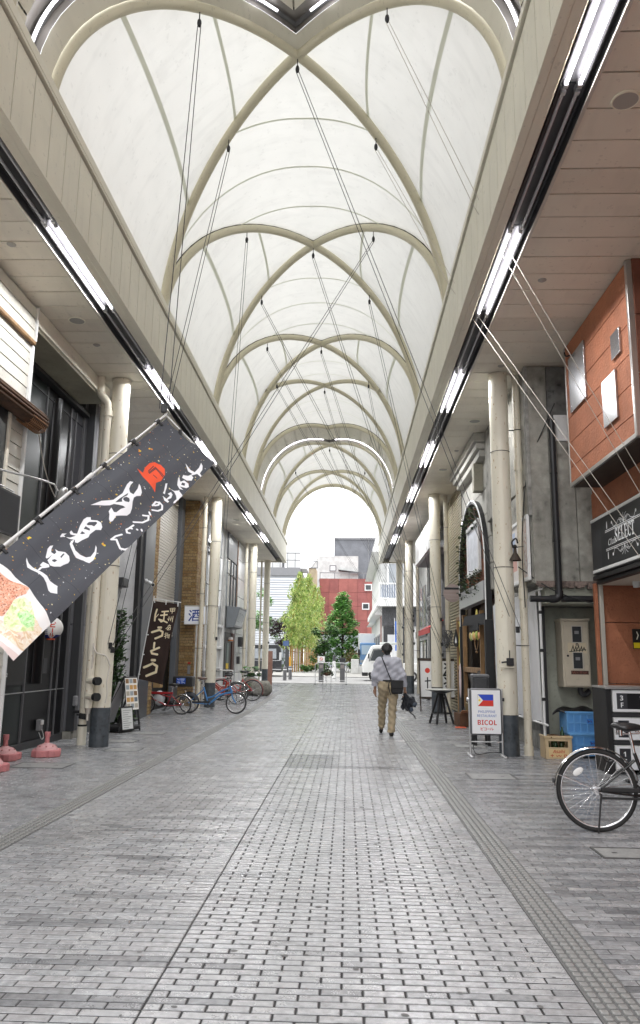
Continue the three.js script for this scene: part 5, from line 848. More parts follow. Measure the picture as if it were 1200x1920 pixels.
// outlines of the brush lettering in thousandths of the flag's width and length
const FLAG = {"polys":[[[253,500],[306,460],[400,425],[418,383],[369,347],[365,329],[402,321],[409,338],[434,353],[480,361],[531,358],[510,329],[472,309],[512,313],[590,328],[611,341],[577,354],[568,366],[596,380],[655,399],[683,415],[677,430],[585,462],[603,483],[590,493],[553,489],[511,475],[472,468],[458,451],[527,458],[553,453],[560,433],[587,416],[547,419],[447,435],[425,448],[316,479]],[[701,97],[824,97],[885,92],[883,64],[853,40],[903,47],[943,63],[952,82],[1016,87],[1012,92],[930,92],[887,113],[926,115],[943,131],[894,143],[812,148],[794,136],[854,124],[880,105],[808,110]],[[768,154],[835,165],[861,150],[939,150],[978,159],[964,171],[882,183],[935,185],[955,185],[903,192],[837,185],[792,168]],[[767,244],[710,221],[726,213],[765,228],[782,239],[810,251],[778,254]],[[807,218],[866,213],[909,200],[996,204],[1040,217],[1021,241],[982,258],[971,248],[975,234],[937,225],[877,217]],[[806,262],[870,262],[874,241],[831,241],[846,226],[889,230],[912,246],[891,262],[929,264],[924,272],[865,273]],[[344,630],[384,621],[415,604],[354,613],[329,610],[326,602],[369,603],[406,596],[353,569],[326,547],[334,534],[366,524],[394,530],[457,518],[516,516],[569,525],[585,535],[536,547],[526,571],[543,582],[515,603],[503,621],[473,624],[447,617],[399,625]],[[440,617],[464,633],[555,644],[632,642],[708,634],[739,623],[725,601],[676,582],[709,586],[761,603],[800,629],[791,645],[710,649],[628,659],[578,657],[496,648],[441,639],[424,628]],[[293,644],[282,633],[319,620],[312,631],[339,631],[315,638],[304,644]],[[372,724],[307,700],[300,688],[320,679],[339,691],[365,699],[413,698],[411,689],[369,683],[416,682],[483,671],[553,672],[603,681],[612,690],[590,706],[582,717],[532,731],[494,737],[463,734],[415,728],[411,718],[399,704],[401,718],[392,725]],[[400,756],[393,741],[474,737],[499,743],[474,753],[448,760],[451,770],[428,773],[422,761],[431,756]],[[229,768],[291,774],[365,775],[445,772],[558,768],[626,772],[734,768],[751,774],[804,789],[734,798],[701,797],[618,785],[547,780],[463,780],[321,786],[251,775]]],"holes":[[[442,427],[444,407],[459,383],[468,368],[485,377],[466,394],[475,403],[502,409]],[[473,393],[491,384],[530,381],[556,385],[569,393],[522,401],[486,400]],[[874,173],[862,163],[901,158],[921,168]],[[396,551],[397,540],[459,524],[484,525],[488,541],[452,543],[417,551]],[[418,570],[408,558],[473,556],[489,562],[439,566]],[[434,590],[424,579],[477,578],[459,586]],[[488,693],[481,678],[498,677],[509,695]],[[449,719],[464,711],[498,709],[495,719],[470,721]]],"red":[[296,272],[392,263],[356,241],[349,212],[382,190],[471,179],[557,183],[621,201],[647,231],[620,255],[704,281],[572,279],[448,276]],"strokes":[[[827,317],[857,305],[843,294],[799,303],[806,323]],[[838,293],[899,296],[937,310],[913,327],[850,339]],[[844,355],[880,361]],[[817,382],[853,375],[875,369],[915,384],[886,408],[796,428]],[[828,439],[819,456],[849,454]],[[817,459],[805,469],[843,478],[873,474]],[[904,445],[912,445]],[[949,434],[962,436]],[[811,495],[770,513],[761,532],[811,522],[876,534],[935,543],[988,534],[1042,505]]],"redlines":[[[441,243],[447,204],[622,209]],[[423,240],[418,207]],[[457,244],[464,208],[620,215]],[[515,238],[579,238]]],"white":[[-616,873],[103,834],[235,829],[435,834],[534,833],[699,841],[873,852],[1027,865],[1030,977],[1004,999],[0,1010]],"rim":[[411,997],[725,982],[840,982],[1015,973],[1004,999],[0,1010]],"meat":[[-119,852],[185,853],[277,849],[333,846],[425,839],[534,833],[559,852],[522,875],[520,888],[556,914],[572,938],[431,980]],"cab":[[520,888],[556,863],[665,858],[829,884],[925,912],[850,935],[816,946],[671,955],[592,941],[556,914]],"green":[[657,907],[705,883],[809,884],[893,902],[859,920],[777,922]],"nood":[[451,962],[619,947],[671,955],[816,946],[925,912],[835,885],[997,896],[999,955],[985,968],[834,974],[715,979],[557,987]]};
const HOTO = [[38,[[219,105],[189,171],[208,246]]],[14,[[313,159],[238,202]]],[28,[[421,121],[649,105]]],[28,[[400,169],[628,150]]],[28,[[516,129],[549,231],[450,249],[356,222],[518,229],[689,246]]],[42,[[380,325],[493,319]]],[40,[[173,396],[433,352],[595,369],[595,418],[340,466]]],[40,[[343,523],[367,585]]],[40,[[588,569],[285,630],[343,657],[579,655]]],[48,[[392,737],[533,730]]],[46,[[131,846],[467,774],[656,795],[650,870],[295,941]]],[11,[[694,66],[872,54],[877,93],[733,103],[694,66]]],[11,[[715,84],[875,74]]],[12,[[788,60],[795,123]]],[12,[[720,171],[732,221]]],[12,[[797,167],[809,217]]],[14,[[869,157],[891,229]]],[10,[[688,198],[709,210]]],[10,[[763,191],[780,203]]],[10,[[837,184],[854,196]]],[12,[[802,269],[745,305],[697,324]]],[12,[[762,284],[865,276],[826,307],[744,334]]],[12,[[778,309],[881,300],[887,326],[774,336],[778,309]]],[12,[[727,371],[751,442]]],[10,[[681,393],[775,384]]],[12,[[689,422],[789,406]]],[12,[[808,373],[795,400],[906,387],[905,432],[872,428]]],[10,[[843,397],[803,429]]],[10,[[883,398],[843,429]]]];
// ================= flags and signs =================
function cloth(TL, TR, BR, BL, nu, nv, wave, seed = 0) { // bilinear sheet with soft folds
  const a = V(...TL), b = V(...TR), c = V(...BR), d = V(...BL), n = b.clone().sub(a).cross(d.clone().sub(a)).normalize(), P = [], U = [], I = [];
  for (let j = 0; j <= nv; j++) for (let i = 0; i <= nu; i++) { const s = i / nu, t = j / nv, p = a.clone().lerp(b, s).lerp(d.clone().lerp(c, s), t); const w = wave * (Math.sin(s * 5 + t * 7 + seed) * 0.5 + Math.sin(s * 3 - t * 13 + seed * 2) * 0.35 + 0.3 * Math.sin(s * 17 + t * 3)) * Math.min(1, s * 4); p.addScaledVector(n, w); P.push(p.x, p.y, p.z); U.push(s, 1 - t); }
  for (let j = 0; j < nv; j++) for (let i = 0; i < nu; i++) { const k = j * (nu + 1) + i; I.push(k, k + nu + 1, k + 1, k + 1, k + nu + 1, k + nu + 2); }
  const g = new THREE.BufferGeometry(); g.setAttribute('position', new THREE.Float32BufferAttribute(P, 3)); g.setAttribute('uv', new THREE.Float32BufferAttribute(U, 2)); g.setIndex(I); g.computeVertexNormals(); return g;
}
{
  const TL = [-1.224, 4.010, -8.0], TR = [-0.686, 3.489, -8.0], BR = [-1.722, 1.406, -5.76], BL = [-2.259, 1.857, -5.709];
  const t = house('noodle_flag', 'large dark shop flag with white brush lettering and noodle bowl print on a slanted pole', 'flag', [-3.2, 0, -3.7]);
  const [, fm] = print(0.46, 2.0, 1000, (x, W, H) => {
    const sx = W / 1000, sy = H / 1000, q = rng(6);
    x.fillStyle = '#474950'; x.fillRect(0, 0, W, H);
    x.strokeStyle = '#34353c'; x.lineWidth = 3; for (let k = 1; k < 9; k++) { x.beginPath(); x.moveTo(0, H * k * 0.105); x.lineTo(W, H * (k * 0.105 + 0.004)); x.stroke(); } x.beginPath(); x.moveTo(W * 0.5, 0); x.lineTo(W * 0.51, H); x.stroke();
    for (let k = 0; k < 420; k++) { const u = q() * W, v = q() * H * 0.86, s = 2 + q() * q() * 10; x.fillStyle = ['#d9b53a', '#e3d7a8', '#c98a3c', '#cfcfd2', '#d9722e'][Math.floor(q() * 5)]; x.save(); x.translate(u, v); x.rotate(q() * 6.3); x.fillRect(-s / 2, -s * 0.35, s, s * 0.7); x.restore(); }
    for (const [u, v] of [[0.12, 0.20], [0.20, 0.16], [0.78, 0.62], [0.07, 0.72], [0.74, 0.56]]) for (let k = 0; k < 6; k++) { x.fillStyle = k % 2 ? '#d9c23a' : '#cf7a30'; x.beginPath(); x.arc(W * u + (q() - 0.5) * 18, H * v + (q() - 0.5) * 18, 3 + q() * 5, 0, 7); x.fill(); }
    x.fillStyle = '#e8e8ec'; FLAG.polys.forEach((p) => poly(x, p, sx, sy)); x.fillStyle = '#474950'; FLAG.holes.forEach((p) => poly(x, p, sx, sy));
    x.strokeStyle = '#e8e8ec'; strokes(x, FLAG.strokes.map((p) => [13, p]), sx, sy);
    x.fillStyle = '#e2502c'; poly(x, FLAG.red, sx, sy); x.strokeStyle = '#3d3036'; strokes(x, FLAG.redlines.map((p) => [6, p]), sx, sy);
    // printed bowl of noodles
    x.fillStyle = '#eceae9'; poly(x, FLAG.white, sx, sy);
    const blob = (P, cols, n, r0, r1, sd) => { x.save(); x.beginPath(); P.forEach(([a, b], i) => (i ? x.lineTo(a * sx, b * sy) : x.moveTo(a * sx, b * sy))); x.closePath(); x.clip(); x.fillStyle = cols[0]; x.fillRect(0, 0, W, H); const r = rng(sd), bb = P.reduce((m, [a, b]) => [Math.min(m[0], a), Math.max(m[1], a), Math.min(m[2], b), Math.max(m[3], b)], [9999, -9999, 9999, -9999]); for (let k = 0; k < n; k++) { x.fillStyle = cols[Math.floor(r() * cols.length)]; x.globalAlpha = 0.65; x.beginPath(); x.ellipse((bb[0] + r() * (bb[1] - bb[0])) * sx, (bb[2] + r() * (bb[3] - bb[2])) * sy, r0 + r() * r1, (r0 + r() * r1) * 0.6, r() * 3, 0, 7); x.fill(); } x.globalAlpha = 1; x.restore(); };
    blob(FLAG.nood, ['#f3e3cf', '#efd9bd', '#f7ecdc', '#e6c9a6', '#e9d2c4', '#d8b491', '#fbf4ea'], 300, 3, 20, 2);
    x.lineWidth = 7; x.lineCap = 'round'; { const r = rng(8), bb = FLAG.nood; for (let k = 0; k < 26; k++) { const [a, b] = bb[Math.floor(r() * bb.length)], [c2, d2] = bb[Math.floor(r() * bb.length)]; const m = 0.25 + 0.5 * r(); const X = (a + (c2 - a) * m) * sx, Y = (b + (d2 - b) * m) * sy; x.strokeStyle = ['#f6ead8', '#e3c6a2', '#efdcc2'][k % 3]; x.beginPath(); x.moveTo(X - 34, Y - 6); x.quadraticCurveTo(X, Y + 16, X + 34, Y - 10 + r() * 20); x.stroke(); } }
    x.strokeStyle = '#d9b58c'; blob(FLAG.meat, ['#e3a98f', '#d98f74', '#c9765c', '#edc0a8', '#b9644c', '#8e4a38', '#f3d6c4'], 1100, 2, 7, 3);
    blob(FLAG.cab, ['#eef0c8', '#e2ecb4', '#f3f2da', '#d3e6a8', '#e9e6c0', '#c2d58c', '#fbfae8'], 420, 3, 14, 4);
    blob(FLAG.green, ['#bfe6a8', '#cdeeb8', '#d9f2c6', '#a9dc92', '#8fcf7a', '#e6f6da'], 220, 3, 10, 5);
    x.fillStyle = '#e9d6d2'; poly(x, FLAG.rim, sx, sy); x.strokeStyle = '#f7f4f3'; strokes(x, [[26, FLAG.rim.slice(0, 4)]], sx, sy);
  }, 0.75, { side: THREE.DoubleSide });
  part('flag_cloth', cloth(TL, TR, BR, BL, 16, 60, 0.035, 1), fm, t);
  const at = (s, k) => TL.map((v, i) => v + (BL[i] - v) * s + (k ?? 0) * (TR[i] - TL[i]));
  part('pole', [cyl(at(-0.02, -0.05), at(0.42, -0.05), 0.011, 0.011, 10), cyl(at(0.42, -0.05), at(1.86, -0.05), 0.015, 0.015, 10), cyl(at(0.41, -0.05), at(0.44, -0.05), 0.02, 0.02, 10)], M.white, t);
  part('cross_bar', cyl(at(-0.012, -0.06), [TR[0] + 0.03, TR[1] - 0.02, TR[2]], 0.008, 0.008, 8), M.white, t);
  for (const k of [0.04, 0.19, 0.35, 0.5, 0.66, 0.8, 0.95]) part('loop', cyl(at(k - 0.006, -0.05), at(k + 0.012, -0.05), 0.024, 0.024, 8), M.black, t), part('loop', [cyl(at(k, -0.07), at(k, 0.04), 0.017, 0.017, 6)], M.black, t);
  for (const k of [0.3, 0.7]) part('top_loop', cyl([TL[0] + (TR[0] - TL[0]) * k, TL[1] + (TR[1] - TL[1]) * k + 0.03, TL[2]], [TL[0] + (TR[0] - TL[0]) * k, TL[1] + (TR[1] - TL[1]) * k - 0.05, TL[2]], 0.02, 0.02, 6), M.black, t);
  part('pole_foot', [rb(-3.45, -2.95, 0, 0.09, -3.95, -3.45, 0.03), cyl([-3.2, 0.05, -3.7], [-3.15, 0.4, -3.8], 0.05, 0.03, 12)], mat([0.55, 0.16, 0.17], 0.6), t);
}
{ // brown flag
  const t = house('brown_flag', 'dark brown shop flag with cream brush lettering before the brick house', 'flag', [-4.13, 0, -18.0]);
  const TL = [-3.80, 2.74, -18.02], TR = [-3.17, 2.66, -17.9], BR = [-3.47, 0.82, -17.9], BL = [-4.05, 0.94, -18.02];
  const [, fm] = print(0.42, 1.26, 800, (x, W, H) => { x.fillStyle = '#33241f'; x.fillRect(0, 0, W, H); x.strokeStyle = '#efe0bd'; strokes(x, HOTO, W / 1000, H / 1000, 0, 0, 0.66); }, 0.9, { side: THREE.DoubleSide });
  part('flag_cloth', cloth(TL, TR, BR, BL, 12, 40, 0.03, 3), fm, t);
  const top = [-3.79, 2.86, -18.03], bot = [-4.20, 0.02, -18.03];
  part('pole', cyl(bot, top, 0.014, 0.012, 10), M.white, t); part('cross_bar', cyl([-3.80, 2.80, -18.03], [-3.12, 2.70, -17.9], 0.009, 0.009, 8), M.white, t);
  for (const k of [0.32, 0.48, 0.64]) { const y = 2.86 - k * 2.84, x = -3.79 - k * 0.41; part('loop', rb(x - 0.015, x + 0.06, y - 0.015, y + 0.015, -18.045, -18.015, 0.008), M.white, t); }
  for (const k of [0.05, 0.5, 0.97]) part('top_loop', rb(-3.80 + k * 0.63 - 0.012, -3.80 + k * 0.63 + 0.012, 2.70 - k * 0.1, 2.80 - k * 0.09, -18.04 + k * 0.12, -18.01 + k * 0.12, 0.006), M.white, t);
  part('foot', rb(-4.38, -4.02, 0, 0.06, -18.2, -17.86, 0.02), M.charcoal, t);
}
{ // pink flag bases
  const pink = mat([0.62, 0.235, 0.24], 0.6, { tex: T.plaster, size: 0.4 }), pale = mat([0.66, 0.36, 0.36], 0.65, { tex: T.plaster, size: 0.3 });
  const t = thing('flag_base', 'faded pink plastic flag base by the doorway edge of the black shopfront', 'flag base', [-3.62, 0, -11.55], 0.3, 'pink plastic flag bases');
  const s = new THREE.Shape(), a = 0.20, c = 0.07; s.moveTo(-a, -a + c); s.lineTo(-a + c, -a); s.lineTo(-0.06, -a); s.quadraticCurveTo(0, -a + 0.05, 0.06, -a); s.lineTo(a - c, -a); s.lineTo(a, -a + c); s.lineTo(a, -0.06); s.quadraticCurveTo(a - 0.05, 0, a, 0.06); s.lineTo(a, a - c); s.lineTo(a - c, a); s.lineTo(0.06, a); s.quadraticCurveTo(0, a - 0.05, -0.06, a); s.lineTo(-a + c, a); s.lineTo(-a, a - c); s.lineTo(-a, 0.06); s.quadraticCurveTo(-a + 0.05, 0, -a, -0.06); s.closePath();
  const base = new THREE.ExtrudeGeometry(s, { depth: 0.075, bevelEnabled: true, bevelSize: 0.015, bevelThickness: 0.015, bevelSegments: 2, curveSegments: 6 }).rotateX(-Math.PI / 2).translate(0, 0.016, 0);
  part('tank', muv(base), pink, t); const d = part('dome', lathe([[0.175, 0.10], [0.165, 0.13], [0.12, 0.175], [0.05, 0.20], [0.045, 0.21]], 24), pale, t);
  part('tube', [lathe([[0.036, 0.19], [0.034, 0.30], [0.045, 0.30], [0.045, 0.37], [0.04, 0.375], [0.026, 0.375], [0.026, 0.3]], 18)], pink, t);
  const h = []; for (let k = 0; k < 8; k++) { const q = k * 0.785; h.push(cyl([Math.cos(q) * 0.135, 0.158, Math.sin(q) * 0.135], [Math.cos(q) * 0.14, 0.166, Math.sin(q) * 0.14], 0.012, 0.012, 8)); } part('dimples', h, mat([0.35, 0.12, 0.12], 0.8), t);
  t.scale.setScalar(0.92); dup(t, [-4.02, 0, -11.05], 0.1, 'faded pink plastic flag base against the black shop panel, behind another base'); dup(t, [-3.72, 0, -9.95], -0.15, 'faded pink plastic flag base standing furthest out from the black shop');
  dup(t, [-4.15, 0, -9.9], 0.2, 'red plastic flag base cut by the edge of the boarded house');
}
{ // menu easel
  const t = thing('menu_easel', 'black folding menu easel with photo menus in front of the ivy', 'easel', [-3.62, 0, -15.45], -0.35);
  const leg = (x0, z0, x1, z1) => cyl([x0, 0, z0], [x1, 1.06, z1], 0.018, 0.018, 8);
  part('front_frame', [leg(0.16, 0.34, 0.0, 0.02), leg(0.16, -0.34, 0.0, -0.30), cyl([0.02, 1.04, 0.04], [0.02, 1.04, -0.32], 0.016, 0.016, 8)], M.black, t);
  part('back_frame', [leg(-0.42, 0.30, -0.01, 0.03), leg(-0.42, -0.34, -0.01, -0.30)], M.black, t);
  const [g1, m1] = print(0.40, 0.62, 400, (x, W, H) => { x.fillStyle = '#e9e6e0'; x.fillRect(0, 0, W, H); const q = rng(9); for (let j = 0; j < 5; j++) for (let i = 0; i < 3; i++) { x.fillStyle = ['#8a6a4a', '#b0a89a', '#6d7680', '#c99a5a', '#9aa2a8'][Math.floor(q() * 5)]; x.fillRect(8 + i * 50, 8 + j * 48, 42, 34); } }, 0.5);
  part('menu_sheet', mv(rx(g1, 0), 0, 0, 0).rotateY(Math.PI / 2).rotateZ(0.15).translate(0.08, 0.72, -0.12), m1, t); part('menu_board', mv(rb(-0.2, 0.2, -0.31, 0.31, -0.01, 0.0, 0.003).rotateY(Math.PI / 2).rotateZ(0.15), 0.07, 0.72, -0.12), M.charcoal, t);
  const [g2, m2] = print(0.34, 0.40, 300, (x, W, H) => { x.fillStyle = '#d6d8d6'; x.fillRect(0, 0, W, H); x.fillStyle = '#9a9c9c'; for (let k = 0; k < 9; k++) x.fillRect(10, 12 + k * 12, W - 24 - (k % 3) * 14, 4); }, 0.5);
  part('lower_sheet', g2.rotateY(Math.PI / 2).rotateZ(0.15).translate(0.165, 0.26, 0.1), m2, t); part('lower_frame', mv(rb(-0.2, 0.2, -0.23, 0.23, -0.012, -0.002, 0.003).rotateY(Math.PI / 2).rotateZ(0.15), 0.165, 0.26, 0.1), M.black, t);
  part('side_panel', [mv(rb(-0.16, 0.16, -0.42, 0.42, -0.006, 0.006, 0.003).rotateY(Math.PI / 2).rotateZ(-0.36), -0.2, 0.55, 0)], mat([0.42, 0.42, 0.43], 0.6), t);
  part('base_tray', rb(-0.36, 0.18, 0.03, 0.12, -0.34, 0.34, 0.04), M.black, t);
}
// ================= right foreground =================
{ // restaurant stand sign
  const t = thing('stand_sign', 'white stand sign with a flag and red restaurant name beside the round column', 'sign', [2.93, 0, -12.42], -0.04);
  part('post', [cyl([-0.245, 0.03, 0], [-0.255, 1.02, 0], 0.016, 0.016, 10), cyl([0.245, 0.03, 0], [0.255, 1.02, 0], 0.016, 0.016, 10)], M.alu, t);
  part('foot', [rb(-0.275, -0.225, 0, 0.035, -0.24, 0.24, 0.012)], M.alu, t); part('foot', [rb(0.225, 0.275, 0, 0.035, -0.24, 0.24, 0.012)], M.alu, t);
  part('brace', [cyl([-0.245, 0.22, 0], [0.245, 0.22, 0], 0.009, 0.009, 8)], M.alu, t);
  part('case', rb(-0.25, 0.25, 0.32, 1.03, -0.06, 0.06, 0.05, 4), M.midGrey, t);
  const [pg, pm] = print(0.44, 0.655, 700, (x, W, H) => {
    x.fillStyle = '#f0f0f2'; x.fillRect(0, 0, W, H);
    const fx = W * 0.22, fy = H * 0.10, fw = W * 0.54, fh = H * 0.27; x.fillStyle = '#1f46c2'; x.fillRect(fx, fy, fw, fh / 2); x.fillStyle = '#d7301f'; x.fillRect(fx, fy + fh / 2, fw, fh / 2); x.fillStyle = '#f6f3e4'; x.beginPath(); x.moveTo(fx, fy); x.lineTo(fx + fw * 0.34, fy + fh / 2); x.lineTo(fx, fy + fh); x.fill(); x.fillStyle = '#f0d224'; x.beginPath(); x.arc(fx + fw * 0.11, fy + fh / 2, 12, 0, 7); x.fill(); x.strokeStyle = '#777'; x.lineWidth = 2; x.strokeRect(fx, fy, fw, fh);
    x.textAlign = 'center'; x.fillStyle = '#3353a8'; x.font = '36px sans-serif'; x.fillText('PHILIPPINE', W * 0.52, H * 0.525); x.fillText('RESTAURANT', W * 0.52, H * 0.62);
    x.fillStyle = '#c8291f'; x.font = 'bold 72px sans-serif'; x.fillText('BICOL', W * 0.52, H * 0.80);
    x.strokeStyle = '#c8291f'; const kk = [[[[0, 0], [0, 26], [18, 26]]], [[[0, 12], [16, 8]]], [[[20, -4], [22, 2]]], [[[26, -4], [28, 2]]]]; strokes(x, [[5, [[-66, 0], [-66, 26], [-46, 26]]], [5, [[-66, 12], [-48, 8]]], [4, [[-44, -4], [-41, 2]]], [5, [[-30, 4], [-8, 4], [-8, 26], [-30, 26]]], [5, [[4, 14], [26, 14]]], [5, [[40, 2], [38, 16], [32, 26]]], [5, [[52, 2], [52, 26], [66, 16]]]], 1, 1, W * 0.52, H * 0.86);
  }, 0.35);
  part('sign_face', mv(pg, 0, 0.675, 0.063), pm, t); for (const s of [-1, 1]) part('side_knob', cyl([s * 0.255, 0.86, 0], [s * 0.29, 0.86, 0], 0.028, 0.028, 14), s < 0 ? M.alu : M.darkMetal, t);
  part('power_lead', tube([[-0.18, 0.33, -0.05], [-0.19, 0.1, -0.06], [-0.15, 0.03, -0.05], [0.1, 0.06, -0.1], [0.4, 0.02, -0.25]], 0.007, 6), M.cable, t);
  const b = thing('grey_bin', 'grey plastic bin top on black legs behind the stand sign', 'bin', [3.13, 0, -14.1]); part('body', rb(-0.14, 0.14, 0.62, 1.18, -0.14, 0.14, 0.05, 3), M.charcoal, b); for (const [x, z] of [[-0.1, -0.1], [0.1, -0.1], [-0.1, 0.1], [0.1, 0.1]]) part('leg', cyl([x * 1.2, 0, z * 1.2], [x, 0.65, z], 0.03, 0.03, 10), M.black, b); part('lid', rb(-0.15, 0.15, 1.15, 1.22, -0.15, 0.15, 0.03, 3), M.midGrey, b);
}
{ // switch box and horn on the column
  const t = thing('column_switch', 'black switch box and crank on a plate on the round column by the beer crate', 'switch', [3.30, 1.38, -12.45]); part('plate', rb(-0.12, 0.10, -0.03, -0.015, 0, 0.05, 0.004), M.creamPipe, t); part('box', [rb(-0.02, 0.09, 0, 0.12, 0, 0.06, 0.012)], M.darkMetal, t); part('crank', [cyl([-0.02, 0.06, 0.03], [-0.10, 0.05, 0.03], 0.014, 0.014, 8), cyl([0.03, 0.12, 0.03], [0.03, 0.24, 0.03], 0.008, 0.008, 6)], M.darkMetal, t);
  const h = thing('horn_lamp', 'old brown conical lamp shade strapped between the column and downpipe', 'lamp', [3.48, 3.05, -12.46]); part('shade', lathe([[0.10, 0], [0.03, 0.13], [0.025, 0.2], [0, 0.2]], 18), M.woodDark, h); part('knot', [sph(0, 0.23, 0, 0.035), tube([[-0.03, 0.2, 0.02], [-0.05, 0.3, 0.03], [0.02, 0.36, 0.02], [0.04, 0.28, 0.03]], 0.014, 6)], M.cable, h);
  const rp = thing('rope_coil', 'loop of old rope tied round the column with capped pipe stubs', 'rope', [-3.27, 1.45, -12.69]); part('tie', [tube([[-0.14, 0.22, 0.02], [-0.05, 0.05, 0.08], [0.1, 0.0, 0.05], [0.16, -0.15, 0.0]], 0.014, 6), tube([[-0.12, 0.2, 0.05], [-0.11, 0.0, 0.06], [-0.12, -0.2, 0.05]], 0.012, 6), tube([[0.16, -0.15, 0.0], [0.14, -0.4, 0.04], [0.15, -0.62, 0.03], [0.13, -0.75, 0.03]], 0.011, 6)], M.rope, rp);
  const tg = []; const q = rng(31); for (let k = 0; k < 9; k++) tg.push(tube([0, 1, 2, 3, 4, 5].map(() => [(q() - 0.5) * 0.3, (q() - 0.5) * 0.55, 0.08 + q() * 0.1]), 0.010, 5, 40)); const rt = thing('rope_tangle', 'grey tangle of ropes on the downpipe behind the round table', 'rope', [3.62, 2.05, -22.4]); part('tangle', tg, M.ropeDark, rt);
}
{ // beer crate
  const cm = mat([0.66, 0.50, 0.30], 0.55, { tex: T.paint, size: 0.4 });
  const t = thing('beer_crate', 'cream plastic beer crate with empty bottles beside the round column', 'crate', [4.00, 0, -12.45], -0.03), w = 0.205, d = 0.17;
  part('wall', [rb(-w, w, 0, 0.17, d - 0.02, d, 0.005), rb(-w, w, 0.26, 0.33, d - 0.02, d, 0.005), rb(-w, -w + 0.06, 0.17, 0.26, d - 0.02, d, 0.003), rb(w - 0.06, w, 0.17, 0.26, d - 0.02, d, 0.003)], cm, t); part('wall', [rb(-w, w, 0, 0.33, -d, -d + 0.02, 0.005)], cm, t); part('wall', [rb(-w, -w + 0.02, 0, 0.33, -d, d, 0.005)], cm, t); part('wall', [rb(w - 0.02, w, 0, 0.33, -d, d, 0.005)], cm, t); part('floor', bx(-w + 0.02, w - 0.02, 0.01, 0.03, -d + 0.02, d - 0.02), cm, t);
  part('rim', [rb(-w - 0.012, w + 0.012, 0.305, 0.34, d - 0.015, d + 0.012, 0.006), rb(-w - 0.012, -w + 0.012, 0.306, 0.339, -d, d, 0.006), rb(w - 0.012, w + 0.012, 0.306, 0.339, -d, d, 0.006)], cm, t);
  const [pg, pm] = print(0.30, 0.12, 500, (x, W, H) => { x.fillStyle = '#d9bd8c'; x.fillRect(0, 0, W, H); x.fillStyle = '#b5442a'; x.font = 'bold italic 34px sans-serif'; x.textAlign = 'center'; x.fillText('Asahi', W / 2, H * 0.48); x.strokeStyle = '#b5442a'; strokes(x, [[5, [[-60, 0], [-40, 0]]], [5, [[-50, -8], [-50, 10]]], [4, [[-18, -2], [-14, 8], [2, -4], [10, 8], [18, -2]]], [5, [[40, -6], [58, -6], [58, 10], [40, 10], [40, -6]]]], 1, 1, W / 2, H * 0.78); }, 0.6);
  part('printed_mark', mv(pg, 0, 0.085, d + 0.003), pm, t);
  const gl = [mat([0.02, 0.06, 0.02], 0.12), mat([0.10, 0.04, 0.012], 0.12), mat([0.03, 0.05, 0.015], 0.12)], bg = lathe([[0, 0], [0.035, 0], [0.036, 0.14], [0.03, 0.18], [0.014, 0.23], [0.014, 0.27], [0, 0.27]], 12);
  let k = 0; for (const x of [-0.12, -0.02, 0.08, 0.14]) for (const z of [-0.08, 0.05]) { const lay = k % 3 === 1, m = new THREE.Mesh(bg, gl[k % 3]); m.name = numbered('beer_bottle'); m.position.set(4.00 + x * 0.9, lay ? 0.30 : 0.045 + (k === 6 ? 0.14 : 0), -12.45 + z); if (lay) { m.position.x = 4.12; m.rotation.set(0, 0.12 * (k - 3), 1.5); } m.castShadow = m.receiveShadow = true; tag(m, lay ? 'empty glass bottle lying across the top of the cream beer crate' : 'empty glass bottle standing in the cream beer crate', 'bottle', lay ? 'bottles lying on the beer crate' : 'bottles standing in the beer crate'); scene.add(m); k++; }
}
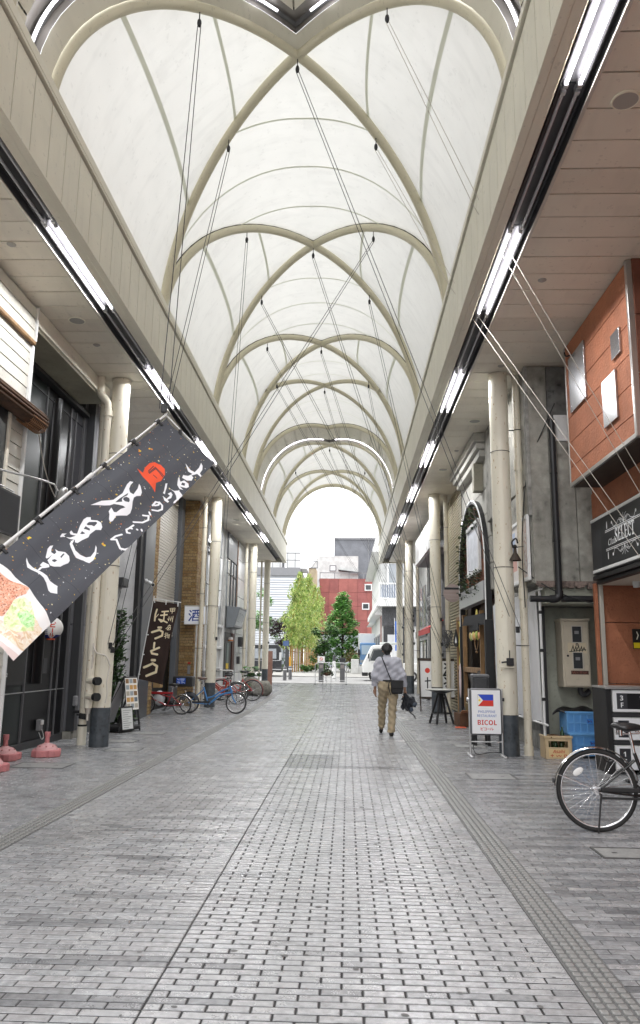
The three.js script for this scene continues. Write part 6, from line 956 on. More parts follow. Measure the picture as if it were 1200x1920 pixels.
{ // blue crates, stacked
  const cm = mat([0.16, 0.42, 0.80], 0.45, { tex: T.paint, size: 0.5 }), cd = mat([0.10, 0.32, 0.66], 0.5);
  const t = thing('blue_crate', 'blue plastic delivery crate, lower one of the stack by the green wall', 'crate', [4.51, 0.04, -12.6], 0.02, 'blue delivery crates'), w = 0.31, d = 0.22, h = 0.31;
  part('back_wall', bx(-w, w, 0, h, -d, -d + 0.02), cm, t); part('bottom', bx(-w, w, 0, 0.02, -d, d), cm, t);
  const f = []; for (const y of [0.0, 0.15, 0.285]) f.push(rb(-w, w, y, y + 0.025, d - 0.012, d + 0.004, 0.003)); for (let k = 0; k <= 6; k++) { const x = -w + k * (2 * w) / 6; f.push(rb(x - 0.009, x + 0.009, 0, h, d - 0.012, d + 0.003, 0.003)); } f.push(bx(-w, w, 0.02, h - 0.02, d - 0.02, d - 0.012)); part('front_wall', f, cm, t);
  const gr = []; for (let j = 0; j < 2; j++) for (let k = 0; k < 6; k++) for (let q = 0; q < 5; q++) { const x = -w + (k + 0.2) * (2 * w) / 6, y = 0.035 + j * 0.145; gr.push(rz(bx(-0.045, 0.045, -0.0025, 0.0025, 0, 0.006), 0.55).translate(x + 0.035, y + 0.012 + q * 0.022, d - 0.011)); } part('lattice', gr, cd, t);
  const sd = []; for (const s of [-1, 1]) { for (const y of [0.0, 0.15, 0.285]) sd.push(rb(s * w - 0.006, s * w + 0.006, y, y + 0.025, -d, d, 0.003)); sd.push(bx(s * w - 0.004, s * w + 0.002, 0, h, -d, d)); } part('side_wall', sd, cm, t);
  part('rim', [rb(-w - 0.015, w + 0.015, h - 0.005, h + 0.025, d - 0.01, d + 0.015, 0.006), rb(-w - 0.015, -w + 0.012, h - 0.004, h + 0.024, -d, d, 0.006), rb(w - 0.012, w + 0.015, h - 0.004, h + 0.024, -d, d, 0.006)], cm, t);
  const [pg, pm] = print(0.09, 0.07, 400, (x, W, H) => { x.fillStyle = '#3f86d6'; x.fillRect(0, 0, W, H); x.strokeStyle = '#4a2b66'; strokes(x, [[5, [[6, 8], [10, 20]]], [4, [[14, 12], [20, 18]]], [4, [[24, 9], [30, 20]]]], 1, 1); }, 0.6); part('label_plate', mv(pg, 0.03, 0.19, d + 0.007), pm, t);
  for (const x of [-0.25, 0.25]) part('foot', bx(x - 0.03, x + 0.03, -0.04, 0, 0.1, 0.16), M.rubber, t);
  dup(t, [4.49, 0.365, -12.62], 0.0, 'blue plastic delivery crate, upper one of the stack by the green wall');
  const bag = thing('black_bag', 'black plastic sheet spilling over the top blue crate', 'bag', [4.42, 0.68, -12.66]); const bgm = new THREE.SphereGeometry(1, 28, 14).scale(0.40, 0.075, 0.24); const a = bgm.attributes.position; for (let i = 0; i < a.count; i++) { const x = a.getX(i), y = a.getY(i); a.setY(i, Math.max(-0.01, y) + 0.02 * Math.sin(x * 19 + a.getZ(i) * 11) - (x < -0.34 ? (-x - 0.34) * 0.5 : 0)); } bgm.computeVertexNormals(); part('sheet', bgm, mat([0.012, 0.012, 0.014], 0.3), bag);
}
{ // floor directory board
  const t = thing('floor_directory', 'black framed floor directory board with stacked white panels behind the bicycle', 'sign', [4.30, 0, -10.75], 0.0);
  part('side_frame', [rb(-0.06, 0.02, 0, 1.12, -0.55, 0.02, 0.01)], M.black, t); part('side_frame', rb(2.1, 2.18, 0, 1.12, -0.55, 0.02, 0.01), M.black, t); part('top_cover', rb(-0.06, 2.18, 1.10, 1.135, -0.55, 0.06, 0.006), M.alu, t); part('back_panel', bx(0.02, 2.1, 0, 1.1, -0.54, -0.5), M.black, t); part('shelf', [bx(0.02, 2.1, 0.74, 0.79, -0.5, 0.0), bx(0.02, 2.1, 0.38, 0.43, -0.5, 0.0)], M.charcoal, t);
  const kai = (x, ox, oy, s) => { strokes(x, [[4, [[20, 0], [2, 16]]], [4, [[20, 0], [38, 16]]], [3.4, [[10, 15], [30, 15]]], [3.4, [[4, 24], [36, 24]]], [3.4, [[16, 24], [8, 36], [32, 35]]], [3, [[26, 29], [34, 38]]]], s, s, ox, oy, s); strokes(x, [[3, [[10, 0], [30, 0], [30, 8], [10, 8], [10, 0]]], [3, [[8, 11], [32, 11], [32, 31], [8, 31], [8, 11]]], [2.6, [[8, 17], [32, 17]]], [2.6, [[8, 24], [32, 24]]], [3, [[14, 31], [6, 39]]], [3, [[26, 31], [36, 39]]]], s, s, ox + 44 * s, oy, s); strokes(x, [[3, [[4, 8], [22, 8]]], [3, [[2, 16], [24, 16]]], [3, [[13, 0], [13, 38]]], [3, [[4, 34], [4, 22], [22, 22], [22, 34]]], [3, [[29, 4], [29, 28]]], [3.4, [[37, 0], [37, 38], [32, 36]]]], s, s, ox + 88 * s, oy, s); };
  const rows = [[0.80, 1.09, (x, W, H) => { x.fillStyle = '#e9e9ea'; x.fillRect(0, 0, W, H); x.fillStyle = '#17181b'; x.fillRect(26, 20, W - 40, H - 40); x.fillStyle = '#3b3c40'; x.fillRect(26, 20, 86, H - 40); x.fillStyle = '#f2f2f2'; x.font = 'bold 54px sans-serif'; x.fillText('3', 52, 78); x.fillText('F', 53, 134); x.font = '32px sans-serif'; x.fillText('SNACK', 215, 66); x.font = '70px sans-serif'; x.fillText('LU', 218, 132); }], [0.44, 0.73, (x, W, H) => { x.fillStyle = '#ececee'; x.fillRect(0, 0, W, H); x.fillStyle = '#303136'; x.fillRect(26, 16, 90, H - 32); x.fillStyle = '#f2f2f2'; x.font = 'bold 54px sans-serif'; x.fillText('2', 54, 76); x.fillText('F', 55, 132); x.strokeStyle = '#6b4433'; kai(x, 150, 56, 1.35); }], [0.06, 0.37, (x, W, H) => { x.fillStyle = '#e7e7ea'; x.fillRect(0, 0, W, H); x.fillStyle = '#303136'; x.fillRect(26, 16, 90, H - 32); x.fillStyle = '#f2f2f2'; x.font = 'bold 54px sans-serif'; x.fillText('1', 54, 80); x.fillText('F', 55, 138); x.fillStyle = '#b05a63'; x.font = 'italic bold 44px serif'; x.fillText('L', 330, 80); }]];
  rows.forEach(([y0, y1, fn], i) => { const pn = part('floor_panel', rb(0.03, 2.09, y0, y1, -0.06, 0.035, 0.008), M.white, t); const [g, m] = print(2.04, y1 - y0 - 0.02, 620, (x, W, H) => { fn(x, W, H); }, 0.4); part('panel_print', mv(g, 1.06, (y0 + y1) / 2, 0.038), m, pn); });
  const bx2 = thing('small_boxes', 'pile of small white and lilac paper boxes on the directory board', 'box', [5.12, 1.137, -10.95]); part('box', rb(0, 0.14, 0, 0.19, -0.05, 0.06, 0.004), mat([0.7, 0.66, 0.72], 0.6), bx2); part('box', rb(-0.08, -0.01, 0, 0.06, -0.05, 0.05, 0.004), M.white, bx2); part('box', rz(rb(0.0, 0.16, 0, 0.12, -0.05, 0.05, 0.004), 0.3).translate(0.16, 0.16, 0), M.white, bx2); part('box', rb(0.15, 0.4, 0, 0.2, -0.06, 0.06, 0.004), mat([0.55, 0.55, 0.6], 0.6), bx2);
}
// ================= bicycles =================
function spokes(R0, n, hub = 0.02, wdt = 0.03) { const o = []; for (let k = 0; k < n; k++) { const a = k / n * Math.PI * 2, b = a + (k % 2 ? 0.9 : -0.9), s = (k % 4 < 2 ? 1 : -1) * wdt; o.push(cyl([Math.cos(b) * hub, Math.sin(b) * hub, s], [Math.cos(a) * R0, Math.sin(a) * R0, 0], 0.0016, 0.0016, 4)); } return o; }
function wheel(parent, x, R0, tw, rimM, spk = true, spokeM = M.chrome) {
  const w = part('wheel', mv(torus(R0 - tw * 1.9, tw * 0.55, 8, 48), x, R0, 0), rimM, parent);
  part('tyre', mv(torus(R0 - tw * 0.95, tw, 10, 56), x, R0, 0), M.rubber, w);
  part('spokes', spokes(R0 - tw * 2, 32).map((g) => mv(g, x, R0, 0)), spokeM, w);
  part('hub', [cyl([x, R0, -0.05], [x, R0, 0.05], 0.022, 0.022, 12), cyl([x, R0, 0.045], [x, R0, 0.05], 0.035, 0.035, 14), cyl([x, R0, -0.05], [x, R0, -0.045], 0.035, 0.035, 14)], M.chrome, w);
  return w;
}
const arcFender = (x, R0, r, a0, a1, wd, th = 0.004) => { const P = [], I = [], n = 30; for (let k = 0; k <= n; k++) { const a = a0 + (a1 - a0) * k / n; for (let j = 0; j <= 4; j++) { const q = (j / 4 - 0.5) * 2, rr2 = r - 0.012 * q * q; P.push(x + Math.cos(a) * rr2, R0 + Math.sin(a) * rr2, q * wd); } } for (let k = 0; k < n; k++) for (let j = 0; j < 4; j++) { const a = k * 5 + j; I.push(a, a + 5, a + 1, a + 1, a + 5, a + 6); } const g = new THREE.BufferGeometry(); g.setAttribute('position', new THREE.Float32BufferAttribute(P, 3)); g.setAttribute('uv', new THREE.Float32BufferAttribute(new Float32Array(P.length / 3 * 2), 2)); g.setIndex(I); g.computeVertexNormals(); return g.toNonIndexed(); };
// bicycle along +x; the rear wheel touches the ground at the origin
function bicycle(name, label, p, turn, o, group) {
  const t = thing(name, label, 'bicycle', p, turn, group), R0 = o.R, wb = o.wb, fm = o.mat, tw = o.tw ?? 0.019;
  const rim = o.rim ?? mat([0.7, 0.7, 0.71], 0.25, { metalness: 0.8 });
  wheel(t, 0, R0, tw, rim); const fw = wheel(t, wb, R0, tw, rim);
  const bbx = wb * 0.41, bby = R0 * 0.86, st = [wb * 0.30, R0 + o.seat - 0.18, 0], hd = [wb - o.rake - 0.06, R0 + o.head, 0], hl = [wb - o.rake + 0.0, R0 + o.head - 0.16, 0], r = o.fr ?? 0.016;
  const fg = [cyl([bbx, bby, 0], st, r, r, 10), cyl(hl, hd, r * 1.2, r * 1.2, 10)];
  if (o.step) fg.push(tube([hl, [wb * 0.66, R0 + 0.20, 0], [wb * 0.5, R0 + 0.04, 0], [bbx, bby, 0]], r * 1.3, 10), tube([[hd[0], hd[1] - 0.05, 0], [wb * 0.68, R0 + 0.30, 0], [wb * 0.50, R0 + 0.16, 0], [bbx - 0.03, bby + 0.16, 0]], r, 10)); else fg.push(cyl(hl, [bbx, bby, 0], r * 1.2, r * 1.2, 10), cyl([hd[0], hd[1] - 0.05, 0], [st[0] + 0.01, st[1] - 0.1, 0], r, r, 10));
  for (const s of [-1, 1]) { fg.push(cyl([bbx, bby, s * 0.03], [0, R0, s * 0.06], r * 0.65, r * 0.55, 8), cyl([st[0], st[1] - 0.06, s * 0.02], [0, R0, s * 0.06], r * 0.55, r * 0.5, 8)); }
  part('frame', fg, fm, t);
  const fk = []; for (const s of [-1, 1]) fk.push(tube([[hl[0], hl[1], s * 0.03], [hl[0] + o.rake * 0.2, R0 + 0.14, s * 0.05], [wb, R0, s * 0.055]], 0.011, 8)); part('fork', fk, o.fork ?? fm, t);
  part('seat_post', cyl(st, [st[0] - 0.03, R0 + o.seat, 0], 0.013, 0.013, 10), M.chrome, t);
  const sd = new THREE.SphereGeometry(1, 20, 12).scale(0.14, 0.045, 0.085); const a = sd.attributes.position; for (let i = 0; i < a.count; i++) { const x = a.getX(i), k = x > 0 ? 1 - 0.68 * Math.min(1, x / 0.12) : 1; a.setZ(i, a.getZ(i) * k); if (a.getY(i) < 0) a.setY(i, a.getY(i) * 0.7); a.setY(i, a.getY(i) + (x < -0.08 ? 0.015 : 0)); } sd.computeVertexNormals();
  const sp = part('saddle', mv(sd.toNonIndexed(), st[0] - 0.05, R0 + o.seat + 0.035, 0), o.saddle ?? mat([0.02, 0.02, 0.021], 0.38), t); part('saddle_spring', [cyl([st[0] - 0.12, R0 + o.seat - 0.03, -0.045], [st[0] - 0.12, R0 + o.seat + 0.02, -0.045], 0.016, 0.016, 8), cyl([st[0] - 0.12, R0 + o.seat - 0.03, 0.045], [st[0] - 0.12, R0 + o.seat + 0.02, 0.045], 0.016, 0.016, 8), cyl([st[0] - 0.14, R0 + o.seat - 0.02, 0], [st[0] + 0.06, R0 + o.seat - 0.01, 0], 0.008, 0.008, 6)], M.chrome, sp);
  const hy = R0 + o.head + o.stem, hx = hd[0] - 0.03; part('stem', cyl(hd, [hx, hy, 0], 0.012, 0.012, 10), M.chrome, t);
  const hb = part('handlebar', o.flat ? [cyl([hx, hy, -0.27], [hx, hy, 0.27], 0.011, 0.011, 8)] : [tube([[hx - 0.16, hy + 0.02, -0.27], [hx - 0.02, hy + 0.03, -0.25], [hx + 0.03, hy, 0], [hx - 0.02, hy + 0.03, 0.25], [hx - 0.16, hy + 0.02, 0.27]], 0.011, 8, 30)], o.bar ?? M.chrome, t);
  for (const s of [-1, 1]) { part('grip', o.flat ? cyl([hx, hy, s * 0.17], [hx, hy, s * 0.28], 0.017, 0.017, 10) : cyl([hx - 0.18, hy + 0.02, s * 0.272], [hx - 0.06, hy + 0.025, s * 0.26], 0.017, 0.017, 10), M.rubber, hb); part('brake_lever', cyl([hx + 0.02, hy, s * 0.2], [hx - 0.06, hy - 0.03, s * 0.25], 0.006, 0.006, 6), M.darkMetal, hb); }
  if (o.fender) { part('mudguard', arcFender(0, R0, R0 + 0.022, 0.25, Math.PI + 0.35, 0.026), o.fender, t); part('mudguard', arcFender(wb, R0, R0 + 0.022, 0.7, Math.PI * 0.98, 0.026), o.fender, t); part('mudguard_stay', [cyl([0, R0, 0.06], [-R0 * 0.98, R0 + 0.13, 0.02], 0.003, 0.003, 5), cyl([0, R0, -0.06], [-R0 * 0.98, R0 + 0.13, -0.02], 0.003, 0.003, 5)], M.chrome, t); }
  const ch = part('chain_guard', o.fullGuard ? [rb(0.02, bbx + 0.1, R0 - 0.005, R0 + 0.035, 0.055, 0.075, 0.01), rb(0.02, bbx + 0.06, R0 - 0.065, R0 - 0.045, 0.058, 0.072, 0.004)] : [rb(0.05, bbx + 0.05, bby + 0.03, bby + 0.075, 0.055, 0.07, 0.008)], M.black, t);
  const ck = part('crank_set', [mv(torus(0.085, 0.006, 6, 28), bbx, bby, 0.05), cyl([bbx, bby, -0.07], [bbx, bby, 0.08], 0.02, 0.02, 10), cyl([bbx, bby, 0.075], [bbx + 0.12, bby - 0.11, 0.085], 0.010, 0.010, 8), cyl([bbx, bby, -0.07], [bbx - 0.12, bby + 0.11, -0.08], 0.010, 0.010, 8)], o.crank ?? M.darkMetal, t); part('pedal', rb(bbx + 0.08, bbx + 0.17, bby - 0.125, bby - 0.10, 0.085, 0.17, 0.006), M.black, ck); part('pedal', rb(bbx - 0.17, bbx - 0.08, bby + 0.10, bby + 0.125, -0.17, -0.085, 0.006), M.black, ck);
  if (o.stand) part('kickstand', [cyl([0.02, R0 - 0.02, 0.07], [o.stand, 0.01, 0.11], 0.008, 0.008, 8), ...(o.twin ? [cyl([0.02, R0 - 0.02, -0.07], [o.stand, 0.01, -0.11], 0.008, 0.008, 8), cyl([o.stand, 0.01, -0.12], [o.stand, 0.01, 0.12], 0.008, 0.008, 8)] : [])], M.darkMetal, t);
  if (o.rack) part('rear_rack', [cyl([-0.25, R0 * 2 + 0.05, -0.05], [0.18, R0 * 2 + 0.05, -0.05], 0.006, 0.006, 6), cyl([-0.25, R0 * 2 + 0.05, 0.05], [0.18, R0 * 2 + 0.05, 0.05], 0.006, 0.006, 6), cyl([-0.12, R0 * 2 + 0.05, 0.05], [0, R0, 0.06], 0.005, 0.005, 6), cyl([-0.12, R0 * 2 + 0.05, -0.05], [0, R0, -0.06], 0.005, 0.005, 6)], M.chrome, t);
  if (o.basket) { const b = []; const x0 = wb - 0.02, y0 = R0 * 2 + 0.12; for (const y of [0, 0.1, 0.2]) b.push(cyl([x0 - 0.14, y0 + y, -0.16], [x0 - 0.14, y0 + y, 0.16], 0.004, 0.004, 5), cyl([x0 + 0.18, y0 + y, -0.17], [x0 + 0.18, y0 + y, 0.17], 0.004, 0.004, 5), cyl([x0 - 0.14, y0 + y, 0.16], [x0 + 0.18, y0 + y, 0.17], 0.004, 0.004, 5), cyl([x0 - 0.14, y0 + y, -0.16], [x0 + 0.18, y0 + y, -0.17], 0.004, 0.004, 5)); for (let k = 0; k < 9; k++) b.push(cyl([x0 - 0.14 + k * 0.04, y0, 0.16], [x0 - 0.14 + k * 0.04, y0 + 0.2, 0.165], 0.003, 0.003, 5), cyl([x0 - 0.14 + k * 0.04, y0, -0.16], [x0 - 0.14 + k * 0.04, y0 + 0.2, -0.165], 0.003, 0.003, 5)); part('front_basket', b, M.darkMetal, t); }
  return t;
}
{
  const black = mat([0.012, 0.012, 0.013], 0.25, { phys: { clearcoat: 0.5 } });
  const b1 = bicycle('city_bicycle', 'black city bicycle with steel mudguards in front of the floor directory', [2.97, 0, -7.17], -0.07, { R: 0.348, wb: 1.12, mat: black, seat: 0.50, head: 0.48, rake: 0.12, stem: 0.16, step: true, fender: M.chrome, fullGuard: true, stand: -0.03, twin: false, tw: 0.021, rack: false, basket: true });
  part('frame_lock', [torus(0.05, 0.009, 8, 24).translate(0.12, 0.64, 0)], M.darkMetal, b1);
  part('spoke_reflector', mv(new THREE.SphereGeometry(0.04, 12, 8).scale(1.3, 0.7, 0.15).rotateZ(0.6).toNonIndexed(), -0.155, 0.50, 0.006), M.whitePlain, b1);
  part('rear_reflector', rb(-0.378, -0.366, 0.40, 0.44, -0.015, 0.015, 0.004), M.charcoal, b1);
  // red folding bicycle, front end behind the brick jamb
  const red = mat([0.36, 0.02, 0.03], 0.3, { phys: { clearcoat: 0.6 } }), blue = mat([0.05, 0.20, 0.46], 0.3, { phys: { clearcoat: 0.6 } }), alu = mat([0.72, 0.72, 0.72], 0.25, { metalness: 0.8 });
  const f = bicycle('folding_bicycle', 'small red folding bicycle with silver mudguard against the brick house', [-3.46, 0, -20.15], Math.PI - 0.06, { R: 0.245, wb: 0.95, mat: red, seat: 0.46, head: 0.36, rake: 0.05, stem: 0.30, step: false, fender: alu, stand: 0.0, tw: 0.018, flat: true });
  part('main_beam', [rb(0.25, 0.86, 0.50, 0.56, -0.025, 0.025, 0.015)], red, f); part('white_bag', mv(new THREE.SphereGeometry(0.15, 14, 10).scale(1, 1.25, 0.6).toNonIndexed(), 0.62, 0.40, 0.06), mat([0.55, 0.57, 0.60], 0.6), f);
  const b2 = bicycle('cargo_bicycle', 'blue bicycle with a black rear box parked across the tactile strip', [-3.40, 0, -20.75], 0.0, { R: 0.275, wb: 1.25, mat: blue, seat: 0.58, head: 0.44, rake: 0.12, stem: 0.20, step: true, stand: 0.05, twin: true, tw: 0.021, fr: 0.021, flat: true, bar: M.darkMetal, saddle: mat([0.09, 0.05, 0.035], 0.5), rack: true });
  part('rear_box', rb(-0.42, 0.10, 0.68, 0.95, -0.19, 0.19, 0.03, 3), M.black, b2);
  const [pg, pm] = print(0.24, 0.15, 400, (x, W, H) => { x.fillStyle = '#1f4fae'; x.fillRect(0, 0, W, H); x.strokeStyle = '#f0f4fa'; strokes(x, [[4, [[8, 8], [20, 20]]], [4, [[28, 8], [28, 24]]], [3, [[40, 8], [84, 8]]], [3, [[40, 16], [84, 16]]], [3, [[44, 24], [80, 24]]], [4, [[10, 40], [24, 40], [18, 54]]], [4, [[34, 38], [34, 54]]], [4, [[50, 40], [64, 38], [58, 54]]], [4, [[72, 40], [88, 52]]]], 1, 1); }, 0.5);
  part('blue_label', mv(pg, -0.2, 0.83, 0.193), pm, b2);
  part('skirt_guard', mv(new THREE.TorusGeometry(0.2, 0.07, 4, 20, Math.PI * 0.8).rotateZ(0.3).toNonIndexed().scale(1, 1, 0.12), 0, 0.275, 0.05), mat([0.04, 0.045, 0.055], 0.6), b2);
  const b3 = bicycle('city_bicycle', 'red city bicycle parked by the lettered garden stones', [-2.36, gy(-26), -26.0], Math.PI - 0.03, { R: 0.34, wb: 1.08, mat: mat([0.42, 0.03, 0.03], 0.3, { phys: { clearcoat: 0.6 } }), seat: 0.56, head: 0.46, rake: 0.12, stem: 0.22, step: true, fender: mat([0.30, 0.02, 0.02], 0.4), stand: 0.02, flat: true, bar: M.darkMetal }, undefined);
  const b4 = bicycle('city_bicycle', 'red and orange city bicycle behind the blue cargo bicycle', [-2.62, gy(-24), -24.3], Math.PI + 0.10, { R: 0.33, wb: 1.05, mat: mat([0.45, 0.07, 0.02], 0.3), seat: 0.52, head: 0.46, rake: 0.12, stem: 0.2, step: true, fender: M.black, basket: true, stand: 0.02 });
  bicycle('city_bicycle', 'dark red city bicycle with a front basket beside the white rail', [-2.75, gy(-25.2), -25.0], Math.PI - 0.12, { R: 0.33, wb: 1.05, mat: mat([0.30, 0.015, 0.02], 0.3), seat: 0.54, head: 0.46, rake: 0.12, stem: 0.22, step: true, fender: M.chrome, basket: true, stand: 0.02 });
  // white rail of the shop step
  const rl = thing('white_rail', 'white tubular rail in front of the column behind the blue bicycle', 'railing', [-3.7, gy(-25.2), -25.2]);
  for (const y of [0.12, 0.32, 0.52, 0.76, 1.0]) part('bar', cyl([-0.35, y, 0.0], [0.78, y, 0.0], 0.018, 0.018, 8), M.white, rl); for (const x of [-0.35, 0.78]) part('post', cyl([x, 0, 0], [x, 1.0, 0], 0.02, 0.02, 8), M.white, rl); for (const x of [-0.35, 0.78]) part('slanted_stay', cyl([x, 0, 0.28], [x, 1.0, 0], 0.018, 0.018, 8), M.white, rl);
}
{ // lettered garden stones with plants
  const sm = mat([0.44, 0.42, 0.36], 0.85, { tex: T.concrete, size: 0.5, bump: T.fine, bumpSize: 0.12, bumpScale: 0.006 });
  const mk = (p, sx, sy, l, sd) => { const t = thing('garden_stone', l, 'stone', p, 0, 'lettered stones'); const g = new THREE.SphereGeometry(1, 24, 18), a = g.attributes.position, n = vnoise(16, sd); for (let i = 0; i < a.count; i++) { const v = V(a.getX(i), a.getY(i), a.getZ(i)), k = 0.86 + 0.22 * n(v.x * 2 + 5, v.y * 2 + v.z); v.set(Math.sign(v.x) * Math.pow(Math.abs(v.x), 0.7), Math.sign(v.y) * Math.pow(Math.abs(v.y), 0.75), v.z).multiplyScalar(k); a.setXYZ(i, v.x * sx, v.y * sy + sy * 0.9, v.z * 0.28); } g.computeVertexNormals(); part('stone', g, sm, t);
    const st = []; const q = rng(sd); for (const ox of [-0.12, 0.12]) for (let k = 0; k < 5; k++) st.push(rz(rb(-0.06, 0.06, -0.012, 0.012, 0, 0.012, 0.004), (k % 2) * 1.4 + q() * 0.4).translate(ox + (q() - 0.5) * 0.04, sy * 0.55 + k * 0.055, 0.235)); part('carved_letters', st, M.black, t); };
  mk([-2.84, gy(-29), -29.2], 0.40, 0.34, 'upper lettered garden stone beside the dark doorway with a leafy plant', 5); mk([-2.35, gy(-28.6), -28.6], 0.38, 0.30, 'lower lettered garden stone behind the red bicycle wheel', 9);
  const pl = thing('potted_plant', 'leafy green plant above the lettered garden stones', 'plant', [-2.82, gy(-29) + 0.62, -29.25]); const r = rng(15), L = []; for (let k = 0; k < 70; k++) L.push([(r() - 0.5) * 0.6, r() * 0.35, (r() - 0.5) * 0.3, 0.12 + r() * 0.1]); for (let k = 0; k < 60; k++) L.push([0.35 + (r() - 0.5) * 0.7, -0.45 + r() * 0.25, 0.5 + (r() - 0.5) * 0.2, 0.10 + r() * 0.08]); part('foliage', leaves(L, [[0.06, 0.14, 0.04], [0.09, 0.2, 0.06], [0.04, 0.09, 0.03]], r, 0.5, [0, 0, 1]), leafMatDull, pl); part('stems', [tube([[0, -0.1, 0], [0.05, 0.1, 0], [0.2, 0.25, 0]], 0.01, 5), tube([[0, -0.1, 0], [-0.1, 0.1, 0], [-0.2, 0.28, 0]], 0.01, 5)], M.woodDark, pl);
  solo('brick_post', [rb(-2.62, -2.44, gy(-33), 1.75, -33.6, -33.4, 0.01)], mat([0.40, 0.22, 0.17], 0.8, { tex: T.plaster, size: 0.5 }), 'pink brick coloured post behind the lettered garden stones', 'post');
}
{ // round table, white signboard, shop crates on the right footway
  const t = thing('bar_table', 'round bar table with white top and black tripod legs', 'table', [2.98, 0, -18.6]);
  part('table_top', lathe([[0, 0.76], [0.36, 0.76], [0.375, 0.772], [0.37, 0.79], [0, 0.79]], 32), mat([0.40, 0.40, 0.37], 0.4), t); part('apron', lathe([[0.10, 0.69], [0.30, 0.755]], 24), M.charcoal, t);
  for (let k = 0; k < 4; k++) { const a = 0.5 + k * Math.PI / 2; part('leg', cyl([Math.cos(a) * 0.30, 0, Math.sin(a) * 0.30], [Math.cos(a) * 0.07, 0.72, Math.sin(a) * 0.07], 0.028, 0.024, 8), M.black, t); } part('stretcher', [mv(rx(torus(0.24, 0.012, 6, 24), Math.PI / 2), 0, 0.24, 0), cyl([0, 0.25, 0], [0, 0.74, 0], 0.02, 0.02, 8)], M.black, t);
  const s = thing('tall_signboard', 'white standing signboard with red dot and brush lettering behind the column', 'sign', [3.42, gy(-22.9), -22.85], -0.1);
  part('frame', [cyl([-0.52, 0, 0.1], [-0.56, 1.45, 0], 0.02, 0.02, 8), cyl([0.5, 0, 0.1], [0.5, 1.45, 0], 0.02, 0.02, 8), rb(-0.6, 0.52, 1.42, 1.5, -0.02, 0.02, 0.006), rb(-0.56, 0.5, 0.34, 0.40, -0.02, 0.02, 0.006)], M.woodDark, s);
  const [pg, pm] = print(1.0, 1.02, 300, (x, W, H) => { x.fillStyle = '#e9e9e8'; x.fillRect(0, 0, W, H); x.fillStyle = '#d8402e'; x.beginPath(); x.arc(W * 0.2, H * 0.26, 22, 0, 7); x.fill(); x.strokeStyle = '#161616'; strokes(x, [[14, [[210, 20], [240, 40], [210, 60]]], [16, [[225, 80], [200, 120], [250, 116]]], [14, [[210, 140], [240, 170], [205, 190]]], [16, [[220, 210], [250, 250]]], [10, [[60, 140], [60, 240]]], [10, [[40, 170], [84, 166]]]], 1, 1); }, 0.6); part('board_print', mv(pg, -0.02, 0.9, 0.012), pm, s); part('board', bx(-0.53, 0.49, 0.4, 1.42, -0.008, 0.008), M.white, s);
  const c = thing('cardboard_box', 'brown cardboard box on the footway behind the round table', 'box', [3.45, 0, -17.9], 0.2); part('box', rb(-0.22, 0.22, 0.02, 0.30, -0.2, 0.2, 0.006), mat([0.26, 0.13, 0.07], 0.8, { tex: T.wood, size: 0.6 }), c); part('flap', rx(rb(-0.21, 0.21, 0, 0.01, 0, 0.14, 0.003), -0.5).translate(0, 0.30, 0.19), mat([0.36, 0.2, 0.11], 0.8), c);
  const k = thing('wire_rack', 'low brass wire rack behind the cardboard box', 'rack', [3.62, 0, -18.3]); const g = []; for (let i = 0; i < 7; i++) g.push(cyl([-0.05, 0.25, -0.4 + i * 0.13], [-0.05, 0.48, -0.4 + i * 0.13], 0.007, 0.007, 5)); g.push(cyl([-0.05, 0.48, -0.45], [-0.05, 0.48, 0.45], 0.01, 0.01, 6), cyl([-0.05, 0.25, -0.45], [-0.05, 0.25, 0.45], 0.008, 0.008, 6), cyl([-0.05, 0, -0.42], [-0.05, 0.5, -0.42], 0.01, 0.01, 6), cyl([-0.05, 0, 0.42], [-0.05, 0.5, 0.42], 0.01, 0.01, 6)); part('rails', g, mat([0.45, 0.33, 0.14], 0.4, { metalness: 0.5 }), k);
  solo('orange_cloth', [rb(3.15, 3.38, 0.003, 0.02, -17.62, -17.45, 0.006)], mat([0.68, 0.12, 0.05], 0.8), 'small orange rag on the paving by the cardboard box', 'rag');
  const pb = thing('oval_board', 'white oval board leaning on the timber porch', 'board', [3.58, 0.55, -19.6]); part('board', mv(new THREE.SphereGeometry(1, 20, 14).scale(0.03, 0.42, 0.10).toNonIndexed(), 0, 0.42, 0), mat([0.6, 0.5, 0.5], 0.6), pb);
  const lb = thing('leaning_board', 'dark tall board leaning by the shop with the red awning', 'board', [3.62, gy(-28), -28.0]); part('board', rz(rb(-0.04, 0.04, 0, 2.1, -0.35, 0.35, 0.01), -0.13), M.charcoal, lb);
  const wb = thing('shop_counter', 'pale low counter front by the shop with the red awning', 'counter', [3.9, gy(-29.5), -29.5]); part('panel', rb(-0.05, 0.05, 0, 1.35, -0.8, 0.8, 0.01), mat([0.62, 0.6, 0.56], 0.6), wb);
}
